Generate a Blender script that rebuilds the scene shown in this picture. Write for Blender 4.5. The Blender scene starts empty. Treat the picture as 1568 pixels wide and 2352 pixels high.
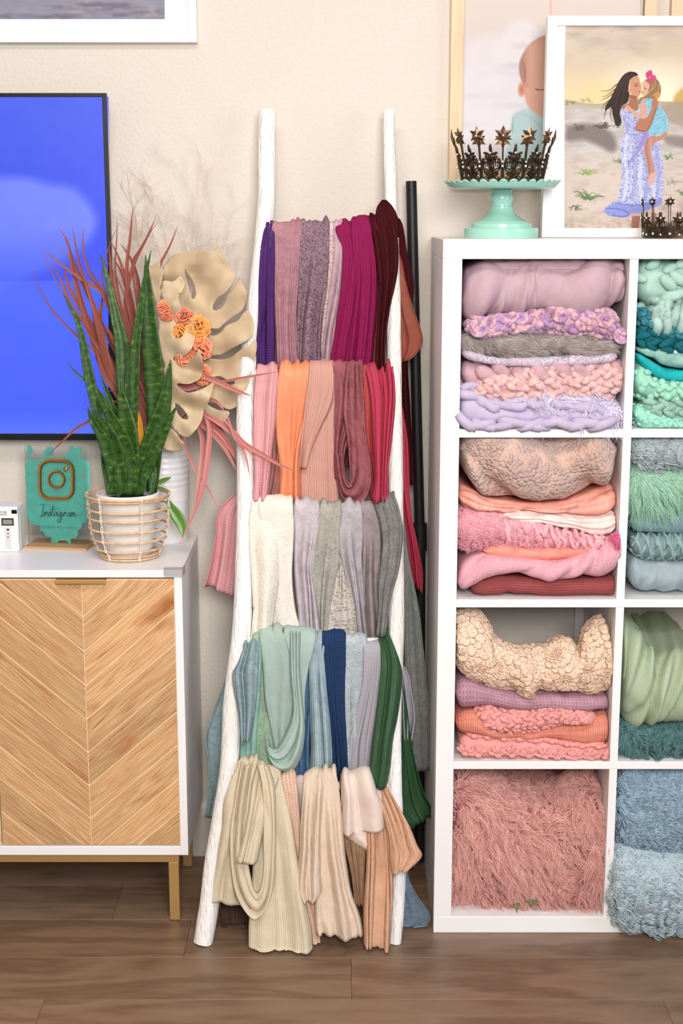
import bpy, bmesh, math, random
import numpy as np
from mathutils import Vector, Matrix
from mathutils.geometry import delaunay_2d_cdt
PI = math.pi
scene = bpy.context.scene
col = scene.collection
rng = np.random.default_rng(7)

# ------------------------------------------------------------------ camera
CAM = np.array([0.0, 0.0, 1.514])
PITCH = math.atan(0.208)
FPX = 50.0 / 36.0 * 2352.0
cd = bpy.data.cameras.new('camera')
cam = bpy.data.objects.new('camera', cd); col.objects.link(cam)
cam.location = CAM; cam.rotation_euler = (PI / 2 - PITCH, 0, 0)
cd.sensor_fit = 'VERTICAL'; cd.sensor_height = 36.0; cd.sensor_width = 24.0; cd.lens = 50.0
cd.clip_start = 0.05; cd.clip_end = 40
cd.dof.use_dof = True; cd.dof.focus_distance = 2.98; cd.dof.aperture_fstop = 2.0
scene.camera = cam

# ------------------------------------------------------------------ light
def lin(c):
    c = np.asarray(c, float) / 255.0
    return tuple(np.where(c <= 0.04045, c / 12.92, ((c + 0.055) / 1.055) ** 2.4)) + (1.0,)
world = bpy.data.worlds.new('world'); scene.world = world; world.use_nodes = True
bgn = world.node_tree.nodes['Background']
bgn.inputs[0].default_value = lin((244, 244, 250)); bgn.inputs[1].default_value = 0.165
def area(name, loc, target, sx, sy, power, rgb):
    l = bpy.data.lights.new(name, 'AREA'); l.shape = 'RECTANGLE'; l.size = sx; l.size_y = sy
    l.energy = power; l.color = lin(rgb)[:3]
    o = bpy.data.objects.new(name, l); col.objects.link(o); o.location = loc
    o.rotation_euler = (Vector(target) - Vector(loc)).to_track_quat('-Z', 'Y').to_euler()
    return o
area('window_light', (0.3, -0.5, 2.12), (0.1, 3.0, 0.85), 1.1, 1.0, 114, (255, 250, 245))
area('side_window_light', (3.2, 0.6, 1.7), (-0.3, 3.0, 0.9), 1.4, 1.4, 34, (226, 234, 255))
area('overhead_fill_light', (-0.3, 1.5, 2.70), (-0.3, 1.7, 0.0), 0.9, 0.5, 23, (255, 240, 222))  # unseen overhead fill, added to brighten the cabinet top and floor
scene.view_settings.view_transform = 'Standard'; scene.view_settings.look = 'None'
scene.view_settings.exposure = 0.0; scene.view_settings.gamma = 1.0
scene.view_settings.use_curve_mapping = False

# ------------------------------------------------------------------ helpers
def at(px, py, d):
    """the point of the vertical plane y = d that the photograph shows at pixel (px, py)"""
    px = np.asarray(px, float); py = np.asarray(py, float); d = np.asarray(d, float)
    u = (px - 784.0) / FPX; v = (1176.0 - py) / FPX
    c, s = math.cos(PITCH), math.sin(PITCH)
    dy = c + v * s; dz = -s + v * c
    k = d / dy
    return np.stack(np.broadcast_arrays(CAM[0] + k * u, d, CAM[2] + k * dz), -1)

def hsh(ix, iy, seed):
    n = (ix.astype(np.int64) * 374761393 + iy.astype(np.int64) * 668265263 + seed * 1442695041) & 0x7fffffff
    n = ((n ^ (n >> 13)) * 1274126177) & 0x7fffffff
    return ((n ^ (n >> 16)) & 0xffff) / 65535.0
def vn(x, y, seed=0):
    """smooth value noise, -1 .. 1"""
    x = np.asarray(x, float); y = np.asarray(y, float); x, y = np.broadcast_arrays(x, y)
    ix = np.floor(x); iy = np.floor(y); fx = x - ix; fy = y - iy
    fx = fx * fx * (3 - 2 * fx); fy = fy * fy * (3 - 2 * fy)
    a = hsh(ix, iy, seed); b = hsh(ix + 1, iy, seed); c = hsh(ix, iy + 1, seed); d = hsh(ix + 1, iy + 1, seed)
    return 2 * ((a * (1 - fx) + b * fx) * (1 - fy) + (c * (1 - fx) + d * fx) * fy) - 1
def fbm(x, y, seed=0, o=3):
    return sum(vn(x * 2 ** k, y * 2 ** k, seed + 17 * k) / 2 ** k for k in range(o))

def spline(P, n):
    """n points along a smooth curve through the rows of P (chord-length Catmull-Rom)"""
    P = np.asarray(P, float)
    if len(P) == 2:
        t = np.linspace(0, 1, n)[:, None]; return P[0] * (1 - t) + P[1] * t
    L = np.linalg.norm(np.diff(P, axis=0), axis=1) + 1e-9
    T = np.concatenate([[0], np.cumsum(L)]); q = np.linspace(0, T[-1], n)
    M = np.zeros_like(P); M[1:-1] = (P[2:] - P[:-2]) / (T[2:] - T[:-2])[:, None]
    M[0] = (P[1] - P[0]) / L[0]; M[-1] = (P[-1] - P[-2]) / L[-1]
    i = np.clip(np.searchsorted(T, q, side='right') - 1, 0, len(P) - 2)
    h = L[i][:, None]; s = ((q - T[i]) / L[i])[:, None]
    return ((2 * s**3 - 3 * s**2 + 1) * P[i] + (s**3 - 2 * s**2 + s) * h * M[i]
            + (-2 * s**3 + 3 * s**2) * P[i + 1] + (s**3 - s**2) * h * M[i + 1])
def unit(a):
    return a / (np.linalg.norm(a, axis=-1, keepdims=True) + 1e-12)

class Geo:
    def __init__(s): s.v = []; s.f = []; s.uv = []; s.n = 0
    def add(s, V, F, uv=None):
        V = np.asarray(V, float).reshape(-1, 3)
        s.v.append(V); s.uv.append(np.zeros((len(V), 2)) if uv is None else np.asarray(uv, float).reshape(-1, 2))
        for f in (F if isinstance(F, list) else [F]):
            f = np.asarray(f, int)
            if len(f): s.f.append(f + s.n)
        s.n += len(V); return s
    def grid(s, P, uv=None, cu=False, cv=False):
        nv, nu = P.shape[:2]; idx = np.arange(nv * nu).reshape(nv, nu)
        if cu: idx = np.concatenate([idx, idx[:, :1]], 1)
        if cv: idx = np.concatenate([idx, idx[:1]], 0)
        q = np.stack([idx[:-1, :-1], idx[:-1, 1:], idx[1:, 1:], idx[1:, :-1]], -1).reshape(-1, 4)
        return s.add(P, q, uv)
    def box(s, a, b, ch=0.0):
        a = np.minimum(a, b).astype(float) if False else np.asarray(a, float); b = np.asarray(b, float)
        lo = np.minimum(a, b); hi = np.maximum(a, b)
        V = np.array([[(lo, hi)[i][0], (lo, hi)[j][1], (lo, hi)[k][2]] for k in (0, 1) for j in (0, 1) for i in (0, 1)])
        return s.add(V, np.array([[0, 2, 3, 1], [4, 5, 7, 6], [0, 1, 5, 4], [2, 6, 7, 3], [0, 4, 6, 2], [1, 3, 7, 5]]))
    def tube(s, path, r, n=8, caps=True, closed=False, flat=1.0, up=None):
        P = np.asarray(path, float); m = len(P); r = np.broadcast_to(np.asarray(r, float), (m,))
        T = unit(np.roll(P, -1, 0) - np.roll(P, 1, 0)) if closed else unit(np.gradient(P, axis=0))
        ref = np.array([0.31, 0.22, 0.93]) if up is None else np.asarray(up, float)
        if up is None and abs(np.mean(T @ ref)) > 0.8: ref = np.array([0.9, 0.4, 0.1])
        A = unit(np.cross(T, ref)); B = np.cross(T, A)
        a = np.arange(n) * 2 * PI / n
        R = P[:, None] + r[:, None, None] * (np.cos(a)[None, :, None] * A[:, None] + flat * np.sin(a)[None, :, None] * B[:, None])
        L = np.concatenate([[0], np.cumsum(np.linalg.norm(np.diff(P, axis=0), axis=1))])
        uv = np.stack(np.broadcast_arrays(a[None] * r.max(), L[:, None]), -1)
        base = s.n; s.grid(R, uv, cu=True, cv=closed)
        if caps and not closed:
            s.add(P[[0, -1]], [])
            i = np.arange(n); j = (i + 1) % n
            s.f.append(np.stack([base + j, base + i, np.full(n, base + m * n)], -1))
            s.f.append(np.stack([base + (m - 1) * n + i, base + (m - 1) * n + j, np.full(n, base + m * n + 1)], -1))
        return s
    def lathe(s, prof, c, n=48, sx=1.0):
        prof = np.asarray(prof, float); a = np.arange(n) * 2 * PI / n
        P = np.stack(np.broadcast_arrays(c[0] + prof[:, :1] * np.cos(a), c[1] + prof[:, :1] * np.sin(a), c[2] + prof[:, 1:2] + 0 * a), -1)
        return s.grid(P, None, cu=True)
    def blob(s, C, A, n=(6, 8)):
        """ellipsoids: centres C (k,3), axes A (k,3,3) as rows"""
        C = np.atleast_2d(C); A = np.asarray(A, float).reshape(-1, 3, 3)
        th = np.linspace(0, PI, n[0] + 1); ph = np.arange(n[1]) * 2 * PI / n[1]
        U = np.stack([np.sin(th)[:, None] * np.cos(ph), np.sin(th)[:, None] * np.sin(ph), np.cos(th)[:, None] + 0 * ph], -1)
        nv, nu = U.shape[:2]; idx = np.arange(nv * nu).reshape(nv, nu); idx = np.concatenate([idx, idx[:, :1]], 1)
        q = np.stack([idx[:-1, :-1], idx[:-1, 1:], idx[1:, 1:], idx[1:, :-1]], -1).reshape(-1, 4)[:, ::-1]
        V = C[:, None] + np.einsum('pj,kji->kpi', U.reshape(-1, 3), A)
        F = (q[None] + (np.arange(len(C)) * nv * nu)[:, None, None]).reshape(-1, 4)
        return s.add(V.reshape(-1, 3), F)
    def prism(s, poly, d, axis, origin=(0, 0, 0)):
        """closed polygon (k,3 points) extruded by vector d"""
        P = np.asarray(poly, float); k = len(P); d = np.asarray(d, float)
        tri = np.array([[0, i, i + 1] for i in range(1, k - 1)])
        i = np.arange(k); j = (i + 1) % k
        return s.add(np.concatenate([P, P + d]), [tri, tri[:, ::-1] + k, np.stack([j, i, i + k, j + k], -1)])
    def build(s, name, mat, parent=None, smooth=True, auto=None, color=None):
        me = bpy.data.meshes.new(name)
        V = np.concatenate(s.v) if s.v else np.zeros((0, 3))
        nl = sum(f.size for f in s.f); nf = sum(len(f) for f in s.f)
        me.vertices.add(len(V)); me.loops.add(nl); me.polygons.add(nf)
        me.vertices.foreach_set('co', V.astype(np.float32).ravel())
        vi = np.concatenate([f.ravel() for f in s.f]).astype(np.int32)
        sz = np.concatenate([np.full(len(f), f.shape[1]) for f in s.f])
        me.loops.foreach_set('vertex_index', vi)
        me.polygons.foreach_set('loop_start', np.concatenate([[0], np.cumsum(sz)[:-1]]).astype(np.int32))
        me.polygons.foreach_set('use_smooth', np.full(nf, bool(smooth)))
        uvl = me.uv_layers.new(name='UVMap')
        uvl.data.foreach_set('uv', np.concatenate(s.uv)[vi].astype(np.float32).ravel())
        if color is not None:
            a = me.color_attributes.new('print', 'FLOAT_COLOR', 'POINT')
            cc = np.concatenate([np.asarray(color, float).reshape(-1, 3), np.ones((len(V), 1))], 1)
            a.data.foreach_set('color', cc.astype(np.float32).ravel())
        me.update(calc_edges=True); me.validate()
        me.materials.append(mat)
        o = bpy.data.objects.new(name, me); col.objects.link(o)
        if parent is not None: o.parent = parent; o.matrix_parent_inverse = world_of(parent).inverted()
        if auto is not None and smooth: sharp(o, auto)
        return o
def world_of(p):
    return (world_of(p.parent) @ p.matrix_parent_inverse if p.parent is not None else Matrix()) @ p.matrix_basis
def sharp(o, deg):
    bm = bmesh.new(); bm.from_mesh(o.data); lim = math.radians(deg)
    for e in bm.edges:
        if len(e.link_faces) == 2 and e.calc_face_angle(0) > lim: e.smooth = False
    bm.to_mesh(o.data); bm.free()
def bevel(o, w=0.002, seg=2):
    m = o.modifiers.new('bevel', 'BEVEL'); m.width = w; m.segments = seg; m.limit_method = 'ANGLE'; m.angle_limit = 0.6
    return o
def solid(o, t=0.003, off=-1):
    m = o.modifiers.new('thickness', 'SOLIDIFY'); m.thickness = t; m.offset = off; m.use_rim = True
    return o
def tag(o, label=None, cat=None, group=None, kind=None):
    if label: o['label'] = label
    if cat: o['category'] = cat
    if group: o['group'] = group
    if kind: o['kind'] = kind
    return o
def thing(name, label, cat, loc=(0, 0, 0), group=None):
    o = bpy.data.objects.new(name, None); col.objects.link(o); o.location = loc; o.empty_display_size = 0.05
    return tag(o, label, cat, group)
def bx(name, a, b, mat, parent=None, bev=0.0015):
    o = Geo().box(a, b).build(name, mat, parent, smooth=False)
    if bev: bevel(o, bev)
    return o

# ------------------------------------------------------------------ materials
MATS = {}
class NT:
    def __init__(s, name):
        s.m = bpy.data.materials.new(name); s.m.use_nodes = True; s.t = s.m.node_tree
        s.p = s.t.nodes['Principled BSDF']
    def n(s, kind, **kw):
        nd = s.t.nodes.new('ShaderNode' + kind)
        for k, v in kw.items():
            if k.startswith('i_'): nd.inputs[k[2:].replace('_', ' ')].default_value = v
            else: setattr(nd, k, v)
        return nd
    def l(s, a, b): s.t.links.new(a, b)
    def coord(s, kind='Object', scale=(1, 1, 1), rot=(0, 0, 0)):
        c = s.n('TexCoord'); m = s.n('Mapping'); m.inputs['Scale'].default_value = scale; m.inputs['Rotation'].default_value = rot
        s.l(c.outputs[kind], m.inputs[0]); return m.outputs[0]
    def ramp(s, src, stops):
        r = s.n('ValToRGB'); e = r.color_ramp.elements
        while len(e) < len(stops): e.new(0.5)
        for el, (p, c) in zip(e, stops): el.position = p; el.color = c if len(c) == 4 else lin(c)
        s.l(src, r.inputs[0]); return r.outputs[0]
    def math(s, op, a, b=None):
        m = s.n('Math', operation=op)
        for i, x in enumerate((a, b)):
            if x is None: continue
            if isinstance(x, (int, float)): m.inputs[i].default_value = x
            else: s.l(x, m.inputs[i])
        return m.outputs[0]
    def mix(s, f, a, b):
        m = s.n('Mix', data_type='RGBA')
        for sk, x in ((m.inputs[0], f), (m.inputs[6], a), (m.inputs[7], b)):
            if hasattr(x, 'is_output') or isinstance(x, bpy.types.NodeSocket): s.l(x, sk)
            else: sk.default_value = x
        return m.outputs[2]
    def bump(s, h, strength=0.5, dist=0.002):
        b = s.n('Bump'); b.inputs['Strength'].default_value = strength; b.inputs['Distance'].default_value = dist
        s.l(h, b.inputs['Height']); s.l(b.outputs[0], s.p.inputs['Normal']); return b
    def set(s, base=None, rough=0.6, metal=0.0, **kw):
        if base is not None: s.p.inputs['Base Color'].default_value = base if len(base) == 4 else lin(base)
        s.p.inputs['Roughness'].default_value = rough; s.p.inputs['Metallic'].default_value = metal
        for k, v in kw.items(): s.p.inputs[k].default_value = v
        return s

def plain(name, rgb, rough=0.5, metal=0.0, noise=0.0, scale=30, bump=0.0, bscale=200, **kw):
    if name in MATS: return MATS[name]
    t = NT(name).set(rgb, rough, metal, **kw)
    if noise:
        nz = t.n('TexNoise', i_Scale=scale, i_Detail=3.0); t.l(t.coord('Object'), nz.inputs['Vector'])
        a = np.array(rgb, float)
        t.l(t.ramp(nz.outputs[0], [(0.3, tuple(a * (1 - noise))), (0.7, tuple(np.minimum(a * (1 + noise), 255)))]), t.p.inputs['Base Color'])
    if bump:
        nz = t.n('TexNoise', i_Scale=bscale, i_Detail=3.0); t.l(t.coord('Object'), nz.inputs['Vector'])
        t.bump(nz.outputs[0], bump, 0.002)
    MATS[name] = t.m; return t.m

def fabric(name, rgb, kind='smooth', rgb2=None, coord='UV', pitch=0.005, strength=0.6, sheen=0.05, rough=0.95, holes=None, mixscale=30):
    if name in MATS: return MATS[name]
    t = NT(name); t.p.inputs['Roughness'].default_value = rough; t.p.inputs['Sheen Weight'].default_value = sheen; t.p.inputs['Sheen Roughness'].default_value = 0.5; t.p.inputs['Sheen Tint'].default_value = lin(rgb)
    t.p.inputs['Specular IOR Level'].default_value = 0.3 if kind == 'satin' else 0.06
    v = t.coord(coord)
    desat = lambda q: (lambda z: np.clip((z + (z.mean() - z) * 0.08) * 0.955, 0, 250))(np.array(q, float))
    rgb = desat(rgb); rgb2 = None if rgb2 is None else desat(rgb2)
    a = np.array(rgb, float); b = np.array(rgb2 if rgb2 is not None else np.clip(a * 1.08 + 3, 0, 252), float)
    lo = a if rgb2 is not None else a * 0.93
    nz = t.n('TexNoise', i_Scale=mixscale, i_Detail=5.0); nz.inputs['Roughness'].default_value = 0.75; t.l(v, nz.inputs['Vector'])
    c = t.ramp(nz.outputs[0], [(0.36, tuple(lo)), (0.64, tuple(b))])
    k = 0.31416 / pitch
    def wave(axis, sc, dist=0.6):
        w = t.n('TexWave', bands_direction=axis, i_Scale=sc, i_Distortion=dist); w.inputs['Detail'].default_value = 1.0; w.inputs['Detail Scale'].default_value = 2.0
        t.l(v, w.inputs['Vector']); return w.outputs['Fac']
    h = None
    if kind == 'knit': h = t.math('MULTIPLY', wave('X', k), t.math('ADD', wave('Y', k * 1.1, 1.0), 0.3))
    elif kind == 'rib': h = t.math('ADD', wave('X', k, 0.3), t.math('MULTIPLY', wave('Y', k * 2, 0.5), 0.25))
    elif kind == 'ribx': h = t.math('ADD', wave('Y', k, 0.8), 0.0)
    elif kind == 'waffle': h = t.math('MAXIMUM', wave('X', k, 0.1), wave('Y', k, 0.1))
    elif kind == 'gauze':
        n2 = t.n('TexNoise', i_Scale=60, i_Detail=5.0); m2 = t.coord(coord, (2.2, 0.7, 1)); t.l(m2, n2.inputs['Vector'])
        n3 = t.n('TexNoise', i_Scale=300, i_Detail=2.0); t.l(v, n3.inputs['Vector'])
        h = t.math('ADD', t.math('MULTIPLY', n2.outputs[0], 3.0), t.math('MULTIPLY', n3.outputs[0], 0.7))
    elif kind in ('boucle', 'terry'):
        vo = t.n('TexVoronoi', i_Scale=1.0 / pitch); t.l(v, vo.inputs['Vector'])
        h = t.math('SUBTRACT', 1.0, vo.outputs['Distance'])
        c = t.mix(t.ramp(vo.outputs['Distance'], [(0.45, (0, 0, 0)), (1.1, (255, 255, 255))]), c, lin(lo * 0.94))
    elif kind == 'lace':
        vo = t.n('TexVoronoi', feature='DISTANCE_TO_EDGE', i_Scale=1.0 / pitch); t.l(v, vo.inputs['Vector'])
        big = t.n('TexVoronoi', i_Scale=0.16 / pitch); t.l(v, big.inputs['Vector'])
        ring = t.n('Math', operation='SINE'); t.l(t.math('MULTIPLY', big.outputs['Distance'], 26.0), ring.inputs[0])
        solidf = t.math('GREATER_THAN', ring.outputs[0], 0.35)
        hole = t.math('MULTIPLY', t.math('GREATER_THAN', vo.outputs['Distance'], 0.13), t.math('SUBTRACT', 1.0, solidf))
        c = t.mix(hole, c, lin(holes if holes is not None else a * 0.72))
        h = t.math('SUBTRACT', 1.0, hole)
    elif kind == 'satin':
        n2 = t.n('TexNoise', i_Scale=14, i_Detail=3.0); m2 = t.coord(coord, (5, 0.5, 1)); t.l(m2, n2.inputs['Vector']); h = n2.outputs[0]
    else:
        n2 = t.n('TexNoise', i_Scale=420, i_Detail=2.0); t.l(v, n2.inputs['Vector'])
        n3 = t.n('TexNoise', i_Scale=28, i_Detail=3.0); t.l(v, n3.inputs['Vector'])
        h = t.math('ADD', t.math('MULTIPLY', n2.outputs[0], 0.5), t.math('MULTIPLY', n3.outputs[0], 2.0))
    if h is not None:
        c = t.mix(t.ramp(h, [(0.0, (255, 255, 255)), (0.6, (0, 0, 0))]) if kind in ('knit', 'rib', 'ribx', 'waffle') else 0.0, c, lin(lo * 0.94))
        t.bump(h, strength * 0.6, 0.002)
    t.l(c, t.p.inputs['Base Color'])
    MATS[name] = t.m; return t.m

def printed(name, rough=0.5, emit=0.0):
    t = NT(name); t.set((200, 200, 200), rough); a = t.n('VertexColor', layer_name='print')
    if emit:
        t.set((4, 4, 8), 0.35); t.l(a.outputs[0], t.p.inputs['Emission Color']); t.p.inputs['Emission Strength'].default_value = emit
    else: t.l(a.outputs[0], t.p.inputs['Base Color']); t.p.inputs['Specular IOR Level'].default_value = 0.15
    return t.m

def wood(name, cols, along, stretch=12.0, scale=6.0, rough=0.5, bump=0.15, knots=0.0, per_object=0.0, coord='Object', rings=7.0):
    """grain running along one axis of the object (0 x, 1 y, 2 z)"""
    if name in MATS: return MATS[name]
    t = NT(name).set(cols[0], rough)
    sc = [stretch] * 3; sc[along] = 1.0
    v = t.coord(coord, tuple(sc))
    if per_object:
        oi = t.n('ObjectInfo'); va = t.n('VectorMath', operation='ADD'); t.l(v, va.inputs[0])
        cmb = t.n('CombineXYZ'); r = t.math('MULTIPLY', oi.outputs['Random'], 37.0)
        for i in range(3): t.l(r, cmb.inputs[i])
        t.l(cmb.outputs[0], va.inputs[1]); v = va.outputs[0]
    n1 = t.n('TexNoise', i_Scale=scale * 0.35, i_Detail=2.0); t.l(v, n1.inputs['Vector'])
    wv = t.math('FRACT', t.math('MULTIPLY', n1.outputs[0], rings))
    wv = t.math('ABSOLUTE', t.math('SUBTRACT', wv, 0.5))
    n2 = t.n('TexNoise', i_Scale=scale * 4, i_Detail=4.0); t.l(v, n2.inputs['Vector'])
    f = t.math('ADD', t.math('MULTIPLY', wv, 0.9), t.math('MULTIPLY', n2.outputs[0], 0.55))
    st = [(0.15 + 0.7 * i / (len(cols) - 1), c) for i, c in enumerate(cols)]
    c = t.ramp(f, st)
    if per_object:
        hs = t.n('HueSaturation'); t.l(c, hs.inputs['Color'])
        t.l(t.math('ADD', t.math('MULTIPLY', oi.outputs['Random'], per_object), 1.0 - per_object / 2), hs.inputs['Value']); c = hs.outputs[0]
    t.l(c, t.p.inputs['Base Color'])
    if bump: t.bump(f, bump, 0.002)
    MATS[name] = t.m; return t.m

white_paint = plain('white_lacquer', (238, 237, 238), 0.42)
# ================================================================== room
WALL = 3.21
def wall_mat():
    t = NT('orange_peel_paint').set((213, 206, 197), 0.75)
    v = t.coord('Object')
    a = t.n('TexNoise', i_Scale=110.0, i_Detail=2.5); t.l(v, a.inputs['Vector'])
    h = t.ramp(a.outputs[0], [(0.42, (0, 0, 0)), (0.66, (255, 255, 255))])
    t.bump(h, 0.22, 0.0025); return t.m
wm = wall_mat()
w = Geo().box((-2.4, WALL, 0), (2.4, WALL + 0.1, 2.75)).build('wall_back', wm, smooth=False); tag(w, kind='structure')
ws = Geo().box((-2.5, -1.6, 0), (-2.4, WALL + 0.1, 2.75)).build('wall_left', wm, smooth=False); tag(ws, kind='structure')
ce = Geo().box((-2.5, 0.9, 2.75), (2.4, WALL + 0.1, 2.85)).build('ceiling', wm, smooth=False); tag(ce, kind='structure')
trimw = plain('trim_paint', (218, 212, 204), 0.5)
g = Geo(); prof = [(0, 0), (0.014, 0), (0.014, 0.105), (0.010, 0.122), (0.005, 0.132), (0, 0.136)]
P = np.array([[[x, WALL - 0.0005 - p[0], p[1]] for p in prof] for x in (-2.4, 2.4)])
o = g.grid(P).build('baseboard_back', trimw, smooth=False); tag(o, kind='structure')
# a pale upright strip on the wall behind the open shelf
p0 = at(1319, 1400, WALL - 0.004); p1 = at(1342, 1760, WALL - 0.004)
tag(bx('pale_strip_1', (p0[0], WALL - 0.014, 0.136), (p1[0], WALL - 0.0005, 1.40), white_paint, None, 0.002), kind='structure')
# floor boards
fl = Geo().box((-2.5, -1.6, -0.08), (2.4, WALL + 0.1, -0.0045)).build('floor', plain('floor_base', (92, 72, 56), 0.7), smooth=False); tag(fl, kind='structure')
fm = wood('floor_oak', [(96, 74, 57), (122, 98, 79), (132, 108, 88), (108, 85, 67), (128, 104, 84)], 0, stretch=5.0, scale=2.0, rough=0.42, bump=0.02, per_object=0.08, rings=5.0)
PW = 0.163; y1 = WALL - 0.005; k = 0
r_ = random.Random(3)
brd = {}
while y1 > 0.6:
    x = -2.4 - r_.random() * 1.0
    if abs(y1 - 2.68) < 0.09: x = -2.42
    while x < 2.4:
        xe = x + 1.22
        a, b = max(x, -2.4), min(xe, 2.4)
        if b - a > 0.02:
            o = Geo().box((a + 0.0003, y1 - PW + 0.0003, -0.0045), (b - 0.0003, y1 - 0.0003, 0)).build('plank', fm, fl, smooth=False)
            bevel(o, 0.0005, 1)
        x = xe
    y1 -= PW

# ================================================================== cube shelf
SX0, SX1 = 0.198, 0.947; SF, SB = 2.82, WALL - 0.018; SZ = 1.470
TH = 0.017; IX = [(0.236, 0.564), (0.581, 0.909)]
ch = (1.394 - 3 * TH) / 4
IZ = []; z = 0.038
for k in range(4): IZ.append((z, z + ch)); z += ch + TH        # from the floor up
sh = thing('cube_shelf', 'tall white open cube shelf unit packed with folded textiles', 'shelf', (SX0, SF, 0))
bx('top_board', (SX0, SF, SZ - 0.038), (SX1, SB, SZ), white_paint, sh)
bx('bottom_board', (SX0, SF, 0), (SX1, SB, 0.038), white_paint, sh)
bx('side_panel', (SX0, SF + 0.0008, 0.038), (0.236, SB, SZ - 0.038), white_paint, sh)
bx('side_panel', (0.909, SF + 0.0008, 0.038), (SX1, SB, SZ - 0.038), white_paint, sh)
for k in range(3): bx('shelf_board', (0.236, SF + 0.002, IZ[k][1]), (0.909, SB, IZ[k][1] + TH), white_paint, sh, 0.001)
for k in range(4): bx('divider', (0.564, SF + 0.003, IZ[k][0]), (0.581, SB, IZ[k][1]), white_paint, sh, 0.001)

# ================================================================== cabinet
cab = thing('sideboard_cabinet', 'white sideboard with chevron wood doors and brass legs', 'cabinet', (-0.735, 3.03, 0))
CX0, CX1, CF, CB, CZ0, CZ1 = -1.142, -0.331, 2.86, 3.195, 0.161, 0.796
bt = 0.0165
bx('top_panel', (CX0, CF, CZ1 - 0.016), (CX1, CB, CZ1), plain('white_laminate', (236, 236, 240), 0.3), cab, 0.001)
bx('side_panel', (CX1 - bt, CF, CZ0), (CX1, CB, CZ1 - 0.016), white_paint, cab, 0.001)
bx('side_panel', (CX0, CF, CZ0), (CX0 + bt, CB, CZ1 - 0.016), white_paint, cab, 0.001)
bx('bottom_panel', (CX0 + bt, CF, CZ0), (CX1 - bt, CB, CZ0 + 0.020), white_paint, cab, 0.001)
bx('back_panel', (CX0 + bt, CB - 0.006, CZ0 + 0.02), (CX1 - bt, CB, CZ1 - 0.016), white_paint, cab, 0)
bx('inner_panel', (CX0 + bt, CF + 0.024, CZ0 + 0.02), (CX1 - bt, CF + 0.034, CZ1 - 0.016), plain('dark_gap', (70, 55, 60), 0.8), cab, 0)
dw = wood('chevron_pine', [(152, 98, 58), (196, 152, 106), (214, 176, 130), (190, 140, 94), (220, 186, 142)], 0, stretch=30.0, scale=3.4, rough=0.6, bump=0.5, per_object=0.30, rings=9.0)
def add_knots(m):
    nt = m.node_tree; p = nt.nodes['Principled BSDF']; src = p.inputs['Base Color'].links[0].from_socket
    tc = nt.nodes.new('ShaderNodeTexCoord'); mp = nt.nodes.new('ShaderNodeMapping'); mp.inputs['Scale'].default_value = (5, 9, 11); oi = nt.nodes.new('ShaderNodeObjectInfo')
    va = nt.nodes.new('ShaderNodeVectorMath'); va.operation = 'MULTIPLY_ADD'; nt.links.new(tc.outputs['Object'], mp.inputs[0]); nt.links.new(oi.outputs['Location'], va.inputs[0]); va.inputs[1].default_value = (31, 17, 23); nt.links.new(mp.outputs[0], va.inputs[2])
    n = nt.nodes.new('ShaderNodeTexNoise'); n.inputs['Scale'].default_value = 1.0; n.inputs['Detail'].default_value = 3.0; nt.links.new(va.outputs[0], n.inputs['Vector'])
    r = nt.nodes.new('ShaderNodeValToRGB'); r.color_ramp.elements[0].position = 0.62; r.color_ramp.elements[1].position = 0.74; nt.links.new(n.outputs[0], r.inputs[0])
    mx = nt.nodes.new('ShaderNodeMix'); mx.data_type = 'RGBA'; nt.links.new(r.outputs[0], mx.inputs[0]); nt.links.new(src, mx.inputs[6]); mx.inputs[7].default_value = lin((166, 100, 48)); nt.links.new(mx.outputs[2], p.inputs['Base Color'])
add_knots(dw)
brass = plain('brushed_brass', (196, 158, 100), 0.42, 0.5)
def clip(poly, a, b, c):
    out = []
    for i in range(len(poly)):
        p, q = poly[i], poly[(i + 1) % len(poly)]
        fp, fq = a * p[0] + b * p[1] - c, a * q[0] + b * q[1] - c
        if fp <= 0: out.append(p)
        if fp * fq < 0: s = fp / (fp - fq); out.append((p[0] + s * (q[0] - p[0]), p[1] + s * (q[1] - p[1])))
    return out
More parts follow.
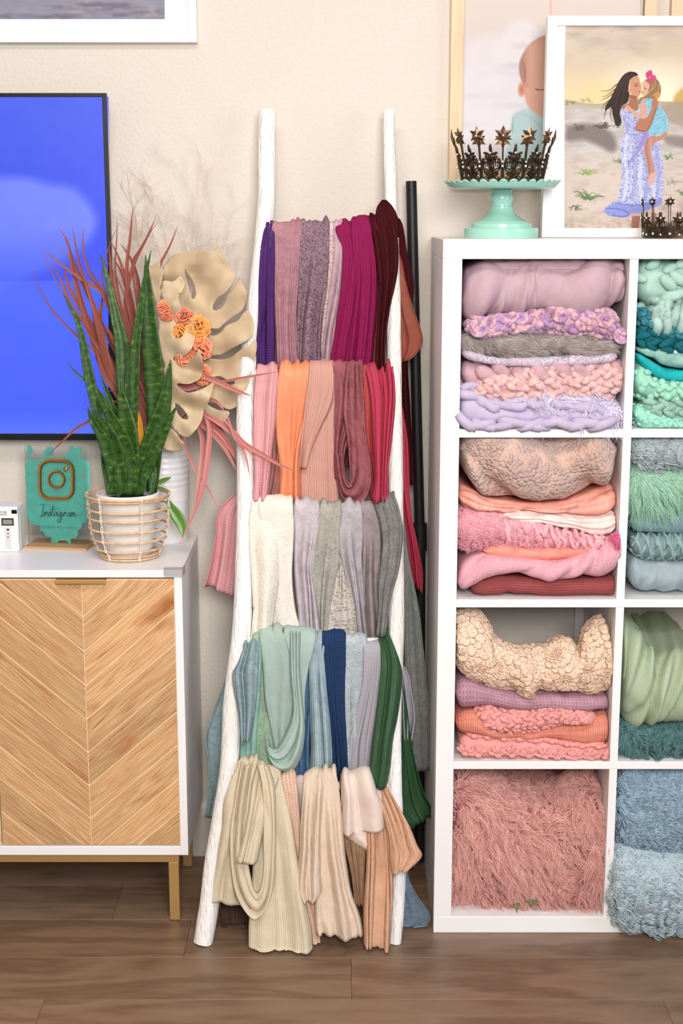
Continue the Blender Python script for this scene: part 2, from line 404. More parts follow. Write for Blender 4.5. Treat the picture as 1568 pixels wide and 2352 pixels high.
def door(x0, x1):
    z0, z1 = CZ0 + 0.023, CZ1 - 0.0205; yf = CF + 0.002
    d = bx('door', (x0, yf + 0.0012, z0), (x1, yf + 0.020, z1), plain('pale_edge', (240, 214, 174), 0.6), cab, 0.0008)
    xc = (x0 + x1) / 2; ang = math.radians(41); pw = 0.0565
    for side in (-1, 1):
        xa, xb = (x0 + 0.001, xc - 0.0008) if side < 0 else (xc + 0.0008, x1 - 0.001)
        dx, dz = math.cos(ang) * side, math.sin(ang)       # plank direction, rising away from the centre line
        nx, nz = -dz * side * side, dx * side               # across the plank
        nx, nz = -math.sin(ang) * side, math.cos(ang)
        for k in range(-8, 16):
            c = k * pw + 0.018; ox = xc + nx * c; oz = z0 + nz * c
            h = pw / 2 - 0.0010
            poly = [(ox + s * dx * 0.9 + t * nx * h, oz + s * dz * 0.9 + t * nz * h) for s, t in ((-1, -1), (1, -1), (1, 1), (-1, 1))]
            for (a, b, cc) in ((1, 0, xb), (-1, 0, -xa), (0, 1, z1 - 0.001), (0, -1, -z0 - 0.001)):
                if len(poly) > 2: poly = clip(poly, a, b, cc)
            if len(poly) < 3: continue
            A = np.array(poly); ar = abs(np.sum(A[:, 0] * np.roll(A[:, 1], -1) - A[:, 1] * np.roll(A[:, 0], -1))) / 2
            if ar < 2e-5: continue
            # local frame: x along the grain
            rel = A - np.array([ox, oz]); lx = rel @ np.array([dx, dz]); lz = rel @ np.array([-dz, dx])
            pts = np.stack([lx, 0 * lx, lz], -1)
            if np.sum(lx * np.roll(lz, -1) - lz * np.roll(lx, -1)) < 0: pts = pts[::-1]
            o = Geo().prism(pts, (0, 0.0022, 0), 1).build('plank', dw, d, smooth=False); bevel(o, 0.0009, 1)
            o.location = (ox, yf, oz); o.rotation_euler = (0, -math.atan2(dz, dx), 0)
    o = bx('handle', (xc - 0.052, yf - 0.010, z1 - 0.0015), (xc + 0.052, yf + 0.012, z1 + 0.0012), brass, d, 0.0006)
    o = bx('handle_lip', (xc - 0.052, yf - 0.0115, z1 - 0.0065), (xc + 0.052, yf - 0.0095, z1 + 0.0012), brass, d, 0.0006)
    return d
door(-0.7315, -0.3465 - 0.0015)
door(-1.142 + bt + 0.001, -0.7345)
bx('frame_rail', (CX0 + 0.03, CF + 0.012, CZ0 - 0.022), (CX1 - 0.022, CF + 0.034, CZ0), brass, cab, 0.001)
bx('frame_rail', (CX0 + 0.03, CB - 0.06, CZ0 - 0.022), (CX1 - 0.022, CB - 0.038, CZ0), brass, cab, 0.001)
for sx in (CX1 - 0.045, CX0 + 0.025):
    for yy in (CF + 0.012, CB - 0.06):
        lg = bx('leg', (sx, yy, 0.003), (sx + 0.022, yy + 0.022, CZ0 - 0.0222), brass, cab, 0.001)
        Geo().lathe([(0, 0), (0.008, 0), (0.008, 0.003), (0, 0.003)], (sx + 0.011, yy + 0.011, 0), 12).build('foot_glide', plain('grey_plastic', (150, 145, 140), 0.5), lg)
# clear corner guard on the cabinet's front corner
cg = NT('clear_silicone').set((240, 240, 240), 0.15); cg.p.inputs['Transmission Weight'].default_value = 0.85; cg.p.inputs['IOR'].default_value = 1.4
g = Geo(); g.box((CX1 - 0.037, CF - 0.005, CZ1 - 0.014), (CX1 + 0.004, CF - 0.0003, CZ1 + 0.004))
g.box((CX1 + 0.0003, CF - 0.0003, CZ1 - 0.014), (CX1 + 0.004, CF + 0.036, CZ1 + 0.004)); g.box((CX1 - 0.037, CF - 0.0003, CZ1 + 0.0002), (CX1 + 0.0003, CF + 0.014, CZ1 + 0.004))
o = bevel(g.build('corner_guard', cg.m, smooth=False), 0.0015); tag(o, 'clear plastic corner guard stuck on front corner of white cabinet top', 'corner guard')
# ================================================================== ladder
LFOOT, LTOP, LH = 2.778, 3.150, 1.734
def ladder_d(z): return LFOOT + (LTOP - LFOOT) * z / LH
def on_ladder(px, py):
    """the point of the leaning ladder's plane seen at a pixel"""
    d = 2.95
    for _ in range(12): d = ladder_d(at(px, py, d)[2])
    return at(px, py, d)
lad = thing('blanket_ladder', 'white painted pole ladder leaning on the wall with scarves over its rungs', 'ladder', (-0.09, 2.8, 0))
def bark():
    t = NT('whitewashed_pole').set((243, 241, 240), 0.6)
    n = t.n('TexNoise', i_Scale=9.0, i_Detail=4.0); t.l(t.coord('Object', (22, 22, 0.8)), n.inputs['Vector'])
    t.bump(n.outputs[0], 1.0, 0.0055); return t.m
bark_m = bark()
RAILS = []
def rail(pts, name='rail'):
    C_ = np.array([on_ladder(x, y) for x, y, r in pts]); R_ = np.array([r * 0.00092 for x, y, r in pts])
    Q = spline(np.concatenate([C_, R_[:, None]], 1), 90)
    g = Geo(); n = 20; T = unit(np.gradient(Q[:, :3], axis=0)); A = unit(np.cross(T, [0, 1, 0])); B = np.cross(T, A)
    a = np.arange(n) * 2 * PI / n; ii = np.arange(90)
    rr = Q[:, 3:4] * (1 + 0.06 * vn(np.cos(a)[None] * 2 + 5, np.sin(a)[None] * 2 + ii[:, None] * 0.16, 3) + 0.03 * vn(a[None] * 3.0, ii[:, None] * 0.5, 9))
    P = Q[:, None, :3] + rr[..., None] * (np.cos(a)[None, :, None] * A[:, None] + np.sin(a)[None, :, None] * B[:, None])
    P = np.concatenate([np.broadcast_to(Q[:1, None, :3], (1, n, 3)), P, np.broadcast_to(Q[-1:, None, :3], (1, n, 3))], 0)
    P[..., 2] = np.maximum(P[..., 2], 0.001); RAILS.append((Q[::-1, 2], Q[::-1, 0], Q[::-1, 1], Q[::-1, 3]))
    g.grid(P, None, cu=True); return g.build(name, bark_m, lad, auto=60)
rail([(614, 255, 19), (612, 340, 19.5), (612, 430, 19.5), (606, 520, 19.5), (592, 650, 20), (578, 760, 20), (568, 850, 20), (563, 970, 20), (564, 1090, 20), (562, 1250, 21), (553, 1450, 22), (534, 1610, 22), (526, 1760, 22), (508, 1880, 22), (490, 1985, 22), (480, 2080, 23), (467, 2166, 23)])
rail([(893, 255, 13), (893, 330, 13), (897, 420, 14), (899, 520, 15), (904, 660, 16), (905, 800, 17), (907, 960, 16.5), (909, 1100, 17), (910, 1250, 16.5), (910, 1410, 18), (906, 1600, 17), (905, 1760, 18), (908, 1900, 19), (914, 2010, 17), (911, 2110, 16), (907, 2166, 15)])
RUNG = {}
for i, (ya, yb) in enumerate([(522, 522), (858, 856), (1166, 1163), (1474, 1472), (1800, 1803)]):
    xa = {0: 606, 1: 568, 2: 562, 3: 552, 4: 524}[i]; xb = {0: 899, 1: 906, 2: 909, 3: 909, 4: 906}[i]
    a, b = on_ladder(xa, ya), on_ladder(xb, yb)
    RUNG[i] = (a[1] + b[1]) / 2
    Geo().tube(spline([a, (a + b) / 2 + np.array([0, 0, -0.003]), b], 14), 0.0088, 12).build('rung', bark_m, lad)

# ================================================================== cloth
def pleats(nv, nu, folds, r, seed, slant, wander):
    w = np.exp(r.normal(0, 0.6, folds)); b = np.concatenate([[0], np.cumsum(w) / w.sum()])
    v = np.linspace(0, 1, nv); t = np.linspace(0, 1, nu)
    B = np.stack([bk + (slant * (v - 0.4) + wander / folds * vn(v * 1.8, 0 * v + k * 3.7, seed + 5) + 0.22 * r.uniform(-1, 1) * (v - 0.3)) * (1 if 0 < k < folds else 0) for k, bk in enumerate(b)], 1)
    B = np.sort(np.clip(B, 0, 1), 1); H = np.zeros((nv, nu))
    pw = r.uniform(0.7, 2.0, folds); sk = r.uniform(0.6, 1.6, folds)
    for i in range(nv):
        k = np.clip(np.searchsorted(B[i], t, side='right') - 1, 0, folds - 1)
        wd = np.maximum(B[i][k + 1] - B[i][k], 1e-4); u = np.clip((t - B[i][k]) / wd, 0, 1) ** sk[k]
        hk = np.clip(0.6 + 0.85 * vn(k * 1.7 + 0.3, v[i] * 2.4 + 0 * k, seed + 11), 0.06, 1.2) * np.minimum(wd * folds, 1.7) ** 0.8
        H[i] = hk * np.maximum(1 - (2 * u - 1) ** 2, 0) ** pw[k]
    return H
def fold_profile(nv, nu, folds, seed, slant=0.0, wander=0.25):
    """heights of rounded pleats separated by creases, with finer pleats fading in and out, (nv, nu)"""
    r = np.random.default_rng(seed)
    H = pleats(nv, nu, folds, r, seed, slant, wander)
    t = np.linspace(0, 1, nu)[None]; v = np.linspace(0, 1, nv)[:, None]
    m = np.clip(1.6 * vn(t * 2.4, v * 2.4, seed + 31), 0, 1)
    return H + 0.4 * m * pleats(nv, nu, folds + 2, r, seed + 50, slant + r.uniform(-0.35, 0.35), wander * 1.5)
def s_len(L): return np.concatenate([[0], np.cumsum(np.linalg.norm(np.diff(L, axis=0), axis=1))])
def ribbon(L, R, O, folds=4, amp=0.010, nu=56, nv=90, seed=1, slant=0.0, wander=0.65, grow=0.3, crumple=0.0015, tuck=0.006, hem=0.0, zmin=0.004):
    """a sheet between two edge curves; O is the outward direction of each row"""
    L = spline(L, nv); R = spline(R, nv); O = unit(spline(O, nv))
    t = np.linspace(0, 1, nu)[None, :, None]
    P = L[:, None] * (1 - t) + R[:, None] * t
    wid = np.linalg.norm(R - L, axis=1)
    H = fold_profile(nv, nu, max(folds, 1), seed, slant, wander)
    v = np.linspace(0, 1, nv)[:, None]; tt = np.linspace(0, 1, nu)[None]
    e = np.minimum(tt, 1 - tt)
    top_ = np.clip(O[:, 2:3], 0, 1); ed = 0.0035 * np.clip(1 - e / 0.25, 0, 1)
    P[..., 0] += ed * vn(s_len(L)[:, None] * 14 + (tt > 0.5) * 9, tt * 0 + seed, seed + 91) * (1 - top_)
    sl = s_len(L); dst = np.clip(np.abs(sl - sl[np.argmax(O[:, 2])]) / 0.09, 0, 1)[:, None] if O[:, 2].max() > 0.7 else np.ones((nv, 1)); fac = 0.22 + 0.78 * dst * dst * (3 - 2 * dst)
    D = H * amp * 1.4 * fac - tuck * np.maximum(0, 1 - e / 0.06) ** 2
    x = tt * wid.mean() ; s = v * np.linalg.norm(np.diff(L, axis=0), axis=1).sum()
    D = D + fac * crumple * 1.4 * fbm(x * 38, s * 16, seed + 3, 3) + fac * amp * 0.75 * vn(x * 9 + 3, s * 5 + x * 6, seed + 71) * np.minimum(1, e / 0.1)
    P = P + D[..., None] * O[:, None]
    for zz_, xx_, yy_, rr_ in RAILS:                    # cloth lies on the rails, it does not pass through them
        cx_, cy_, r_ = (np.interp(P[..., 2], zz_, k_) for k_ in (xx_, yy_, rr_)); r_ = r_ * 1.09 + 0.0035
        h2 = r_ ** 2 - (P[..., 0] - cx_) ** 2; lim = np.sqrt(np.maximum(h2, 0)); on = (h2 > 0) & (np.abs(P[..., 1] - cy_) < lim) & (P[..., 2] < LH)
        P[..., 1] = np.where(on, cy_ + np.where(O[:, None, 1] > 0.3, 1, -1) * lim, P[..., 1])
    if hem:
        P[..., 2] += (hem * 1.8 * fbm(x * 45, v * 0 + 2.0, seed, 3)) * np.clip((v - 0.85) / 0.15, 0, 1)
    P[..., 2] = np.maximum(P[..., 2], zmin + 0.004 * (0.5 + 0.5 * vn(x * 60, s * 40, seed)))
    uv = np.stack(np.broadcast_arrays(tt * wid.mean(), s), -1)
    return P, uv
def drape(row, front, back=None, layer=0.0, dbot=None, bdep=0.012, R=0.016, backlen=0.22, **kw):
    """cloth hung over a rung: pixel rows [(xl, yl, xr, yr), ...] from the top down, front then back"""
    dr = RUNG[row]; R = R + layer
    F = [tuple(f) if len(f) == 4 else (f[0], f[2], f[1], f[2]) for f in front]
    df = dr - R; dbot = df if dbot is None else dbot
    ymax = max(max(f[1], f[3]) for f in F); y0 = min(F[0][1], F[0][3])
    def P(x, y): return at(x, y, df + (dbot - df) * max(0, (y - y0)) / (ymax - y0))
    tl, tr = at(F[0][0], F[0][1], dr), at(F[0][2], F[0][3], dr)
    Lp, Rp, Op = [], [], []
    l1, r1 = P(*F[1][:2]), P(*F[1][2:])
    # behind
    if back is None:
        c = (tl + tr) / 2
        for k in (1.0, 0.5):
            for A, p in ((Lp, tl), (Rp, tr)):
                q = c + (p - c) * (0.8 + 0.2 * (1 - k)); A.append(np.array([q[0], dr + R + bdep, q[2] - R - backlen * k]))
            Op.append((0, 1, 0))
    else:
        for b in reversed(back):
            b = b if len(b) == 4 else (b[0], b[2], b[1], b[2])
            Lp.append(at(b[0], b[1], dr + R + bdep)); Rp.append(at(b[2], b[3], dr + R + bdep)); Op.append((0, 1, 0))
    nback = len(Lp)
    for A, p in ((Lp, tl), (Rp, tr)):
        A.append(np.array([p[0], dr + R * 0.95, p[2] - R])); A.append(np.array([p[0], dr + R * 0.66, p[2] - R * 0.25]))
        A.append(np.array([p[0], dr, p[2]])); A.append(np.array([p[0], dr - R * 0.66, p[2] - R * 0.25]))
    Op += [(0, 1, 0.1), (0, 0.6, 0.8), (0, 0, 1), (0, -0.6, 0.8)]
    for A, p, q in ((Lp, tl, l1), (Rp, tr, r1)):
        k = min(1, R / max(p[2] - q[2], 1e-3)); A.append(np.array([p[0] + (q[0] - p[0]) * k * 0.7, df, p[2] - R]))
    Op.append((0, -1, 0.15))
    for f in F[1:]:
        l, r = P(f[0], f[1]), P(f[2], f[3])
        if min(Lp[-1][2] - l[2], Rp[-1][2] - r[2]) < 0.012: continue
        Lp.append(l); Rp.append(r); Op.append((0, -1, 0))
    return ribbon(Lp, Rp, Op, **kw)
def flap(rows, d0, d1=None, bow=0.0, **kw):
    """cloth hanging free in front: pixel rows from the top down, from depth d0 to d1"""
    d1 = d0 if d1 is None else d1; n = len(rows)
    rows = [tuple(f) if len(f) == 4 else (f[0], f[2], f[1], f[2]) for f in rows]
    L = [at(r[0], r[1], d0 + (d1 - d0) * i / (n - 1) - bow * math.sin(PI * i / (n - 1))) for i, r in enumerate(rows)]
    R = [at(r[2], r[3], d0 + (d1 - d0) * i / (n - 1) - bow * math.sin(PI * i / (n - 1))) for i, r in enumerate(rows)]
    return ribbon(L, R, [(0, -1, 0)] * n, **kw)
def scarf(label, row, mat, sheets, thick=0.0022, name='scarf'):
    g = Geo()
    for P, uv in sheets: g.grid(P, uv)
    o = g.build(name, mat)
    solid(o, thick, 0)
    return tag(o, label, 'scarf', ['scarves on the top rung', 'scarves on the second rung', 'scarves on the third rung', 'scarves on the fourth rung', 'scarves on the lowest rung'][row])
F_ = fabric
D0 = RUNG
# ---- top rung
scarf('deep purple knitted scarf at the left end of the top rung', 0, F_('purple_knit', (80, 44, 112), 'knit', pitch=0.006), [
    drape(0, [(612, 516, 630, 512), (602, 630, 535), (597, 630, 590), (594, 629, 680), (593, 628, 760), (591, 628, 856)], dbot=D0[0] - 0.06, folds=2, amp=0.007, seed=2)])
scarf('narrow strip of grey floral lace between the purple knit and dusty mauve scarves', 0, F_('grey_lace', (176, 158, 160), 'lace', pitch=0.004, holes=(120, 90, 100)), [
    drape(0, [(618, 640, 512), (620, 641, 560), (622, 641, 660), (624, 640, 760), (625, 639, 850)], layer=-0.006, folds=2, amp=0.003, seed=3)])
scarf('smooth dusty mauve scarf gathered in narrow pleats on the top rung', 0, F_('dusty_mauve', (172, 124, 136), 'smooth'), [
    drape(0, [(623, 510, 694, 507), (624, 690, 560), (627, 686, 640), (630, 681, 740), (633, 688, 848)], folds=7, amp=0.010, seed=4)])
scarf('greyish purple lace scarf hanging from the middle of the top rung', 0, F_('purple_lace', (142, 116, 132), 'lace', pitch=0.0042, holes=(96, 72, 84)), [
    drape(0, [(690, 512, 757, 510), (688, 756, 560), (685, 752, 660), (682, 742, 740), (682, 736, 848)], folds=5, amp=0.011, seed=5, grow=0.6)])
scarf('thin strip of pale floral lace beside the greyish purple lace scarf', 0, F_('pale_lace', (206, 184, 180), 'lace', pitch=0.005, holes=(160, 126, 134)), [
    drape(0, [(747, 512, 772, 512), (750, 770, 560), (748, 766, 620), (743, 760, 680), (734, 752, 740), (722, 742, 848)], layer=-0.003, folds=2, amp=0.004, seed=6)])
scarf('silky pale mauve scarf narrowing downwards beside the magenta knit', 0, F_('pale_mauve_silk', (184, 154, 168), 'satin', rough=0.55), [
    drape(0, [(766, 513, 796, 511), (768, 795, 560), (762, 792, 630), (752, 784, 700), (742, 768, 770), (732, 764, 848)], folds=3, amp=0.009, seed=7)])
scarf('bright magenta crinkled knit scarf with two broad folds on the top rung', 0, F_('magenta_knit', (146, 26, 84), 'knit', pitch=0.006, rgb2=(158, 36, 92)), [
    drape(0, [(770, 513, 812, 508), (786, 838, 560), (784, 834, 650), (772, 822, 740), (756, 800, 858)], folds=3, amp=0.009, seed=8, layer=0.006),
    drape(0, [(806, 503, 864, 498), (810, 867, 560), (816, 866, 650), (806, 862, 740), (790, 848, 858)], folds=3, amp=0.011, layer=0.011, seed=9)])
scarf('rust brown silk scarf with its end hanging by the black pole', 0, F_('rust_silk', (158, 78, 58), 'satin', rough=0.6), [
    drape(0, [(852, 515, 880, 515), (852, 882, 600), (858, 882, 680), (853, 876, 760), (850, 872, 850)], layer=-0.006, folds=2, amp=0.005, seed=10,
          back=[(900, 588, 918, 586), (900, 930, 640), (900, 947, 700), (905, 966, 760), (910, 790, 968, 786), (915, 828, 952, 815), (920, 833, 935, 828)])])
scarf('dark maroon knitted scarf peaking over the right rail at the top rung', 0, F_('maroon_knit', (66, 20, 25), 'knit', pitch=0.006, rgb2=(84, 26, 30)), [
    drape(0, [(848, 494, 898, 478), (858, 912, 545), (866, 914, 600), (870, 908, 650), (868, 894, 720), (866, 886, 780), (866, 886, 852)], layer=0.012, dbot=D0[0] - 0.075, folds=3, amp=0.010, seed=11,
          back=[(908, 516, 920, 510), (908, 935, 580), (910, 948, 630), (912, 949, 670), (915, 938, 720), (918, 936, 850), (922, 945, 980), (926, 952, 1112)]),
    flap([(879, 459, 886, 459), (868, 474, 899, 472), (864, 492, 909, 490), (864, 512, 914, 510), (866, 545, 914, 545)], D0[0] - 0.034, D0[0] - 0.022, folds=1, amp=0.004, nv=24, seed=12)])
# ---- second rung
scarf('pale pink open knit scarf at the left end of the second rung', 1, F_('pale_pink_knit', (232, 164, 170), 'knit', pitch=0.0065, rgb2=(238, 178, 182)), [
    drape(1, [(590, 840, 638, 838), (584, 641, 870), (582, 634, 920), (582, 630, 990), (584, 622, 1060), (584, 610, 1150)], dbot=D0[1] - 0.06, folds=3, amp=0.010, seed=21, layer=0.003,
          back=[(568, 880, 612, 880), (563, 606, 1000), (552, 602, 1110), (504, 1170, 575, 1152), (497, 1230, 562, 1225), (485, 1300, 556, 1300), (472, 1348, 550, 1375)])])
scarf('rose brown knit scarf end peeking out left of the orange scarf', 1, F_('rose_brown', (172, 118, 112), 'rib', pitch=0.006), [
    drape(1, [(612, 850, 650, 850), (616, 655, 940), (616, 655, 1030), (606, 1100, 650, 1110), (594, 1146, 640, 1160)], layer=-0.006, folds=4, amp=0.009, slant=-0.1, seed=22)])
scarf('glossy bright orange satin scarf hanging on the second rung', 1, F_('orange_satin', (242, 142, 98), 'satin', rough=0.45, rgb2=(248, 154, 110)), [
    drape(1, [(641, 842, 715, 830), (637, 714, 870), (631, 707, 930), (634, 697, 1000), (640, 690, 1060), (637, 692, 1165)], folds=4, amp=0.014, seed=24, layer=0.004, wander=0.8, crumple=0.0025)])
scarf('blush pink fine knit scarf crossed over itself beside the orange scarf', 1, F_('blush_knit', (214, 160, 146), 'rib', pitch=0.004, rgb2=(220, 170, 156)), [
    drape(1, [(705, 832, 768, 832), (700, 768, 900), (695, 769, 1000), (690, 774, 1080), (684, 776, 1165)], folds=3, amp=0.006, seed=25),
    drape(1, [(711, 829, 764, 828), (708, 768, 870), (702, 762, 920), (696, 742, 970), (690, 716, 1030), (686, 704, 1075)], folds=3, amp=0.010, seed=26, layer=0.010, slant=-0.15)])
scarf('crinkled dusty rose scarf hanging in a loop on the second rung', 1, F_('dusty_rose_crepe', (158, 90, 98), 'gauze', strength=1.0), [
    drape(1, [(763, 830, 834, 830), (766, 834, 880), (766, 832, 950), (766, 800, 1020), (766, 790, 1060), (770, 788, 1100)], folds=4, amp=0.010, seed=27, crumple=0.003),
    flap([(830, 836, 792, 834), (834, 900, 790, 900), (838, 950, 792, 950), (844, 1010, 798, 1012), (850, 1070, 800, 1060), (851, 1110, 806, 1096), (838, 1148, 812, 1104), (812, 1156, 804, 1110), (788, 1142, 798, 1104), (774, 1100, 792, 1086), (768, 1040, 786, 1040)], D0[1] - 0.026, D0[1] - 0.030, bow=0.012, folds=4, amp=0.009, seed=28, crumple=0.003, nv=120)])
scarf('coral red knit strip beside the raspberry scarf on the second rung', 1, F_('coral_red_knit', (206, 82, 84), 'knit', pitch=0.005), [
    drape(1, [(829, 838, 862, 838), (834, 866, 900), (836, 870, 1000), (844, 874, 1070), (852, 880, 1150)], layer=-0.002, folds=2, amp=0.006, seed=29)])
scarf('raspberry pink knit scarf at the right end of the second rung', 1, F_('raspberry_knit', (196, 62, 90), 'knit', pitch=0.0055, rgb2=(204, 72, 98)), [
    drape(1, [(838, 842, 902, 841), (848, 906, 870), (852, 907, 920), (856, 900, 1000), (860, 892, 1080), (856, 892, 1150)], dbot=D0[1] - 0.075, folds=4, amp=0.011, seed=30, layer=0.006,
          back=[(880, 875, 912, 880), (900, 934, 1000), (915, 940, 1120), (925, 944, 1165), (930, 947, 1200), (938, 958, 1250), (944, 969, 1310), (952, 1345, 968, 1362)])])
# ---- third rung
scarf('fluffy cream white scarf at the left end of the third rung', 2, F_('cream_boucle', (240, 232, 220), 'terry', pitch=0.004, strength=0.8, rgb2=(246, 240, 230)), [
    drape(2, [(578, 1145, 640, 1140), (573, 640, 1180), (574, 640, 1250), (580, 640, 1320), (584, 630, 1390), (578, 622, 1470)], dbot=D0[2] - 0.05, folds=2, amp=0.009, seed=41),
    drape(2, [(594, 1144, 672, 1140), (598, 674, 1190), (598, 673, 1250), (603, 671, 1310), (612, 675, 1370), (620, 688, 1450)], folds=2, amp=0.012, layer=0.008, seed=42)])
scarf('lilac grey silky scarf gathered right of the cream scarf', 2, F_('lilac_silk', (192, 182, 190), 'satin', rough=0.6), [
    drape(2, [(675, 1152, 733, 1149), (674, 734, 1190), (675, 726, 1250), (676, 718, 1310), (680, 726, 1370), (684, 736, 1452)], folds=5, amp=0.011, seed=43, wander=0.8)])
scarf('sage grey knit scarf twisted on the third rung', 2, F_('sage_grey_knit', (172, 170, 160), 'terry', pitch=0.004), [
    drape(2, [(733, 1158, 784, 1156), (727, 783, 1210), (716, 781, 1278), (716, 770, 1340), (722, 758, 1400), (728, 752, 1460)], folds=4, amp=0.012, seed=44)])
scarf('white floral lace scarf spreading out below the sage grey knit', 2, F_('white_lace', (206, 200, 194), 'lace', pitch=0.006, holes=(164, 156, 148), rgb2=(216, 210, 204)), [
    drape(2, [(766, 1160, 790, 1160), (766, 792, 1240), (768, 800, 1300), (754, 820, 1370), (728, 842, 1466)], layer=-0.006, folds=4, amp=0.009, seed=45)])
scarf('lavender grey gauze scarf knotted beside the white lace', 2, F_('lavender_gauze', (178, 172, 180), 'gauze'), [
    drape(2, [(784, 1158, 830, 1154), (784, 832, 1190), (779, 832, 1230), (785, 830, 1280), (800, 832, 1340), (812, 836, 1400), (818, 844, 1466)], folds=4, amp=0.012, seed=46, slant=0.15, layer=0.004)])
scarf('mauve grey jersey scarf next to the dark grey sparkly scarf', 2, F_('mauve_grey_jersey', (152, 140, 144), 'smooth'), [
    drape(2, [(828, 1156, 868, 1154), (830, 872, 1190), (832, 874, 1260), (830, 872, 1340), (832, 874, 1400), (838, 880, 1476)], folds=4, amp=0.009, seed=47)])
scarf('dark grey sparkly knit scarf bulging over the right rail on the third rung', 2, F_('grey_boucle', (116, 118, 116), 'boucle', pitch=0.003, rgb2=(140, 142, 140)), [
    drape(2, [(856, 1134, 906, 1128), (866, 919, 1160), (874, 923, 1205), (878, 922, 1250), (874, 916, 1310), (868, 902, 1360), (868, 892, 1410), (866, 884, 1460)], dbot=D0[2] - 0.085, folds=3, amp=0.010, seed=48, layer=0.010,
          back=[(890, 1180, 925, 1180), (910, 935, 1260), (926, 950, 1340), (927, 962, 1400), (930, 970, 1480), (935, 978, 1560), (940, 985, 1630), (948, 988, 1700), (952, 1776, 988, 1772)])])
# ---- fourth rung
scarf('blue grey chunky knit scarf at the left end hanging over the left rail', 3, F_('blue_grey_knit', (134, 158, 166), 'boucle', pitch=0.006, rgb2=(150, 174, 182)), [
    drape(3, [(560, 1472, 594, 1462), (540, 592, 1500), (535, 592, 1545), (538, 590, 1590), (545, 584, 1640), (552, 574, 1700)], dbot=D0[3] - 0.085, folds=3, amp=0.012, seed=61, layer=0.020,
          back=[(540, 1500, 560, 1490), (510, 545, 1580), (488, 535, 1640), (472, 525, 1690), (478, 515, 1740), (480, 510, 1800), (470, 1876, 500, 1888)])])
scarf('thin aqua chiffon scarf between the blue grey knit and sage scarves', 3, F_('aqua_chiffon', (148, 196, 188), 'satin', rough=0.6), [
    drape(3, [(574, 1468, 606, 1456), (575, 603, 1510), (566, 598, 1570), (558, 594, 1640), (553, 588, 1700), (551, 584, 1752)], folds=4, amp=0.007, seed=62)])
scarf('pale green gauze scarf below the big seafoam scarf', 3, F_('pale_green_gauze', (160, 190, 162), 'terry', pitch=0.0035), [
    drape(3, [(578, 1462, 640, 1448), (592, 650, 1520), (592, 650, 1600), (580, 640, 1680), (577, 636, 1778)], layer=-0.002, folds=3, amp=0.008, seed=63)])
scarf('large seafoam green scarf hanging in a deep loop on the fourth rung', 3, F_('seafoam', (166, 190, 182), 'gauze', strength=0.5, rgb2=(174, 198, 190)), [
    drape(3, [(596, 1447, 650, 1438), (602, 676, 1480), (604, 678, 1540), (608, 674, 1600), (618, 668, 1660), (628, 662, 1716), (632, 664, 1770)], folds=2, amp=0.012, seed=64, layer=0.010),
    drape(3, [(652, 1439, 725, 1447), (668, 716, 1490), (674, 706, 1540), (672, 700, 1600), (672, 700, 1650), (664, 692, 1700), (640, 686, 1750)], folds=3, amp=0.012, seed=65, layer=0.014),
    flap([(690, 1452, 664, 1450), (690, 1540, 668, 1540), (696, 1620, 674, 1615), (702, 1680, 668, 1664), (692, 1738, 650, 1704), (672, 1774, 640, 1720), (648, 1774, 630, 1722), (626, 1752, 616, 1712), (614, 1700, 612, 1680)], D0[3] - 0.036, D0[3] - 0.042, bow=0.018, folds=3, amp=0.010, seed=66, nv=120)])
scarf('denim blue crinkled scarf behind the loop of the seafoam scarf', 3, F_('denim_crepe', (82, 118, 158), 'gauze', strength=0.9), [
    drape(3, [(690, 1462, 726, 1460), (692, 722, 1540), (690, 716, 1620), (680, 712, 1700), (676, 714, 1792)], layer=-0.006, folds=3, amp=0.008, seed=67)])
scarf('pale blue fine knit scarf left of the navy scarf', 3, F_('pale_blue_knit', (162, 184, 194), 'rib', pitch=0.004), [
    drape(3, [(704, 1456, 746, 1455), (708, 744, 1500), (710, 750, 1580), (712, 758, 1660), (712, 764, 1730), (710, 768, 1788)], folds=4, amp=0.009, seed=68, layer=0.002, slant=0.08)])
scarf('navy blue knit scarf in the middle of the fourth rung', 3, F_('navy_knit', (34, 58, 98), 'knit', pitch=0.006, rgb2=(42, 68, 110)), [
    drape(3, [(738, 1452, 793, 1450), (740, 794, 1490), (748, 793, 1560), (756, 794, 1640), (762, 800, 1710), (765, 808, 1790)], folds=3, amp=0.009, seed=69, layer=0.002)])
scarf('pale blue grey gauze scarf right of the navy knit', 3, F_('blue_grey_gauze', (176, 188, 196), 'terry', pitch=0.0035), [
    drape(3, [(792, 1460, 842, 1458), (792, 838, 1490), (791, 834, 1560), (793, 826, 1640), (797, 822, 1710), (800, 822, 1790)], folds=3, amp=0.008, seed=70)])
scarf('lavender grey ribbed knit scarf beside the dark green silk', 3, F_('lavender_rib', (178, 174, 186), 'knit', pitch=0.005, rgb2=(186, 182, 194)), [
    drape(3, [(834, 1469, 878, 1466), (836, 876, 1510), (832, 872, 1570), (818, 862, 1640), (802, 852, 1710), (800, 846, 1790)], folds=2, amp=0.010, seed=71, layer=0.006,
          back=[(880, 1500, 900, 1500), (915, 935, 1540), (925, 945, 1600), (926, 950, 1650), (926, 948, 1700)])])
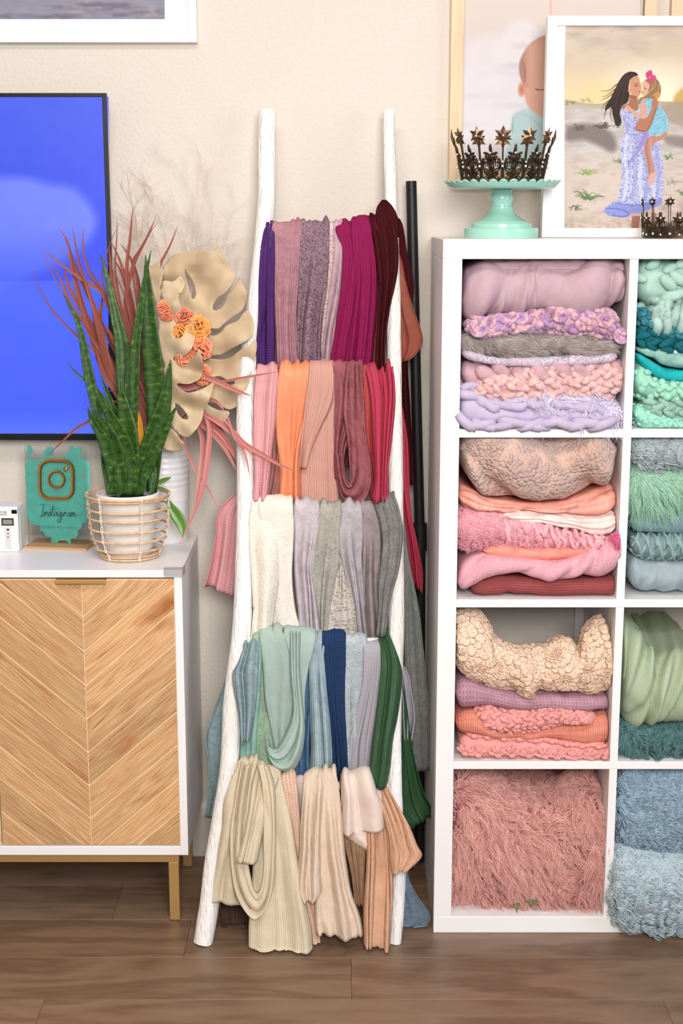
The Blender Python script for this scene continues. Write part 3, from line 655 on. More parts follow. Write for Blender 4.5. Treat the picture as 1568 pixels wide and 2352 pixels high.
scarf('dark green silk scarf at the right end of the fourth rung', 3, F_('green_silk', (44, 84, 52), 'satin', rough=0.55, rgb2=(50, 92, 58)), [
    drape(3, [(870, 1452, 892, 1444), (876, 908, 1480), (876, 921, 1530), (872, 922, 1570), (866, 914, 1640), (858, 900, 1710), (850, 888, 1806)], dbot=D0[3] - 0.09, folds=3, amp=0.012, seed=172, layer=0.006, slant=-0.12,
          back=[(888, 1480, 905, 1490), (905, 930, 1600), (916, 945, 1700), (920, 958, 1760), (922, 975, 1820), (926, 1880, 994, 1858), (950, 1902, 992, 1880)])])
# ---- lowest rung
scarf('large cream knit scarf with a long hanging loop at the left of the lowest rung', 4, F_('cream_knit', (224, 208, 178), 'knit', pitch=0.0032, strength=0.5, rgb2=(234, 222, 198)), [
    drape(4, [(560, 1748, 645, 1770), (556, 650, 1810), (570, 668, 1880), (580, 682, 1960), (576, 700, 2060), (570, 716, 2130), (568, 2180, 722, 2184)], folds=4, amp=0.009, seed=81, dbot=2.742, hem=0.004),
    drape(4, [(546, 1748, 592, 1738), (528, 592, 1780), (514, 580, 1840), (510, 576, 1900), (500, 570, 1960), (490, 562, 2020), (486, 2072, 556, 2082)], folds=3, amp=0.012, seed=82, layer=0.008, dbot=2.775),
    drape(4, [(582, 1746, 640, 1770), (575, 622, 1800), (570, 612, 1860), (560, 600, 1920), (545, 588, 1980)], folds=3, amp=0.010, seed=83, layer=0.016, dbot=2.76),
    flap([(552, 1752, 590, 1745), (538, 1830, 576, 1830), (530, 1920, 566, 1915), (532, 2000, 566, 1985), (550, 2066, 576, 2030), (584, 2108, 590, 2054), (608, 2092, 599, 2040), (623, 2050, 603, 2010), (630, 1960, 605, 1950), (632, 1880, 606, 1880), (626, 1810, 602, 1818), (614, 1757, 592, 1754)], D0[4] - 0.034, D0[4] - 0.034, bow=0.060, folds=3, amp=0.010, seed=84, nv=140)])
scarf('peach pink loose knit scarf between the cream knit and beige gauze', 4, F_('peach_knit', (232, 192, 168), 'knit', pitch=0.006), [
    drape(4, [(640, 1782, 680, 1780), (648, 684, 1830), (660, 690, 1900), (672, 696, 1980), (690, 720, 2080), (708, 736, 2176)], layer=-0.002, folds=2, amp=0.008, seed=85, dbot=2.765)])
scarf('little strip of lilac cloth behind the beige gauze on the lowest rung', 4, F_('lilac_strip', (196, 178, 178), 'smooth'), [
    drape(4, [(674, 1784, 702, 1784), (680, 702, 1830), (684, 704, 1890), (688, 706, 1960)], layer=-0.006, folds=2, amp=0.004, seed=86)])
scarf('crumpled beige gauze scarf with frayed ends on the lowest rung', 4, F_('beige_gauze', (222, 200, 178), 'gauze', strength=0.8, rgb2=(228, 208, 188)), [
    drape(4, [(700, 1780, 772, 1764), (700, 782, 1810), (706, 786, 1880), (712, 792, 1960), (722, 806, 2040), (722, 824, 2100), (726, 2146, 832, 2148)], folds=5, amp=0.014, seed=187, layer=0.004, dbot=2.765, hem=0.006, crumple=0.003),
    drape(4, [(697, 1782, 740, 1772), (694, 742, 1830), (690, 736, 1900), (688, 734, 1960), (680, 736, 2020), (680, 2044, 738, 2056), (692, 2064, 728, 2074)], folds=4, amp=0.011, seed=88, layer=0.012, dbot=2.765, hem=0.008, crumple=0.003)])
scarf('brown ribbed knit scarf below the folded blush cloth', 4, F_('brown_rib', (162, 126, 98), 'rib', pitch=0.006), [
    drape(4, [(780, 1786, 840, 1790), (786, 842, 1850), (788, 842, 1930), (806, 838, 2010), (816, 836, 2080)], layer=-0.004, folds=5, amp=0.005, seed=89, dbot=2.80)])
scarf('pale blush cotton cloth folded short over the right of the lowest rung', 4, F_('blush_cotton', (232, 212, 200), 'smooth', rgb2=(238, 220, 210)), [
    drape(4, [(782, 1778, 868, 1776), (784, 876, 1810), (782, 886, 1860), (784, 1912, 900, 1910), (788, 1920, 910, 1940), (846, 1956, 920, 1964)], folds=3, amp=0.010, seed=90, layer=0.012, slant=0.15),
    drape(4, [(784, 1776, 860, 1774), (790, 872, 1810), (788, 880, 1850), (784, 1912, 886, 1898), (784, 1918, 884, 1904)], folds=3, amp=0.010, seed=91, layer=0.018, slant=0.1)])
scarf('peach tan gauze scarf at the right end with frayed corner past the rail', 4, F_('tan_gauze', (208, 160, 128), 'gauze', strength=0.9, rgb2=(216, 172, 142)), [
    drape(4, [(862, 1800, 884, 1796), (870, 910, 1840), (884, 936, 1890), (894, 956, 1940), (900, 1990, 968, 1966), (904, 2008, 936, 1996)], dbot=2.76, folds=4, amp=0.010, seed=92, layer=0.005, hem=0.006, slant=0.1),
    drape(4, [(846, 1806, 880, 1800), (842, 890, 1870), (842, 900, 1960), (838, 902, 2040), (836, 898, 2110), (834, 2172, 896, 2186)], folds=5, amp=0.014, seed=193, dbot=2.745, hem=0.006, crumple=0.003)])
scarf('slate blue loose weave scarf trailing on the floor right of the ladder', 4, F_('slate_weave', (112, 132, 150), 'terry', pitch=0.004), [
    drape(4, [(850, 1800, 880, 1800), (852, 884, 1860), (856, 884, 1920)], layer=-0.006, folds=2, amp=0.005, seed=94, bdep=-0.02,
          back=[(884, 1870, 915, 1880), (890, 930, 1960), (900, 940, 2020), (904, 960, 2060), (906, 2100, 984, 2095), (904, 2150, 982, 2118), (906, 2172, 950, 2160)])])
scarf('dark brown knit scarf end on the floor behind the left rail', 4, F_('dark_brown_knit', (88, 66, 56), 'knit', pitch=0.006), [
    drape(4, [(560, 1790, 600, 1790), (562, 600, 1850), (564, 600, 1900)], layer=-0.006, folds=2, amp=0.005, seed=95, bdep=-0.02,
          back=[(540, 1900, 600, 1900), (525, 590, 2000), (508, 575, 2080), (512, 572, 2130), (520, 2150, 568, 2154)])])

# ================================================================== black stand pole
bk = plain('matte_black_metal', (26, 26, 28), 0.45, 0.3)
pl = thing('black_pole', 'black metal pole standing upright between ladder and white shelf', 'pole', (0.18, 3.14, 0))
a = at(944, 416, 3.165); b = at(958, 1010, 3.15); c = at(964, 1225, 3.145)
e = np.array([c[0] + 0.006, 3.13, 0.02])
Geo().tube([a, a + (b - a) * 0.01, b, c], 0.0118, 20).build('upper_tube', bk, pl, auto=50)
Geo().tube([c + (e - c) * 0.0, c + (e - c) * 0.5, e], 0.0135, 20).build('lower_tube', bk, pl, auto=50)
g = Geo(); g.tube([c + (c - e) * 0.03, c, c - (c - e) * 0.05], 0.0165, 20); g.tube([c + [0, 0, 0.0], c + [-0.016, -0.026, 0.0]], 0.005, 10); g.build('collar', bk, pl, auto=50)
Geo().blob(a + [-0.004, -0.0095, -0.018], np.diag([0.0042, 0.004, 0.0048])).build('hole_plug', plain('deep_black', (4, 4, 4), 0.9), pl)
for ang in (-2.0, -0.5, 1.0):
    q = np.array([math.cos(ang), math.sin(ang) * 0.35, 0]) * 0.05
    Geo().tube([e + [0, 0, 0.16], e + q * 0.8 + [0, 0, 0.08], e + q + [0, 0, -0.013]], 0.006, 10).build('leg', bk, pl, auto=50)
# ================================================================== textiles in the cubes
class Slab:
    """a folded textile seen from its rounded front edge; top and bottom outlines in pixels at depth df"""
    def __init__(s, cell, top, bot, df=2.85, depth=0.28, rnd=None, endr=0.02, wr=0.0025, fr=26, layers=0, ld=0.008, folds=None, slant=0.0, fam=0.010, seed=1, nu=90, na=22, sag=0.0):
        c, r = cell; x0, x1 = IX[c]; z0, z1 = IZ[3 - r]
        T = spline(np.array([(*at(x, y, df), 0) for x, y in top])[:, :3], nu); B = spline(np.array([(*at(x, y, df), 0) for x, y in bot])[:, :3], nu)
        M = (T + B) / 2; H = (T - B) / 2; hl = np.maximum(H[:, 2], 0.002)
        u = np.linspace(0, 1, nu); Ln = np.linalg.norm(np.diff(M, axis=0), axis=1).sum()
        e = np.clip(np.minimum(u, 1 - u) * Ln / endr, 0, 1); sc = np.sqrt(np.maximum(1 - (1 - e) ** 2, 0.0))
        rf = (np.minimum(hl * 1.1, 0.05) if rnd is None else np.full(nu, rnd))
        a = np.concatenate([np.full(5, -PI / 2), np.linspace(-PI / 2, PI / 2, na), np.full(7, PI / 2)])
        yb = np.concatenate([np.linspace(depth, depth / 6, 5), np.zeros(na), np.linspace(depth / 8, depth, 7)])
        ca, sa = np.cos(a)[:, None], np.sin(a)[:, None]
        P = M[None] + (H * (0.1 + 0.9 * sc)[:, None])[None] * sa[..., None]
        P[..., 1] = df + rf[None] * (1 - ca) + yb[:, None] + ((1 - sc) * endr)[None]
        P[..., 2] -= sag * np.maximum(yb - 0.02, 0)[:, None] * (sa > 0)
        O = np.stack(np.broadcast_arrays(0 * sa + 0 * u, -ca + 0 * u, sa + 0 * u), -1)
        # flow of the surface for wrinkles
        q = np.concatenate([[0], np.cumsum(np.linalg.norm(np.diff(P[:, nu // 2], axis=0), axis=1))])
        X, Q = u[None] * Ln, q[:, None]
        D = wr * fbm(X * fr, Q * fr, seed, 3) * (1 + 0.8 * vn(X * 6, Q * 6, seed + 8))
        if folds:
            Hh = fold_profile(len(a), nu, folds, seed, slant, 0.8); D = D + fam * (Hh - 0.35) * np.clip(ca + 0.35, 0, 1)
        if layers:
            w = (sa + 1) / 2 + 0.05 * vn(u * 5, 0 * u, seed + 3)[None]
            D = D - ld * (1 - np.abs(np.sin(PI * layers * np.clip(w, 0, 1))) ** 0.5) * (ca > 1e-3)
        P = P + D[..., None] * O
        inside = P[..., 1] > SF - 0.004
        P[..., 0] = np.where(inside, np.clip(P[..., 0], x0 + 0.0025, x1 - 0.0025), P[..., 0])
        P[..., 1] = np.minimum(P[..., 1], SB - 0.004)
        lo = np.where(inside, z0 + 0.0015, 0.003)
        P[..., 2] = np.maximum(P[..., 2], lo + 0.0004 * np.abs(np.arange(nu))[None] * 0); P[..., 2] = np.where(inside, np.minimum(P[..., 2], z1 - 0.003), P[..., 2])
        s.P, s.uv, s.na = P, np.stack(np.broadcast_arrays(X, Q), -1), na
        s.Ln, s.q = Ln, q
        du = np.gradient(P, axis=1); dv = np.gradient(P, axis=0)
        s.U = unit(du); s.N = unit(np.cross(du, dv)); s.N = s.N * np.where(np.sum(s.N * O, -1) < 0, -1, 1)[..., None]
        s.V = np.cross(s.N, s.U); s.V = s.V * np.where(np.sum(s.V * dv, -1) < 0, -1, 1)[..., None]
        s.arc = (q[4], q[4 + na]); s.nu = nu
    def geo(s): return Geo().grid(s.P, s.uv)
    def sample(s, u, w):
        """u 0..1 along, w 0..1 over the visible front arc (0 bottom, 1 top, up to 1.4 onto the top)"""
        qq = s.arc[0] + w * (s.arc[1] - s.arc[0]); i = np.clip(np.interp(qq, s.q, np.arange(len(s.q))), 0, len(s.q) - 1.001)
        j = np.clip(u, 0, 1) * (s.nu - 1.001); i0 = i.astype(int); j0 = j.astype(int); fi = (i - i0)[:, None]; fj = (j - j0)[:, None]
        def bl(A): return (A[i0, j0] * (1 - fj) + A[i0, j0 + 1] * fj) * (1 - fi) + (A[i0 + 1, j0] * (1 - fj) + A[i0 + 1, j0 + 1] * fj) * fi
        return bl(s.P), unit(bl(s.U)), unit(bl(s.V)), unit(bl(s.N))
    @property
    def height(s): return s.arc[1] - s.arc[0]
def frame(U, V, N, ang, a, b, c):
    ca, sa = np.cos(ang)[:, None], np.sin(ang)[:, None]
    X = U * ca + V * sa; Y = -U * sa + V * ca
    bc = lambda k: np.broadcast_to(np.asarray(k, float), ang.shape)[:, None]
    return np.stack([X * bc(a), Y * bc(b), N * bc(c)], 1)
def braid(s, pitch, r, rows=None, w0=0.02, w1=1.15, seed=0, lift=0.4, jit=0.12, u0=0.0, u1=1.0):
    """chunky V-stitches in rows over the front"""
    g = np.random.default_rng(seed); n = max(int(s.Ln * (u1 - u0) / pitch), 2)
    rows = rows or max(int(round(s.height * (w1 - w0) / (r * 3.0))), 1); geo = Geo()
    for k in range(rows):
        for leg in (-1, 1):
            u = u0 + (u1 - u0) * (np.arange(n) + 0.5 + g.normal(0, jit, n) + (0.5 if k % 2 else 0)) / n; w = w0 + (w1 - w0) * (k + 0.5 + leg * 0.21 + g.normal(0, jit * 0.4, n)) / rows
            P, U, V, N = s.sample(u, w); P = P + N * r * lift
            sz = g.uniform(0.85, 1.15, n)
            geo.blob(P, frame(U, V, N, leg * 0.6 + g.normal(0, 0.15, n), pitch * 0.68 * sz, r * 0.95 * sz, r * sz), (7, 9))
    return geo
def bobbles(s, pitch, r, w0=0.0, w1=1.2, seed=0, lift=0.3, flat=0.8, elong=1.2, u0=0, u1=1):
    g = np.random.default_rng(seed); nu = max(int(s.Ln * (u1 - u0) / pitch), 2); nw = max(int(s.height * (w1 - w0) / pitch), 1)
    uu, ww = np.meshgrid(np.arange(nu), np.arange(nw)); uu = uu + 0.5 * (ww % 2); k = uu.size
    u = u0 + (u1 - u0) * (uu.ravel() + 0.5 + g.normal(0, 0.25, k)) / nu; w = w0 + (w1 - w0) * (ww.ravel() + 0.5 + g.normal(0, 0.25, k)) / nw
    P, U, V, N = s.sample(u, w); sz = g.uniform(0.7, 1.3, k); P = P + N * (r * lift * sz)[:, None]
    return Geo().blob(P, frame(U, V, N, g.uniform(0, PI, k), r * elong * sz, r * sz, r * flat * sz), (6, 8))
def clusters(s, pitch, r, seed=0, w0=0.1, w1=1.05, leaves=6):
    g = np.random.default_rng(seed); nu = max(int(s.Ln / pitch), 2); nw = max(int(round(s.height * (w1 - w0) / pitch)), 1); geo = Geo()
    uu, ww = np.meshgrid(np.arange(nu), np.arange(nw)); k = uu.size
    u = (uu.ravel() + 0.5 + 0.5 * (ww.ravel() % 2) + g.normal(0, 0.08, k)) / nu; w = w0 + (w1 - w0) * (ww.ravel() + 0.5) / nw
    P, U, V, N = s.sample(u, w)
    for j in range(leaves):
        a = PI * (0.08 + 0.84 * j / (leaves - 1)) + g.normal(0, 0.12, k)
        off = (U * np.cos(a)[:, None] + V * np.sin(a)[:, None]) * pitch * 0.36 - V * pitch * 0.25
        geo.blob(P + off + N * r * 0.6, frame(U, V, N, a, pitch * 0.36, r, r * 1.1), (6, 8))
    geo.blob(P - V * pitch * 0.3 + N * r * 0.9, frame(U, V, N, np.zeros(k), r * 1.6, r * 1.2, r * 1.1), (6, 8))
    return geo
def rope(s, r, turns, seed=0, w0=0.1, w1=1.1, amp=0.35, lift=0.7, u0=0.0, u1=1.0):
    g = np.random.default_rng(seed); geo = Geo()
    for k in range(turns):
        n = 60; t = np.linspace(u0, u1, n); w = w0 + (w1 - w0) * (k + 0.5) / turns + amp / turns * np.sin(t * (u1 - u0) * s.Ln / (r * 5.5) * 2 * PI + g.uniform(0, 6)) + 0.1 * vn(t * 4, t * 0 + k, seed)
        uu = t + 0.012 * np.sin(t * s.Ln / (r * 5.5) * 4 * PI)
        P, U, V, N = s.sample(uu, w); geo.tube(P + N * r * (lift + 0.4 * np.sin(t * 40 + k))[:, None], r * (1 + 0.15 * vn(t * 18, t * 0, seed + k)), 8)
    return geo
def links(s, pitch, r, rows, seed=0, w0=0.0, w1=1.1):
    g = np.random.default_rng(seed); n = max(int(s.Ln / pitch), 2); geo = Geo(); th = np.arange(22) * 2 * PI / 22
    for k in range(rows):
        for i in range(n + 1):
            for leg in (0, 1):
                u = (i + 0.5 * leg + 0.25 * (k % 2) + g.normal(0, 0.05)) / n; w = w0 + (w1 - w0) * (k + 0.5 + g.normal(0, 0.06)) / rows
                if not 0.02 < u < 0.98: continue
                P, U, V, N = [q[0] for q in s.sample(np.array([u]), np.array([w]))]; tl = (0.32 if leg else -0.30) + g.normal(0, 0.1)
                X = U * math.cos(tl) + V * math.sin(tl); Y = -U * math.sin(tl) + V * math.cos(tl)
                geo.tube(P + N * r * 0.5 + np.cos(th)[:, None] * X * pitch * 0.62 + np.sin(th)[:, None] * (Y * r * 1.15 + N * r * 0.5) + np.cos(2 * th)[:, None] * N * (-r * 0.3), r * (1 + 0.1 * np.sin(th * 2 + i)), 8, closed=True)
    return geo
def hairmat(name, rgb, rgb2, rough=0.75):
    if name in MATS: return MATS[name]
    t = NT(name).set(rgb, rough); h = t.n('HairInfo'); t.p.inputs['Specular IOR Level'].default_value = 0.3
    t.p.inputs['Sheen Weight'].default_value = 0.2
    t.l(t.ramp(h.outputs['Random'], [(0.1, rgb), (0.9, rgb2)]), t.p.inputs['Base Color']); MATS[name] = t.m; return t.m
def fur(s, name, parent, mat, n, length, rad, stiff=0.55, grav=0.5, curl=0.0, freq=2.0, clump=0.5, cells=(14, 6), w0=0.0, w1=1.35, npts=8, seed=0, flow=0.35, lenvar=0.35, u0=0.0, u1=1.0, minz=None):
    g = np.random.default_rng(seed); u = g.uniform(u0, u1, n); w = g.uniform(w0, w1, n)
    P, U, V, N = s.sample(u, w)
    ci, cj = np.floor(u * cells[0] + 0.4 * vn(u * 9, w * 5, seed)).astype(int), np.floor(w * cells[1] + 0.4 * vn(u * 7, w * 4, seed + 1)).astype(int)
    cid = ci * 131 + cj; ur = lambda k: hsh(cid, cid * 0 + k, seed)
    cu = (ci + ur(1)) / cells[0]; cw = (cj + ur(2)) / cells[1]
    Pc, _, _, Nc = s.sample(np.clip(cu, u0, u1), np.clip(cw, w0, w1))
    ang = 2 * PI * ur(3); fl = U * np.cos(ang)[:, None] + V * np.sin(ang)[:, None]
    fn = vn(u * 5, w * 3, seed + 4) * PI; fl = fl * 0.6 + (U * np.cos(fn)[:, None] + V * np.sin(fn)[:, None])
    L = length * (1 + lenvar * g.uniform(-1, 1, n))[:, None]; G = np.array([0, 0, -1.0])
    ph = g.uniform(0, 2 * PI, n) * (1 - clump) + 2 * PI * ur(5) * clump; sgn = np.where(ur(6) > 0.5, 1, -1)
    S = np.linspace(0, 1, npts); pts = np.zeros((n, npts, 3))
    for i, t in enumerate(S):
        base = P * (1 - clump * t) + (Pc + (P - Pc) * 0.25) * clump * t
        nn = unit(N * (1 - clump * 0.5) + Nc * clump * 0.5)
        p = base + nn * L * stiff * (t - 0.35 * t * t) + fl * L * flow * t + G * L * grav * t * t
        if curl:
            a = freq * 2 * PI * t * sgn + ph; c = curl * min(1, t * 3)
            p = p + c * (U * np.cos(a)[:, None] + V * np.sin(a)[:, None]) + c * 0.6 * nn * np.sin(a)[:, None]
        pts[:, i] = p
    if minz is not None: pts[..., 2] = np.maximum(pts[..., 2], minz)
    hc = bpy.data.hair_curves.new(name); hc.add_curves([npts] * n)
    hc.attributes['position'].data.foreach_set('vector', pts.astype(np.float32).ravel())
    ra = hc.attributes.new('radius', 'FLOAT', 'POINT')
    rr = rad * (1 - 0.75 * S[None] ** 2) * g.uniform(0.7, 1.2, n)[:, None]
    ra.data.foreach_set('value', rr.astype(np.float32).ravel())
    hc.materials.append(mat)
    o = bpy.data.objects.new(name, hc); col.objects.link(o); o.parent = parent
    return tag(o, kind='stuff')
CELLG = {(0, 0): 'textiles in the upper left cube', (0, 1): 'textiles in the second cube of the left column', (0, 2): 'textiles in the third cube of the left column',
         (1, 0): 'textiles in the upper right cube', (1, 1): 'textiles in the second cube of the right column', (1, 2): 'textiles in the third cube of the right column', (1, 3): 'textiles in the lowest right cube'}
def textile(name, label, cat, cell, s, mat, extra=()):
    o = s.geo().build(name, mat); tag(o, label, cat, CELLG.get(cell))
    x0, x1 = IX[cell[0]]; z0, z1 = IZ[3 - cell[1]]
    for nm, geo, m in extra:
        for V in geo.v:                                     # yarn stays inside its cube
            i_ = V[:, 1] > SF - 0.001; V[:, 0] = np.where(i_, np.clip(V[:, 0], x0 + 0.001, x1 - 0.001), V[:, 0]); V[:, 2] = np.where(i_, np.clip(V[:, 2], z0 + 0.001, z1 - 0.001), V[:, 2])
        tag(geo.build(nm, m, o), kind='stuff')
    return o
def twin(name, c1, c2, c3, scale=45, rough=0.9):
    if name in MATS: return MATS[name]
    t = NT(name).set(c1, rough); n = t.n('TexNoise', i_Scale=scale, i_Detail=1.0); t.l(t.coord('Object'), n.inputs['Vector'])
    t.l(t.ramp(n.outputs[0], [(0.36, c1), (0.47, c2), (0.58, c3), (0.66, c1)]), t.p.inputs['Base Color'])
    t.p.inputs['Sheen Weight'].default_value = 0.3
    n2 = t.n('TexNoise', i_Scale=240.0, i_Detail=3.0); t.l(t.coord('Object', (1, 1, 0.4)), n2.inputs['Vector']); t.bump(n2.outputs[0], 0.5, 0.002)
    MATS[name] = t.m; return t.m

# ---- upper left cube
A = (0, 0)
s = Slab(A, [(1064, 640), (1078, 618), (1110, 602), (1160, 606), (1205, 600), (1260, 603), (1320, 612), (1370, 604), (1420, 606), (1443, 628)],
         [(1064, 752), (1092, 740), (1130, 728), (1190, 727), (1235, 721), (1280, 717), (1336, 715), (1392, 711), (1428, 692), (1443, 660)], df=2.842, folds=12, fam=0.014, slant=0.25, seed=3, layers=0, wr=0.002, nu=180)
s2 = Slab(A, [(1100, 600), (1200, 594), (1330, 594), (1444, 596)], [(1100, 640), (1200, 640), (1330, 640), (1444, 640)], df=2.862, layers=3, seed=4, wr=0.003)
o = (lambda g: g.build('folded_blanket', F_('mauve_blanket', (190, 160, 172), 'smooth', rgb2=(198, 168, 178))))(s.geo().grid(s2.P, s2.uv))
tag(o, 'big folded mauve blanket at the top of the upper left cube', 'blanket', CELLG[A])
s = Slab(A, [(1072, 744), (1092, 733), (1130, 732), (1182, 730), (1242, 720), (1290, 712), (1330, 716), (1392, 716), (1428, 735)],
         [(1074, 766), (1130, 772), (1182, 758), (1242, 758), (1295, 770), (1355, 769), (1392, 778), (1428, 785)], df=2.836, seed=5)
g = bobbles(s, 0.0125, 0.0068, seed=5, elong=1.6)
for (x, y, r) in ((1097, 752, 0.018), (1284, 722, 0.015), (1386, 735, 0.014), (1425, 770, 0.015)):
    c = at(x, y, 2.836); g.blob(c, np.diag([r, r * 0.7, r * 0.85]), (8, 12))
    a = np.linspace(0, 3 * 2 * PI, 60); g.tube(c + np.stack([np.cos(a) * r * (0.3 + a / 30), -0.008 - 0.004 * np.cos(a * 0.7), np.sin(a) * r * (0.3 + a / 30)], -1), 0.0042, 7)
textile('art_yarn_blanket', 'knobbly purple and pink art yarn layer under the big mauve blanket', 'blanket', A, s, twin('purple_yarn', (172, 136, 184), (222, 178, 182), (160, 116, 148)), [('yarn_knobs', g, MATS['purple_yarn'])])
s = Slab(A, [(1062, 765), (1130, 771), (1205, 762), (1317, 772), (1424, 782)], [(1062, 800), (1130, 817), (1205, 821), (1317, 816), (1424, 808)], df=2.842, seed=6)
o = textile('grey_fur_throw', 'short grey fur throw in the middle of the upper left cube', 'throw', A, s, F_('grey_fur_base', (158, 148, 146), 'terry', pitch=0.006))
fur(s, 'fur', o, hairmat('grey_hair', (168, 158, 154), (192, 182, 178)), 9000, 0.016, 0.0004, stiff=0.5, grav=0.25, clump=0.35, cells=(16, 5), npts=5, seed=6, flow=0.8)
s = Slab(A, [(1062, 802), (1130, 819), (1205, 823), (1317, 817), (1422, 810)], [(1062, 824), (1130, 838), (1205, 843), (1317, 843), (1422, 832)], df=2.838, seed=7, wr=0.001)
textile('lace_shawl', 'thin pale lilac lace shawl under the grey fur throw', 'shawl', A, s, F_('lilac_lace', (204, 192, 206), 'lace', pitch=0.0045, holes=(160, 144, 164)))
s = Slab(A, [(1062, 828), (1110, 838), (1150, 842), (1300, 842), (1424, 834)], [(1060, 888), (1100, 898), (1150, 890), (1300, 884), (1424, 880)], df=2.852, seed=8)
textile('roving_blanket', 'dusky pink thick roving blanket bulging at left above the bumpy pink knit', 'blanket', A, s, F_('roving_pink', (196, 156, 166), 'smooth', coord='Object'), [('roving', braid(s, 0.036, 0.016, rows=2, seed=8), F_('roving_pink', (0, 0, 0)))])
s = Slab(A, [(1112, 878), (1150, 860), (1200, 850), (1260, 842), (1330, 844), (1380, 840), (1424, 836)], [(1078, 906), (1150, 922), (1200, 927), (1280, 920), (1350, 914), (1426, 915)], df=2.834, seed=9)
textile('bumpy_knit_blanket', 'bumpy pale pink thick and thin yarn blanket above the lilac chain knit', 'blanket', A, s, twin('bumpy_pink', (214, 172, 170), (226, 188, 184), (204, 158, 160), 60), [('stitches', braid(s, 0.0185, 0.0078, seed=9, jit=0.3), MATS['bumpy_pink'])])
s = Slab(A, [(1225, 905), (1280, 893), (1330, 896), (1390, 915), (1428, 950)], [(1225, 950), (1300, 950), (1380, 968), (1428, 982)], df=2.836, seed=10)
o = textile('lilac_fleece', 'fluffy white and lilac fleece spilling out right of the chain knit', 'fleece', A, s, F_('lilac_fleece_base', (202, 190, 224), 'terry', pitch=0.005))
fur(s, 'fleece_locks', o, hairmat('lilac_hair', (236, 232, 240), (206, 194, 230)), 2200, 0.042, 0.0009, stiff=0.4, grav=0.35, curl=0.003, freq=1.3, clump=0.75, cells=(18, 4), seed=10, flow=0.6)
s = Slab(A, [(1056, 908), (1085, 906), (1130, 926), (1200, 928), (1300, 928), (1350, 934), (1392, 952)], [(1054, 974), (1080, 982), (1150, 984), (1250, 984), (1330, 985), (1395, 984)], df=2.826, seed=11)
textile('chunky_chain_blanket', 'lavender blanket of very thick chain knit at the bottom of the upper left cube', 'blanket', A, s, F_('lavender_roving', (190, 178, 208), 'smooth', coord='Object', rgb2=(198, 188, 216)), [('chain_stitches', links(s, 0.046, 0.0100, 3, seed=11, w0=-0.05, w1=1.15), F_('lavender_roving', (0, 0, 0)))])

# ---- second cube, left column
A = (0, 1)
s = Slab(A, [(1056, 1003), (1120, 1001), (1250, 1000), (1350, 1001), (1425, 1003)], [(1056, 1070), (1078, 1108), (1130, 1140), (1200, 1157), (1260, 1160), (1330, 1147), (1390, 1112), (1425, 1062)], df=2.836, rnd=0.07, folds=3, fam=0.036, slant=-0.6, seed=78, wr=0.005, fr=16, nu=150, endr=0.03)
t = NT('plush_boucle').set((190, 156, 142), 0.95)
vo = t.n('TexVoronoi', i_Scale=170.0); t.l(t.coord('UV'), vo.inputs['Vector']); nz = t.n('TexNoise', i_Scale=30.0, i_Detail=5.0); t.l(t.coord('UV'), nz.inputs['Vector'])
fq = t.ramp(nz.outputs[0], [(0.46, (0, 0, 0)), (0.68, (235, 235, 235))])
t.l(t.mix(fq, lin((194, 166, 156)), lin((214, 180, 164))), t.p.inputs['Base Color'])
h = t.math('MULTIPLY', t.math('SUBTRACT', 1.0, vo.outputs['Distance']), t.math('SUBTRACT', 1.15, fq)); t.bump(h, 1.0, 0.006)
t.p.inputs['Sheen Weight'].default_value = 0.3
textile('plush_boucle_throw', 'plump brownish pink curly plush throw bulging from top of the second left cube', 'throw', A, s, t.m)
s = Slab(A, [(1054, 1114), (1075, 1128), (1120, 1148), (1200, 1162), (1300, 1158), (1380, 1132), (1422, 1114)], [(1054, 1168), (1100, 1181), (1150, 1182), (1210, 1174), (1300, 1184), (1380, 1187), (1422, 1178)], df=2.848, folds=5, fam=0.008, slant=0.4, seed=15, layers=2)
textile('satin_cloth', 'shiny coral peach cloth folded under the plush throw', 'cloth', A, s, F_('coral_satin', (246, 164, 146), 'satin', rough=0.5))
s = Slab(A, [(1150, 1184), (1200, 1176), (1260, 1181), (1330, 1187), (1422, 1180)], [(1160, 1194), (1240, 1207), (1310, 1217), (1360, 1234), (1400, 1232), (1422, 1216)], df=2.842, layers=3, seed=16, folds=3, fam=0.004)
textile('silk_cloth', 'folded pale cream pink silk cloth above the curly pink mohair', 'cloth', A, s, F_('cream_pink_silk', (242, 214, 206), 'satin', rough=0.5))
s = Slab(A, [(1053, 1180), (1110, 1184), (1180, 1192), (1250, 1208), (1320, 1226), (1395, 1240)], [(1053, 1268), (1110, 1262), (1180, 1258), (1250, 1264), (1330, 1262), (1402, 1256)], df=2.838, seed=17)
o = textile('mohair_throw', 'curly candy pink mohair throw with thick loose locks in the second left cube', 'throw', A, s, F_('mohair_base', (232, 158, 170), 'terry', pitch=0.006))
fur(s, 'mohair_curls', o, hairmat('mohair_hair', (244, 186, 194), (232, 158, 172)), 3600, 0.020, 0.0007, stiff=0.5, grav=0.3, curl=0.0035, freq=2.0, clump=0.6, cells=(26, 7), npts=12, seed=17, u1=0.55)
tag(rope(s, 0.0048, 4, seed=18, u0=0.3, u1=1.0, amp=0.9).build('yarn_locks', F_('mohair_lock', (240, 172, 182), 'smooth', coord='Object'), o), kind='stuff')
s = Slab(A, [(1108, 1262), (1150, 1254), (1220, 1260), (1300, 1260), (1380, 1246), (1408, 1238)], [(1108, 1274), (1160, 1290), (1220, 1292), (1300, 1284), (1380, 1270), (1408, 1252)], df=2.834, seed=19, folds=3, fam=0.005, slant=0.3)
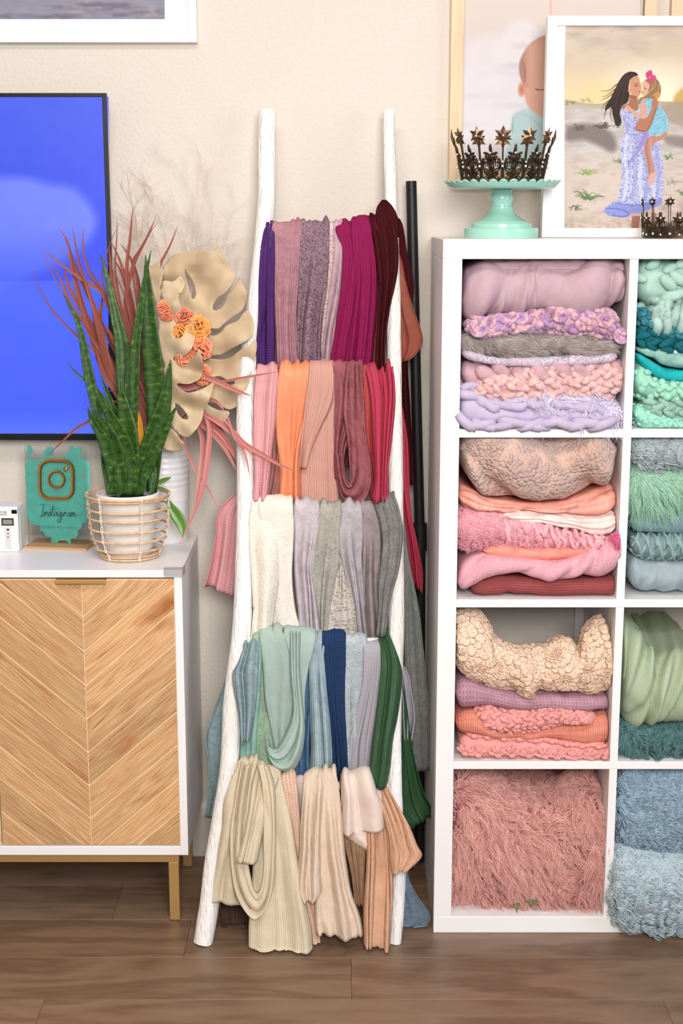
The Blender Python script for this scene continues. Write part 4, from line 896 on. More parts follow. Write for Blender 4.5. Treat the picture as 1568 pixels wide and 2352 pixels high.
textile('coral_wrap', 'thin bright coral wrap squeezed between pink mohair and pink knit', 'cloth', A, s, F_('bright_coral', (246, 144, 128), 'satin', rough=0.6))
s = Slab(A, [(1051, 1322), (1080, 1290), (1120, 1277), (1170, 1284), (1240, 1291), (1300, 1290), (1345, 1272), (1395, 1242), (1430, 1240), (1447, 1262)],
         [(1052, 1366), (1085, 1352), (1130, 1327), (1180, 1321), (1240, 1329), (1275, 1336), (1330, 1327), (1380, 1332), (1420, 1316), (1447, 1292)], df=2.818, folds=6, fam=0.010, slant=0.2, seed=20, nu=130)
o = textile('soft_knit_blanket', 'soft pink fine knit blanket drooping over the maroon ribbed one', 'blanket', A, s, F_('soft_pink', (228, 164, 178), 'terry', pitch=0.003, rgb2=(236, 178, 190)))
s_ = Slab(A, [(1408, 1232), (1432, 1226), (1447, 1240)], [(1410, 1244), (1432, 1246), (1447, 1258)], df=2.816, depth=0.002, seed=21)
fur(s_, 'fuchsia_fringe', o, hairmat('fuchsia_hair', (214, 92, 138), (226, 120, 158)), 260, 0.022, 0.0007, stiff=0.3, grav=0.7, curl=0.003, freq=1.5, npts=9, seed=21)
s = Slab(A, [(1083, 1348), (1110, 1334), (1140, 1326), (1200, 1328), (1280, 1332), (1424, 1328)], [(1083, 1368), (1150, 1369), (1165, 1366), (1200, 1370), (1300, 1371), (1424, 1370)], df=2.834, seed=22, wr=0.002)
textile('ribbed_blanket', 'maroon ribbed blanket at the bottom of the second left cube', 'blanket', A, s, F_('maroon_rib', (158, 76, 76), 'ribx', pitch=0.006, rgb2=(168, 84, 82)))

# ---- third cube, left column
A = (0, 2)
s = Slab(A, [(1049, 1440), (1056, 1420), (1080, 1417), (1105, 1420), (1128, 1446), (1141, 1477), (1177, 1494), (1222, 1500), (1260, 1497), (1290, 1480), (1318, 1484), (1337, 1508), (1347, 1472), (1368, 1444), (1390, 1438), (1404, 1485), (1411, 1530)],
         [(1048, 1528), (1058, 1545), (1078, 1562), (1112, 1578), (1150, 1592), (1192, 1598), (1240, 1598), (1264, 1598), (1290, 1598), (1320, 1600), (1345, 1604), (1365, 1609), (1380, 1608), (1396, 1600), (1404, 1587), (1409, 1565), (1411, 1545)], df=2.836, folds=6, fam=0.014, slant=-0.25, seed=24, wr=0.003, nu=170, rnd=0.05, endr=0.014, depth=0.10, sag=0.9)
def petals(s, n, r, seed):
    g = np.random.default_rng(seed); u = g.uniform(0.02, 0.98, n); w = g.uniform(0.02, 1.25, n); P, U, V, N = s.sample(u, w); geo = Geo()
    a = g.uniform(0, 2 * PI, n)
    tilt = unit(N + 0.28 * (U * np.cos(a)[:, None] + V * np.sin(a)[:, None])); X = unit(np.cross(tilt, N + 1e-3)); Y = np.cross(tilt, X); sz = r * g.uniform(0.7, 1.2, n)
    return geo.blob(P + N * 0.0004, np.stack([X * sz[:, None], Y * sz[:, None], tilt * 0.0011], 1), (4, 10))
pm = F_('cream_ruffle', (240, 208, 180), 'smooth', rgb2=(246, 218, 194))
g = petals(s, 1500, 0.0085, 24)
for (u, w) in ((0.28, 0.55), (0.42, 0.35), (0.60, 0.45), (0.74, 0.5), (0.16, 0.4), (0.88, 0.4), (0.52, 0.75)):
    P, U, V, N = [k[0] for k in s.sample(np.array([u]), np.array([w]))]
    for ring in range(4):
        for j in range(4 + ring * 3):
            a = 2 * PI * j / (4 + ring * 3) + ring; rr = 0.003 + 0.005 * ring; d = U * math.cos(a) + V * math.sin(a); up = unit(N * (1.0 - 0.18 * ring) + d * (0.3 + 0.25 * ring)); tn = np.cross(N, d)
            g.blob(P + d * rr + N * (0.006 - 0.0012 * ring), np.stack([tn * 0.0055, up * 0.005, np.cross(tn, up) * 0.0009])[None], (4, 8))
textile('ruffled_blanket', 'cream blanket covered in ruffled cloth rosettes with both ends turned up', 'blanket', A, s, pm, [('ruffles', g, pm)])
s = Slab(A, [(1047, 1568), (1080, 1567), (1120, 1581), (1190, 1599), (1280, 1601), (1370, 1606), (1402, 1602)], [(1048, 1630), (1062, 1637), (1120, 1627), (1190, 1637), (1280, 1638), (1340, 1640), (1375, 1634), (1402, 1640)], df=2.838, seed=25, wr=0.002)
textile('waffle_blanket', 'mauve waffle knit blanket under the cream ruffled one', 'blanket', A, s, F_('mauve_waffle', (184, 138, 156), 'waffle', pitch=0.0075, strength=0.9))
cm = F_('candy_crochet', (244, 164, 160), 'terry', pitch=0.003, coord='Object')
s = Slab(A, [(1088, 1634), (1120, 1632), (1180, 1640), (1240, 1637), (1300, 1636), (1365, 1650)], [(1108, 1680), (1130, 1690), (1220, 1686), (1290, 1664), (1365, 1662)], df=2.832, seed=26)
textile('crochet_blanket', 'pink crochet blanket draped over the orange knit in the third left cube', 'blanket', A, s, cm, [('stitches', braid(s, 0.0125, 0.0052, seed=26, jit=0.25), cm)])
s = Slab(A, [(1047, 1643), (1090, 1641), (1125, 1678), (1200, 1690), (1260, 1674), (1330, 1664), (1370, 1647), (1410, 1640)], [(1047, 1690), (1090, 1692), (1150, 1698), (1240, 1700), (1300, 1708), (1360, 1718), (1410, 1716)], df=2.838, seed=27, folds=3, fam=0.006, slant=0.3)
textile('orange_knit_blanket', 'bright orange coral knit blanket in the third left cube', 'blanket', A, s, F_('orange_coral', (238, 146, 122), 'knit', pitch=0.005))
s = Slab(A, [(1052, 1700), (1080, 1695), (1140, 1699), (1240, 1704), (1320, 1714), (1408, 1718)], [(1060, 1728), (1080, 1748), (1150, 1746), (1250, 1747), (1330, 1748), (1408, 1745)], df=2.834, seed=28)
textile('shell_crochet_blanket', 'pink blanket of thick shell crochet at the bottom of the third left cube', 'blanket', A, s, cm, [('stitches', clusters(s, 0.031, 0.0052, seed=28), cm)])

# ---- lowest cube, left column
A = (0, 3)
s = Slab(A, [(1042, 1800), (1075, 1802), (1130, 1822), (1180, 1850), (1240, 1866), (1300, 1850), (1340, 1822), (1365, 1822), (1380, 1880)], [(1042, 2088), (1100, 2094), (1200, 2090), (1300, 2092), (1375, 2090)], df=2.862, rnd=0.05, seed=30, wr=0.006, fr=14, depth=0.22)
o = s.geo().build('fur_rug', F_('pink_fur_base', (176, 108, 106), 'terry', pitch=0.006)); tag(o, 'long haired dusty pink fur rug filling the lowest left cube', 'rug')
s2 = Slab(A, [(1050, 1790), (1150, 1790), (1290, 1800)], [(1050, 1900), (1150, 1900), (1290, 1900)], df=2.98, seed=31, depth=0.12)
s2.geo().build('back_fold', MATS['pink_fur_base'], o)
hm = hairmat('pink_hair', (244, 196, 186), (212, 146, 140))
fur(s, 'fur', o, hm, 17000, 0.064, 0.00060, stiff=0.5, grav=0.45, curl=0.0045, freq=1.3, clump=0.84, cells=(34, 20), npts=9, seed=30, flow=0.45, minz=0.0392, w1=1.25)
fur(s2, 'fur', o, hm, 4000, 0.045, 0.00055, stiff=0.5, grav=0.4, curl=0.0028, freq=1.1, clump=0.7, cells=(14, 6), npts=8, seed=31, flow=0.4)

# ---- right column, upper cube
A = (1, 0)
def rm(nm, rgb, rgb2=None): return F_(nm, rgb, 'smooth', coord='Object', rgb2=rgb2)
s = Slab(A, [(1467, 603), (1500, 600), (1568, 600), (1640, 600)], [(1468, 690), (1500, 700), (1568, 695), (1640, 695)], df=2.846, seed=40)
textile('roving_blanket', 'pale seafoam thick roving blanket at the top of the upper right cube', 'blanket', A, s, rm('seafoam_roving', (166, 206, 192), (180, 216, 204)), [('roving', braid(s, 0.030, 0.0115, rows=4, seed=40, w0=0, w1=1.15, jit=0.3), rm('seafoam_roving', 0))])
s = Slab(A, [(1488, 702), (1530, 695), (1640, 695)], [(1494, 735), (1530, 766), (1640, 772)], df=2.842, seed=41)
textile('rope_knit_blanket', 'pale sage thick rope knit under the seafoam roving', 'blanket', A, s, rm('sage_rope', (164, 196, 188)), [('rope', rope(s, 0.0095, 3, seed=41, amp=0.8), rm('sage_rope', 0))])
s = Slab(A, [(1466, 708), (1490, 720), (1520, 750), (1640, 768)], [(1466, 742), (1500, 762), (1540, 774), (1640, 778)], df=2.838, seed=42)
textile('teal_crochet_blanket', 'teal crochet blanket edge above the dark teal braid', 'blanket', A, s, rm('teal_yarn', (58, 132, 146)), [('stitches', braid(s, 0.012, 0.0052, seed=42, jit=0.2), rm('teal_yarn', 0))])
s = Slab(A, [(1464, 745), (1500, 764), (1540, 776), (1640, 780)], [(1464, 790), (1500, 798), (1568, 801), (1640, 801)], df=2.84, seed=43)
textile('dark_teal_blanket', 'dark teal thick braided blanket in the upper right cube', 'blanket', A, s, rm('dark_teal', (24, 102, 112)), [('stitches', braid(s, 0.026, 0.0085, seed=43), rm('dark_teal', 0))])
s = Slab(A, [(1464, 796), (1510, 801), (1640, 806)], [(1464, 810), (1500, 824), (1540, 846), (1640, 852)], df=2.84, seed=44, folds=5, fam=0.004)
textile('sage_cloth', 'smooth sage cloth with pale braided edge above the turquoise knit', 'cloth', A, s, F_('sage_smooth', (142, 190, 178), 'smooth'), [('braided_edge', braid(s, 0.011, 0.0048, rows=2, w0=0.8, w1=1.1, u0=0.3, seed=44), rm('pale_mint_yarn', (184, 220, 214)))])
s = Slab(A, [(1463, 806), (1500, 830), (1540, 850), (1640, 854)], [(1463, 832), (1510, 868), (1545, 878), (1640, 882)], df=2.834, seed=45, folds=3, fam=0.004)
textile('turquoise_knit', 'bright turquoise waffle knit in the upper right cube', 'blanket', A, s, F_('turquoise', (30, 178, 184), 'waffle', pitch=0.006))
s = Slab(A, [(1461, 832), (1485, 836), (1505, 868), (1560, 884), (1640, 886)], [(1460, 918), (1500, 918), (1568, 916), (1640, 916)], df=2.832, seed=46)
textile('popcorn_crochet_blanket', 'pale mint popcorn crochet blanket under the turquoise knit', 'blanket', A, s, rm('mint_yarn', (158, 220, 196)), [('stitches', bobbles(s, 0.0125, 0.0072, seed=46), rm('mint_yarn', 0))])
s = Slab(A, [(1474, 922), (1500, 918), (1568, 918), (1640, 918)], [(1478, 946), (1520, 956), (1568, 962), (1640, 962)], df=2.838, seed=47)
textile('sage_braid_blanket', 'greyish sage braided blanket above the mint lace', 'blanket', A, s, rm('sage_yarn', (150, 190, 176)), [('stitches', braid(s, 0.024, 0.0075, seed=47), rm('sage_yarn', 0))])
s = Slab(A, [(1458, 925), (1480, 938), (1520, 956), (1568, 969), (1640, 972)], [(1458, 974), (1475, 986), (1520, 986), (1640, 987)], df=2.828, seed=48)
textile('mint_lace_blanket', 'mint cotton lace blanket at the bottom of the upper right cube', 'blanket', A, s, F_('mint_lace', (156, 222, 200), 'lace', pitch=0.006, holes=(120, 190, 168)), [('lace_knots', bobbles(s, 0.009, 0.0028, seed=48, elong=1.8), F_('mint_knots', (164, 228, 206), 'smooth', coord='Object'))])
# ---- right column, second cube
A = (1, 1)
s = Slab(A, [(1456, 1008), (1500, 1004), (1640, 1004)], [(1456, 1058), (1500, 1080), (1568, 1078), (1640, 1078)], df=2.842, seed=50)
o = textile('curly_fleece', 'light grey curly fleece at the top of the second right cube', 'fleece', A, s, F_('grey_fleece_base', (150, 164, 166), 'terry', pitch=0.006))
fur(s, 'fleece_locks', o, hairmat('grey_lock', (192, 204, 206), (160, 176, 180)), 2600, 0.030, 0.0009, stiff=0.4, grav=0.25, curl=0.0055, freq=1.8, clump=0.75, cells=(18, 6), npts=13, seed=50)
s = Slab(A, [(1455, 1066), (1500, 1082), (1568, 1080), (1640, 1080)], [(1452, 1146), (1500, 1166), (1568, 1160), (1640, 1160)], df=2.838, seed=51)
o = textile('mint_fur_throw', 'long haired mint green fur throw in the second right cube', 'throw', A, s, F_('mint_fur_base', (140, 186, 164), 'terry', pitch=0.006))
fur(s, 'fur', o, hairmat('mint_hair', (174, 216, 194), (146, 192, 166)), 7000, 0.055, 0.0006, stiff=0.35, grav=0.6, curl=0.002, freq=1.0, clump=0.75, cells=(20, 7), npts=9, seed=51)
s = Slab(A, [(1451, 1160), (1500, 1168), (1640, 1166)], [(1450, 1226), (1500, 1230), (1640, 1231)], df=2.846, seed=52)
textile('blue_grey_blanket', 'blue grey woven blanket under the mint fur throw', 'blanket', A, s, F_('blue_grey_weave', (132, 164, 172), 'terry', pitch=0.004))
s = Slab(A, [(1450, 1233), (1500, 1233), (1640, 1233)], [(1450, 1272), (1490, 1288), (1640, 1288)], df=2.84, seed=53)
g = Geo()
for d in (-1, 1):
    for k in range(-3, 12):
        w = np.linspace(0.0, 1.15, 16); u = k * 0.13 + d * w * 0.24; ok = (u > 0.005) & (u < 0.995)
        if ok.sum() > 3:
            P, U, V, N = s.sample(u[ok], w[ok]); g.tube(P + N * 0.001, 0.0036 * (1 + 0.3 * np.sin(np.arange(ok.sum()) * 2.6)), 7)
textile('cable_knit_blanket', 'grey teal knit blanket with raised diamond cables in the second right cube', 'blanket', A, s, F_('grey_teal_knit', (132, 162, 162), 'knit', pitch=0.006), [('cables', g, rm('cable_yarn', (142, 174, 174)))])
s = Slab(A, [(1448, 1282), (1490, 1290), (1640, 1290)], [(1446, 1348), (1480, 1364), (1568, 1366), (1640, 1366)], df=2.836, seed=54, folds=7, fam=0.008, slant=0.2)
textile('jersey_blanket', 'pale blue grey jersey blanket at the bottom of the second right cube', 'blanket', A, s, F_('pale_jersey', (172, 190, 198), 'knit', pitch=0.003))
# ---- right column, third cube
A = (1, 2)
s = Slab(A, [(1438, 1480), (1446, 1460), (1462, 1458), (1484, 1478), (1504, 1506), (1512, 1528), (1540, 1522), (1568, 1514), (1640, 1500)], [(1432, 1640), (1440, 1662), (1457, 1674), (1491, 1683), (1520, 1682), (1568, 1677), (1600, 1675), (1640, 1674)], df=2.832, rnd=0.07, folds=9, fam=0.024, slant=0.6, seed=56, nu=130, endr=0.03)
textile('sage_blanket', 'rolled sage green fine knit blanket in the third right cube', 'blanket', A, s, F_('sage_blanket', (176, 192, 160), 'smooth', rgb2=(182, 198, 168)))
s = Slab(A, [(1430, 1674), (1490, 1686), (1640, 1680)], [(1429, 1722), (1500, 1738), (1568, 1742), (1640, 1742)], df=2.842, seed=57)
o = textile('teal_fur_throw', 'dark teal shaggy fur throw under the rolled sage blanket', 'throw', A, s, F_('teal_fur_base', (64, 110, 112), 'terry', pitch=0.006))
fur(s, 'fur', o, hairmat('teal_hair', (98, 140, 140), (70, 110, 112)), 5200, 0.034, 0.0008, stiff=0.55, grav=0.4, curl=0.002, freq=0.9, clump=0.75, cells=(20, 5), npts=7, seed=57, minz=IZ[1][0] + 0.001)
# ---- right column, lowest cube
A = (1, 3)
s = Slab(A, [(1425, 1778), (1480, 1772), (1640, 1772)], [(1422, 1930), (1450, 1975), (1520, 1994), (1640, 1994)], df=2.842, rnd=0.06, seed=58, wr=0.008, fr=16)
o = textile('blue_fleece', 'blue curly sheepskin fleece filling the lowest right cube', 'fleece', A, s, F_('blue_fleece_base', (140, 166, 182), 'terry', pitch=0.006))
fur(s, 'fleece_locks', o, hairmat('blue_lock', (166, 190, 206), (136, 164, 182)), 4600, 0.032, 0.0013, stiff=0.35, grav=0.3, curl=0.0050, freq=1.5, clump=0.8, cells=(20, 16), npts=12, seed=58)
s = Slab(A, [(1412, 2005), (1450, 1982), (1520, 1996), (1640, 1998)], [(1412, 2105), (1440, 2140), (1500, 2148), (1560, 2152), (1640, 2152)], df=2.775, rnd=0.045, seed=59, wr=0.006, fr=18)
o = textile('pale_blue_fleece', 'pale blue curly fleece spilling from the lowest right cube onto the floor', 'fleece', A, s, F_('pale_fleece_base', (164, 182, 190), 'terry', pitch=0.006))
fur(s, 'fleece_locks', o, hairmat('pale_lock', (190, 206, 214), (162, 182, 192)), 3600, 0.036, 0.0015, stiff=0.38, grav=0.3, curl=0.0065, freq=1.6, clump=0.82, cells=(16, 8), npts=13, seed=59, minz=0.003)
# ================================================================== printed pictures
class Canvas:
    """a flat print painted point by point; coordinates are those of the photograph"""
    def __init__(s, xs, ys):
        s.X, s.Y = np.meshgrid(np.asarray(xs, float), np.asarray(ys, float)); s.im = np.zeros(s.X.shape + (3,)); s.im[:] = 200; s.alb = 0.80
    def put(s, m, c, a=1.0):
        m = np.asarray(m, float)[..., None] * a; s.im = s.im * (1 - m) + np.asarray(c, float) * m
    def poly(s, pts, c, a=1.0, soft=1.2):
        P = np.asarray(pts, float); n = len(P); ins = np.zeros(s.X.shape, bool); dist = np.full(s.X.shape, 1e9)
        bb = (s.X > P[:, 0].min() - 9) & (s.X < P[:, 0].max() + 9) & (s.Y > P[:, 1].min() - 9) & (s.Y < P[:, 1].max() + 9)
        x, y = s.X[bb], s.Y[bb]; i_ = np.zeros(x.shape, bool); d_ = np.full(x.shape, 1e9)
        for i in range(n):
            (x0, y0), (x1, y1) = P[i], P[(i + 1) % n]
            cr = ((y0 > y) != (y1 > y)); xi = x0 + (y - y0) * (x1 - x0) / ((y1 - y0) if y1 != y0 else 1e-9)
            i_ ^= cr & (x < xi)
            L2 = (x1 - x0) ** 2 + (y1 - y0) ** 2 + 1e-9; t = np.clip(((x - x0) * (x1 - x0) + (y - y0) * (y1 - y0)) / L2, 0, 1)
            d_ = np.minimum(d_, np.hypot(x - x0 - t * (x1 - x0), y - y0 - t * (y1 - y0)))
        m = np.zeros(s.X.shape); m[bb] = np.clip(0.5 + np.where(i_, d_, -d_) / soft, 0, 1); s.put(m, c, a); return m
    def smooth_poly(s, pts, c, a=1.0, soft=1.2, n=70): return s.poly(spline(np.asarray(list(pts) + [pts[0]], float), n)[:-1], c, a, soft)
    def ell(s, cx, cy, rx, ry, c, a=1.0, soft=0.15):
        q = np.sqrt(((s.X - cx) / rx) ** 2 + ((s.Y - cy) / ry) ** 2); m = np.clip((1 - q) / soft + 0.5, 0, 1); s.put(m, c, a); return m
    def stroke(s, pts, w, c, a=1.0):
        P = spline(np.asarray(pts, float), 24); w = np.linspace(*w, 24) if isinstance(w, tuple) else np.full(24, w)
        bb = (s.X > P[:, 0].min() - 6) & (s.X < P[:, 0].max() + 6) & (s.Y > P[:, 1].min() - 6) & (s.Y < P[:, 1].max() + 6)
        x, y = s.X[bb], s.Y[bb]; m = np.zeros(x.shape)
        for i in range(23):
            (x0, y0), (x1, y1) = P[i], P[i + 1]; L2 = (x1 - x0) ** 2 + (y1 - y0) ** 2 + 1e-9
            t = np.clip(((x - x0) * (x1 - x0) + (y - y0) * (y1 - y0)) / L2, 0, 1); d = np.hypot(x - x0 - t * (x1 - x0), y - y0 - t * (y1 - y0))
            m = np.maximum(m, np.clip(w[i] / 2 - d + 0.6, 0, 1))
        M = np.zeros(s.X.shape); M[bb] = m; s.put(M, c, a)
    def mesh(s, name, d, mat, parent):
        P = at(s.X, s.Y, d); c = np.clip(s.im, 0, 255) / 255.0; c = np.where(c <= 0.04045, c / 12.92, ((c + 0.055) / 1.055) ** 2.4) * s.alb
        return Geo().grid(P).build(name, mat, parent, color=c)
def traced(outline, holes=(), step=6.0):
    """triangulate a pixel outline (with holes) with points inside; returns pixel points and triangles"""
    rng_ = np.random.default_rng(4); loops = [np.asarray(outline, float)] + [np.asarray(h, float) for h in holes]; V = []; E = []; fc = []
    for L in loops:
        n = max(int(np.linalg.norm(np.diff(np.vstack([L, L[:1]]), axis=0), axis=1).sum() / step), 6); Q = spline(np.vstack([L, L[:1]]), n + 1)[:-1]
        b = len(V); V += [Vector(q) for q in Q]; E += [(b + i, b + (i + 1) % len(Q)) for i in range(len(Q))]
    O = np.array(V); lo, hi = O.min(0), O.max(0)
    gx, gy = np.meshgrid(np.arange(lo[0], hi[0], step), np.arange(lo[1], hi[1], step)); gx = gx + (np.arange(gx.shape[0])[:, None] % 2) * step / 2
    V += [Vector(q) for q in np.stack([gx.ravel(), gy.ravel()], -1) + rng_.uniform(-0.2, 0.2, (gx.size, 2))]
    v, e, f, *_ = delaunay_2d_cdt(V, E, [], 3 if False else 0, 1e-4)
    v = np.array([tuple(q) for q in v]); f = np.array([t for t in f if len(t) == 3]); c = v[f].mean(1)
    ins = np.zeros(len(c), bool); i0 = 0
    for (a, b) in E:
        (x0, y0), (x1, y1) = V[a], V[b]
        cr = ((y0 > c[:, 1]) != (y1 > c[:, 1])); ins ^= cr & (c[:, 0] < x0 + (c[:, 1] - y0) * (x1 - x0) / ((y1 - y0) or 1e-9))
    f = f[ins]; used = np.unique(f); mp = np.full(len(v), -1); mp[used] = np.arange(len(used)); v = v[used]; f = mp[f]
    a = v[f]; s = (a[:, 1, 0] - a[:, 0, 0]) * (a[:, 2, 1] - a[:, 0, 1]) - (a[:, 1, 1] - a[:, 0, 1]) * (a[:, 2, 0] - a[:, 0, 0])
    f[s > 0] = f[s > 0][:, ::-1]; return v, f
def cr(pts, k, ox, oy): return [(x / k + ox, y / k + oy) for x, y in pts]
c1 = lambda *p: cr(p, 4.3556, 60, 460)
c3 = lambda *p: cr(p, 4.3556, 100, 800)
c4 = lambda *p: cr(p, 4.3556, 340, 820)
c2 = lambda *p: cr(p, 4.9, 330, 540)
c5 = lambda *p: cr(p, 3.4087, 0, 1000)

# ================================================================== television
tv = thing('television', 'wall mounted flat television showing a blue picture', 'television', (-1.16, WALL - 0.03, 1.40))
TD = 3.150
p0, p1 = at(250, 1011, TD), at(254.5, 213.5, TD); tx1 = at(256.5, 600, TD)[0]; tz0, tz1 = p0[2], p1[2]; tx0 = tx1 - 1.345
tvb = plain('tv_black', (14, 14, 17), 0.35)
bw = 0.0095
bx('back_shell', (tx0 + 0.01, TD + 0.010, tz0 + 0.01), (tx1 - 0.01, WALL - 0.001, tz1 - 0.01), tvb, tv)
for a, b in (((tx1 - bw, TD, tz0), (tx1, TD + 0.010, tz1)), ((tx0, TD, tz0), (tx0 + bw, TD + 0.010, tz1)), ((tx0 + bw, TD, tz1 - 0.008), (tx1 - bw, TD + 0.010, tz1)), ((tx0 + bw, TD, tz0), (tx1 - bw, TD + 0.010, tz0 + 0.0145))):
    bx('bezel', a, b, tvb, tv, 0.001)
x_l, x_r = -780, 246.5
cv = Canvas(np.concatenate([np.linspace(x_l, -10, 40), np.arange(-6, x_r + 3, 3.0)]), np.arange(222, 996.5, 3.0))
X, Y = cv.X, cv.Y
tt = np.clip((Y - 222) / 420, 0, 1)[..., None]; cv.im = np.array([72, 96, 240.0]) * (1 - tt) + np.array([52, 74, 246.0]) * tt
cv.smooth_poly([(-300, 470), (-100, 412), (0, 407), (70, 410), (120, 424), (165, 430), (190, 450), (208, 472), (226, 505), (205, 555), (150, 600), (60, 640), (-60, 690), (-300, 740)], (122, 140, 252), 0.95, 26)
cv.put(np.clip((Y - 520) / 130, 0, 1) * np.clip(1.0 - (Y - 646) / 1.0, 0, 1), (64, 88, 250), 0.75)
cv.put(np.clip((Y - 643) / 4, 0, 1), (80, 110, 253), 0.85); cv.put(np.clip((Y - 700) / 250, 0, 1), (70, 96, 254), 0.8)
cv.put(np.clip((Y - 940) / 60, 0, 1), (96, 128, 254), 0.8); cv.put(np.clip((X - 205) / 40, 0, 1), (54, 82, 254), 0.45)
cv.put(np.clip(0.5 + 0.5 * fbm(X / 60, Y / 40, 5), 0, 1), (90, 112, 250), 0.22)
cv.alb = 1.0
g = cv.mesh('screen', TD + 0.004, printed('screen_glow', emit=1.0), tv)

# ================================================================== framed print, top left
fw = plain('frame_white', (240, 240, 240), 0.4)
def frame_bars(parent, x0, x1, z0, z1, y0, y1, wx, wz, mat, name='frame_bar', bev=0.0012):
    bx(name, (x0, y0, z0), (x0 + wx, y1, z1), mat, parent, bev); bx(name, (x1 - wx, y0, z0), (x1, y1, z1), mat, parent, bev)
    bx(name, (x0 + wx, y0 + 0.0002, z0), (x1 - wx, y1, z0 + wz), mat, parent, bev); bx(name, (x0 + wx, y0 + 0.0002, z1 - wz), (x1 - wx, y1, z1), mat, parent, bev)
fd = 3.185
a = at(452, 97, fd); x1, z0 = a[0], a[2]
fr = thing('picture_frame', 'white picture frame hung above the television with grey dune print', 'picture frame', (x1 - 0.3, WALL, z0))
frame_bars(fr, x1 - 0.62, x1, z0, z0 + 0.52, fd, WALL - 0.001, 0.0185, 0.0265, fw)
bx('mat_board', (x1 - 0.61, fd + 0.012, z0 + 0.01), (x1 - 0.01, fd + 0.016, z0 + 0.51), plain('mat_board', (243, 243, 242), 0.8), fr, 0)
cv = Canvas(np.linspace(-160, 378, 130), np.linspace(-330, 44, 100))
cv.im[:] = (150, 152, 174); cv.put(np.clip(0.5 + 0.9 * fbm(cv.X / 70, cv.Y / 9, 3), 0, 1), (118, 112, 132), 0.8); cv.put(np.clip(fbm(cv.X / 25, cv.Y / 6, 9), 0, 1), (176, 166, 172), 0.7)
cv.mesh('print', fd + 0.0118, printed('matte_print', 0.45), fr)

# ================================================================== acrylic sign
ia = at(140, 1256, 3.085); sg = thing('acrylic_sign', 'clear acrylic sign with teal brush paint and gold camera logo on wooden base', 'sign', (ia[0], 3.085, CZ1))
SD = 3.083
acr = NT('acrylic').set((235, 240, 240), 0.05); acr.p.inputs['Transmission Weight'].default_value = 1.0; acr.p.inputs['IOR'].default_value = 1.15
pa, pb = at(52, 1024, SD), at(209, 1250, SD)
bx('acrylic_panel', (pa[0], SD, CZ1 + 0.004), (pb[0], SD + 0.003, pa[2]), acr.m, sg, 0.0005)
bx('base', (pa[0] + 0.004, SD - 0.040, CZ1), (pb[0] + 0.006, SD + 0.045, CZ1 + 0.0055), wood('sign_base_wood', [(168, 128, 88), (196, 158, 116), (182, 142, 100)], 0, 14, 5, 0.5, 0.05), sg, 0.0006)
out = c5((205, 85), (232, 78), (242, 140), (212, 165), (228, 190), (262, 186), (300, 192), (340, 152), (352, 120), (385, 88), (420, 105), (412, 140), (380, 172), (420, 186), (470, 176), (520, 148), (548, 118), (545, 92), (600, 90), (645, 96), (640, 140), (622, 160), (664, 172), (690, 196), (708, 210), (712, 300), (714, 400), (718, 560), (712, 640), (690, 672), (655, 688), (640, 720), (612, 740), (620, 772), (600, 800), (560, 812), (560, 836), (535, 838), (510, 822), (462, 832), (450, 846), (385, 834), (400, 806), (350, 792), (330, 764), (300, 748), (310, 720), (262, 712), (225, 690), (205, 655), (196, 560), (192, 400), (188, 240), (204, 205), (196, 150))
r_ = np.random.default_rng(8); L = np.vstack([out, out[:1]]); dn = spline(L, 170)[:-1]; dn = dn + r_.normal(0, 0.9, dn.shape)
hl = [c5((628, 312), (650, 305), (690, 318), (688, 325), (640, 326)), c5((270, 262), (285, 240), (290, 268), (276, 285)), c5((240, 210), (268, 198), (262, 214))]
v, f = traced(dn, hl, 3.2); P = at(v[:, 0], v[:, 1], SD + 0.0032)
o = Geo().add(P, f).build('paint_patch', plain('teal_paint', (92, 186, 172), 0.45, noise=0.05, scale=60, bump=0.2), sg); solid(o, 0.0005, 0)
gold = plain('polished_gold', (206, 160, 92), 0.18, 1.0)
def ringplate(outer, inner, d, th, name, mat, parent):
    A = at(np.array(outer)[:, 0], np.array(outer)[:, 1], d); B = at(np.array(inner)[:, 0], np.array(inner)[:, 1], d); k = np.array([0, th, 0]); m = (A + B) / 2
    return Geo().grid(np.stack([A + k, A, m - k * 0.3, B, B + k], 0), None, cu=True).build(name, mat, parent, auto=40)
def rrect(x0, x1, y0, y1, r, n=14):
    p = []
    for cx, cy, a0 in ((x1 - r, y0 + r, -90), (x1 - r, y1 - r, 0), (x0 + r, y1 - r, 90), (x0 + r, y0 + r, 180)):
        for i in range(n): a = math.radians(a0 + 90 * i / (n - 1)); p.append((cx + r * math.cos(a), cy + r * math.sin(a)))
    return p
def circ(cx, cy, r, n=40): return [(cx + r * math.cos(2 * PI * i / n), cy + r * math.sin(2 * PI * i / n)) for i in range(n)]
ringplate(rrect(86, 173.5, 1054.5, 1149.5, 27), rrect(94, 165.5, 1062.5, 1141.5, 20), SD - 0.0024, 0.0022, 'logo_outline', gold, sg)
ringplate(circ(130, 1101.5, 22), circ(130, 1101.5, 15.5), SD - 0.0024, 0.0022, 'logo_lens', gold, sg)
Geo().lathe([(0, 0), (0.0052, 0), (0.0052, 0.0022), (0, 0.0026)], (0, 0, 0), 24).build('logo_dot', gold, sg)
o = bpy.data.objects['logo_dot']; q = at(152.8, 1077, SD - 0.0002); o.matrix_parent_inverse = world_of(sg).inverted(); o.location = q; o.rotation_euler = (PI / 2, 0, 0)
ink = plain('black_ink', (22, 26, 28), 0.5)
g = Geo()
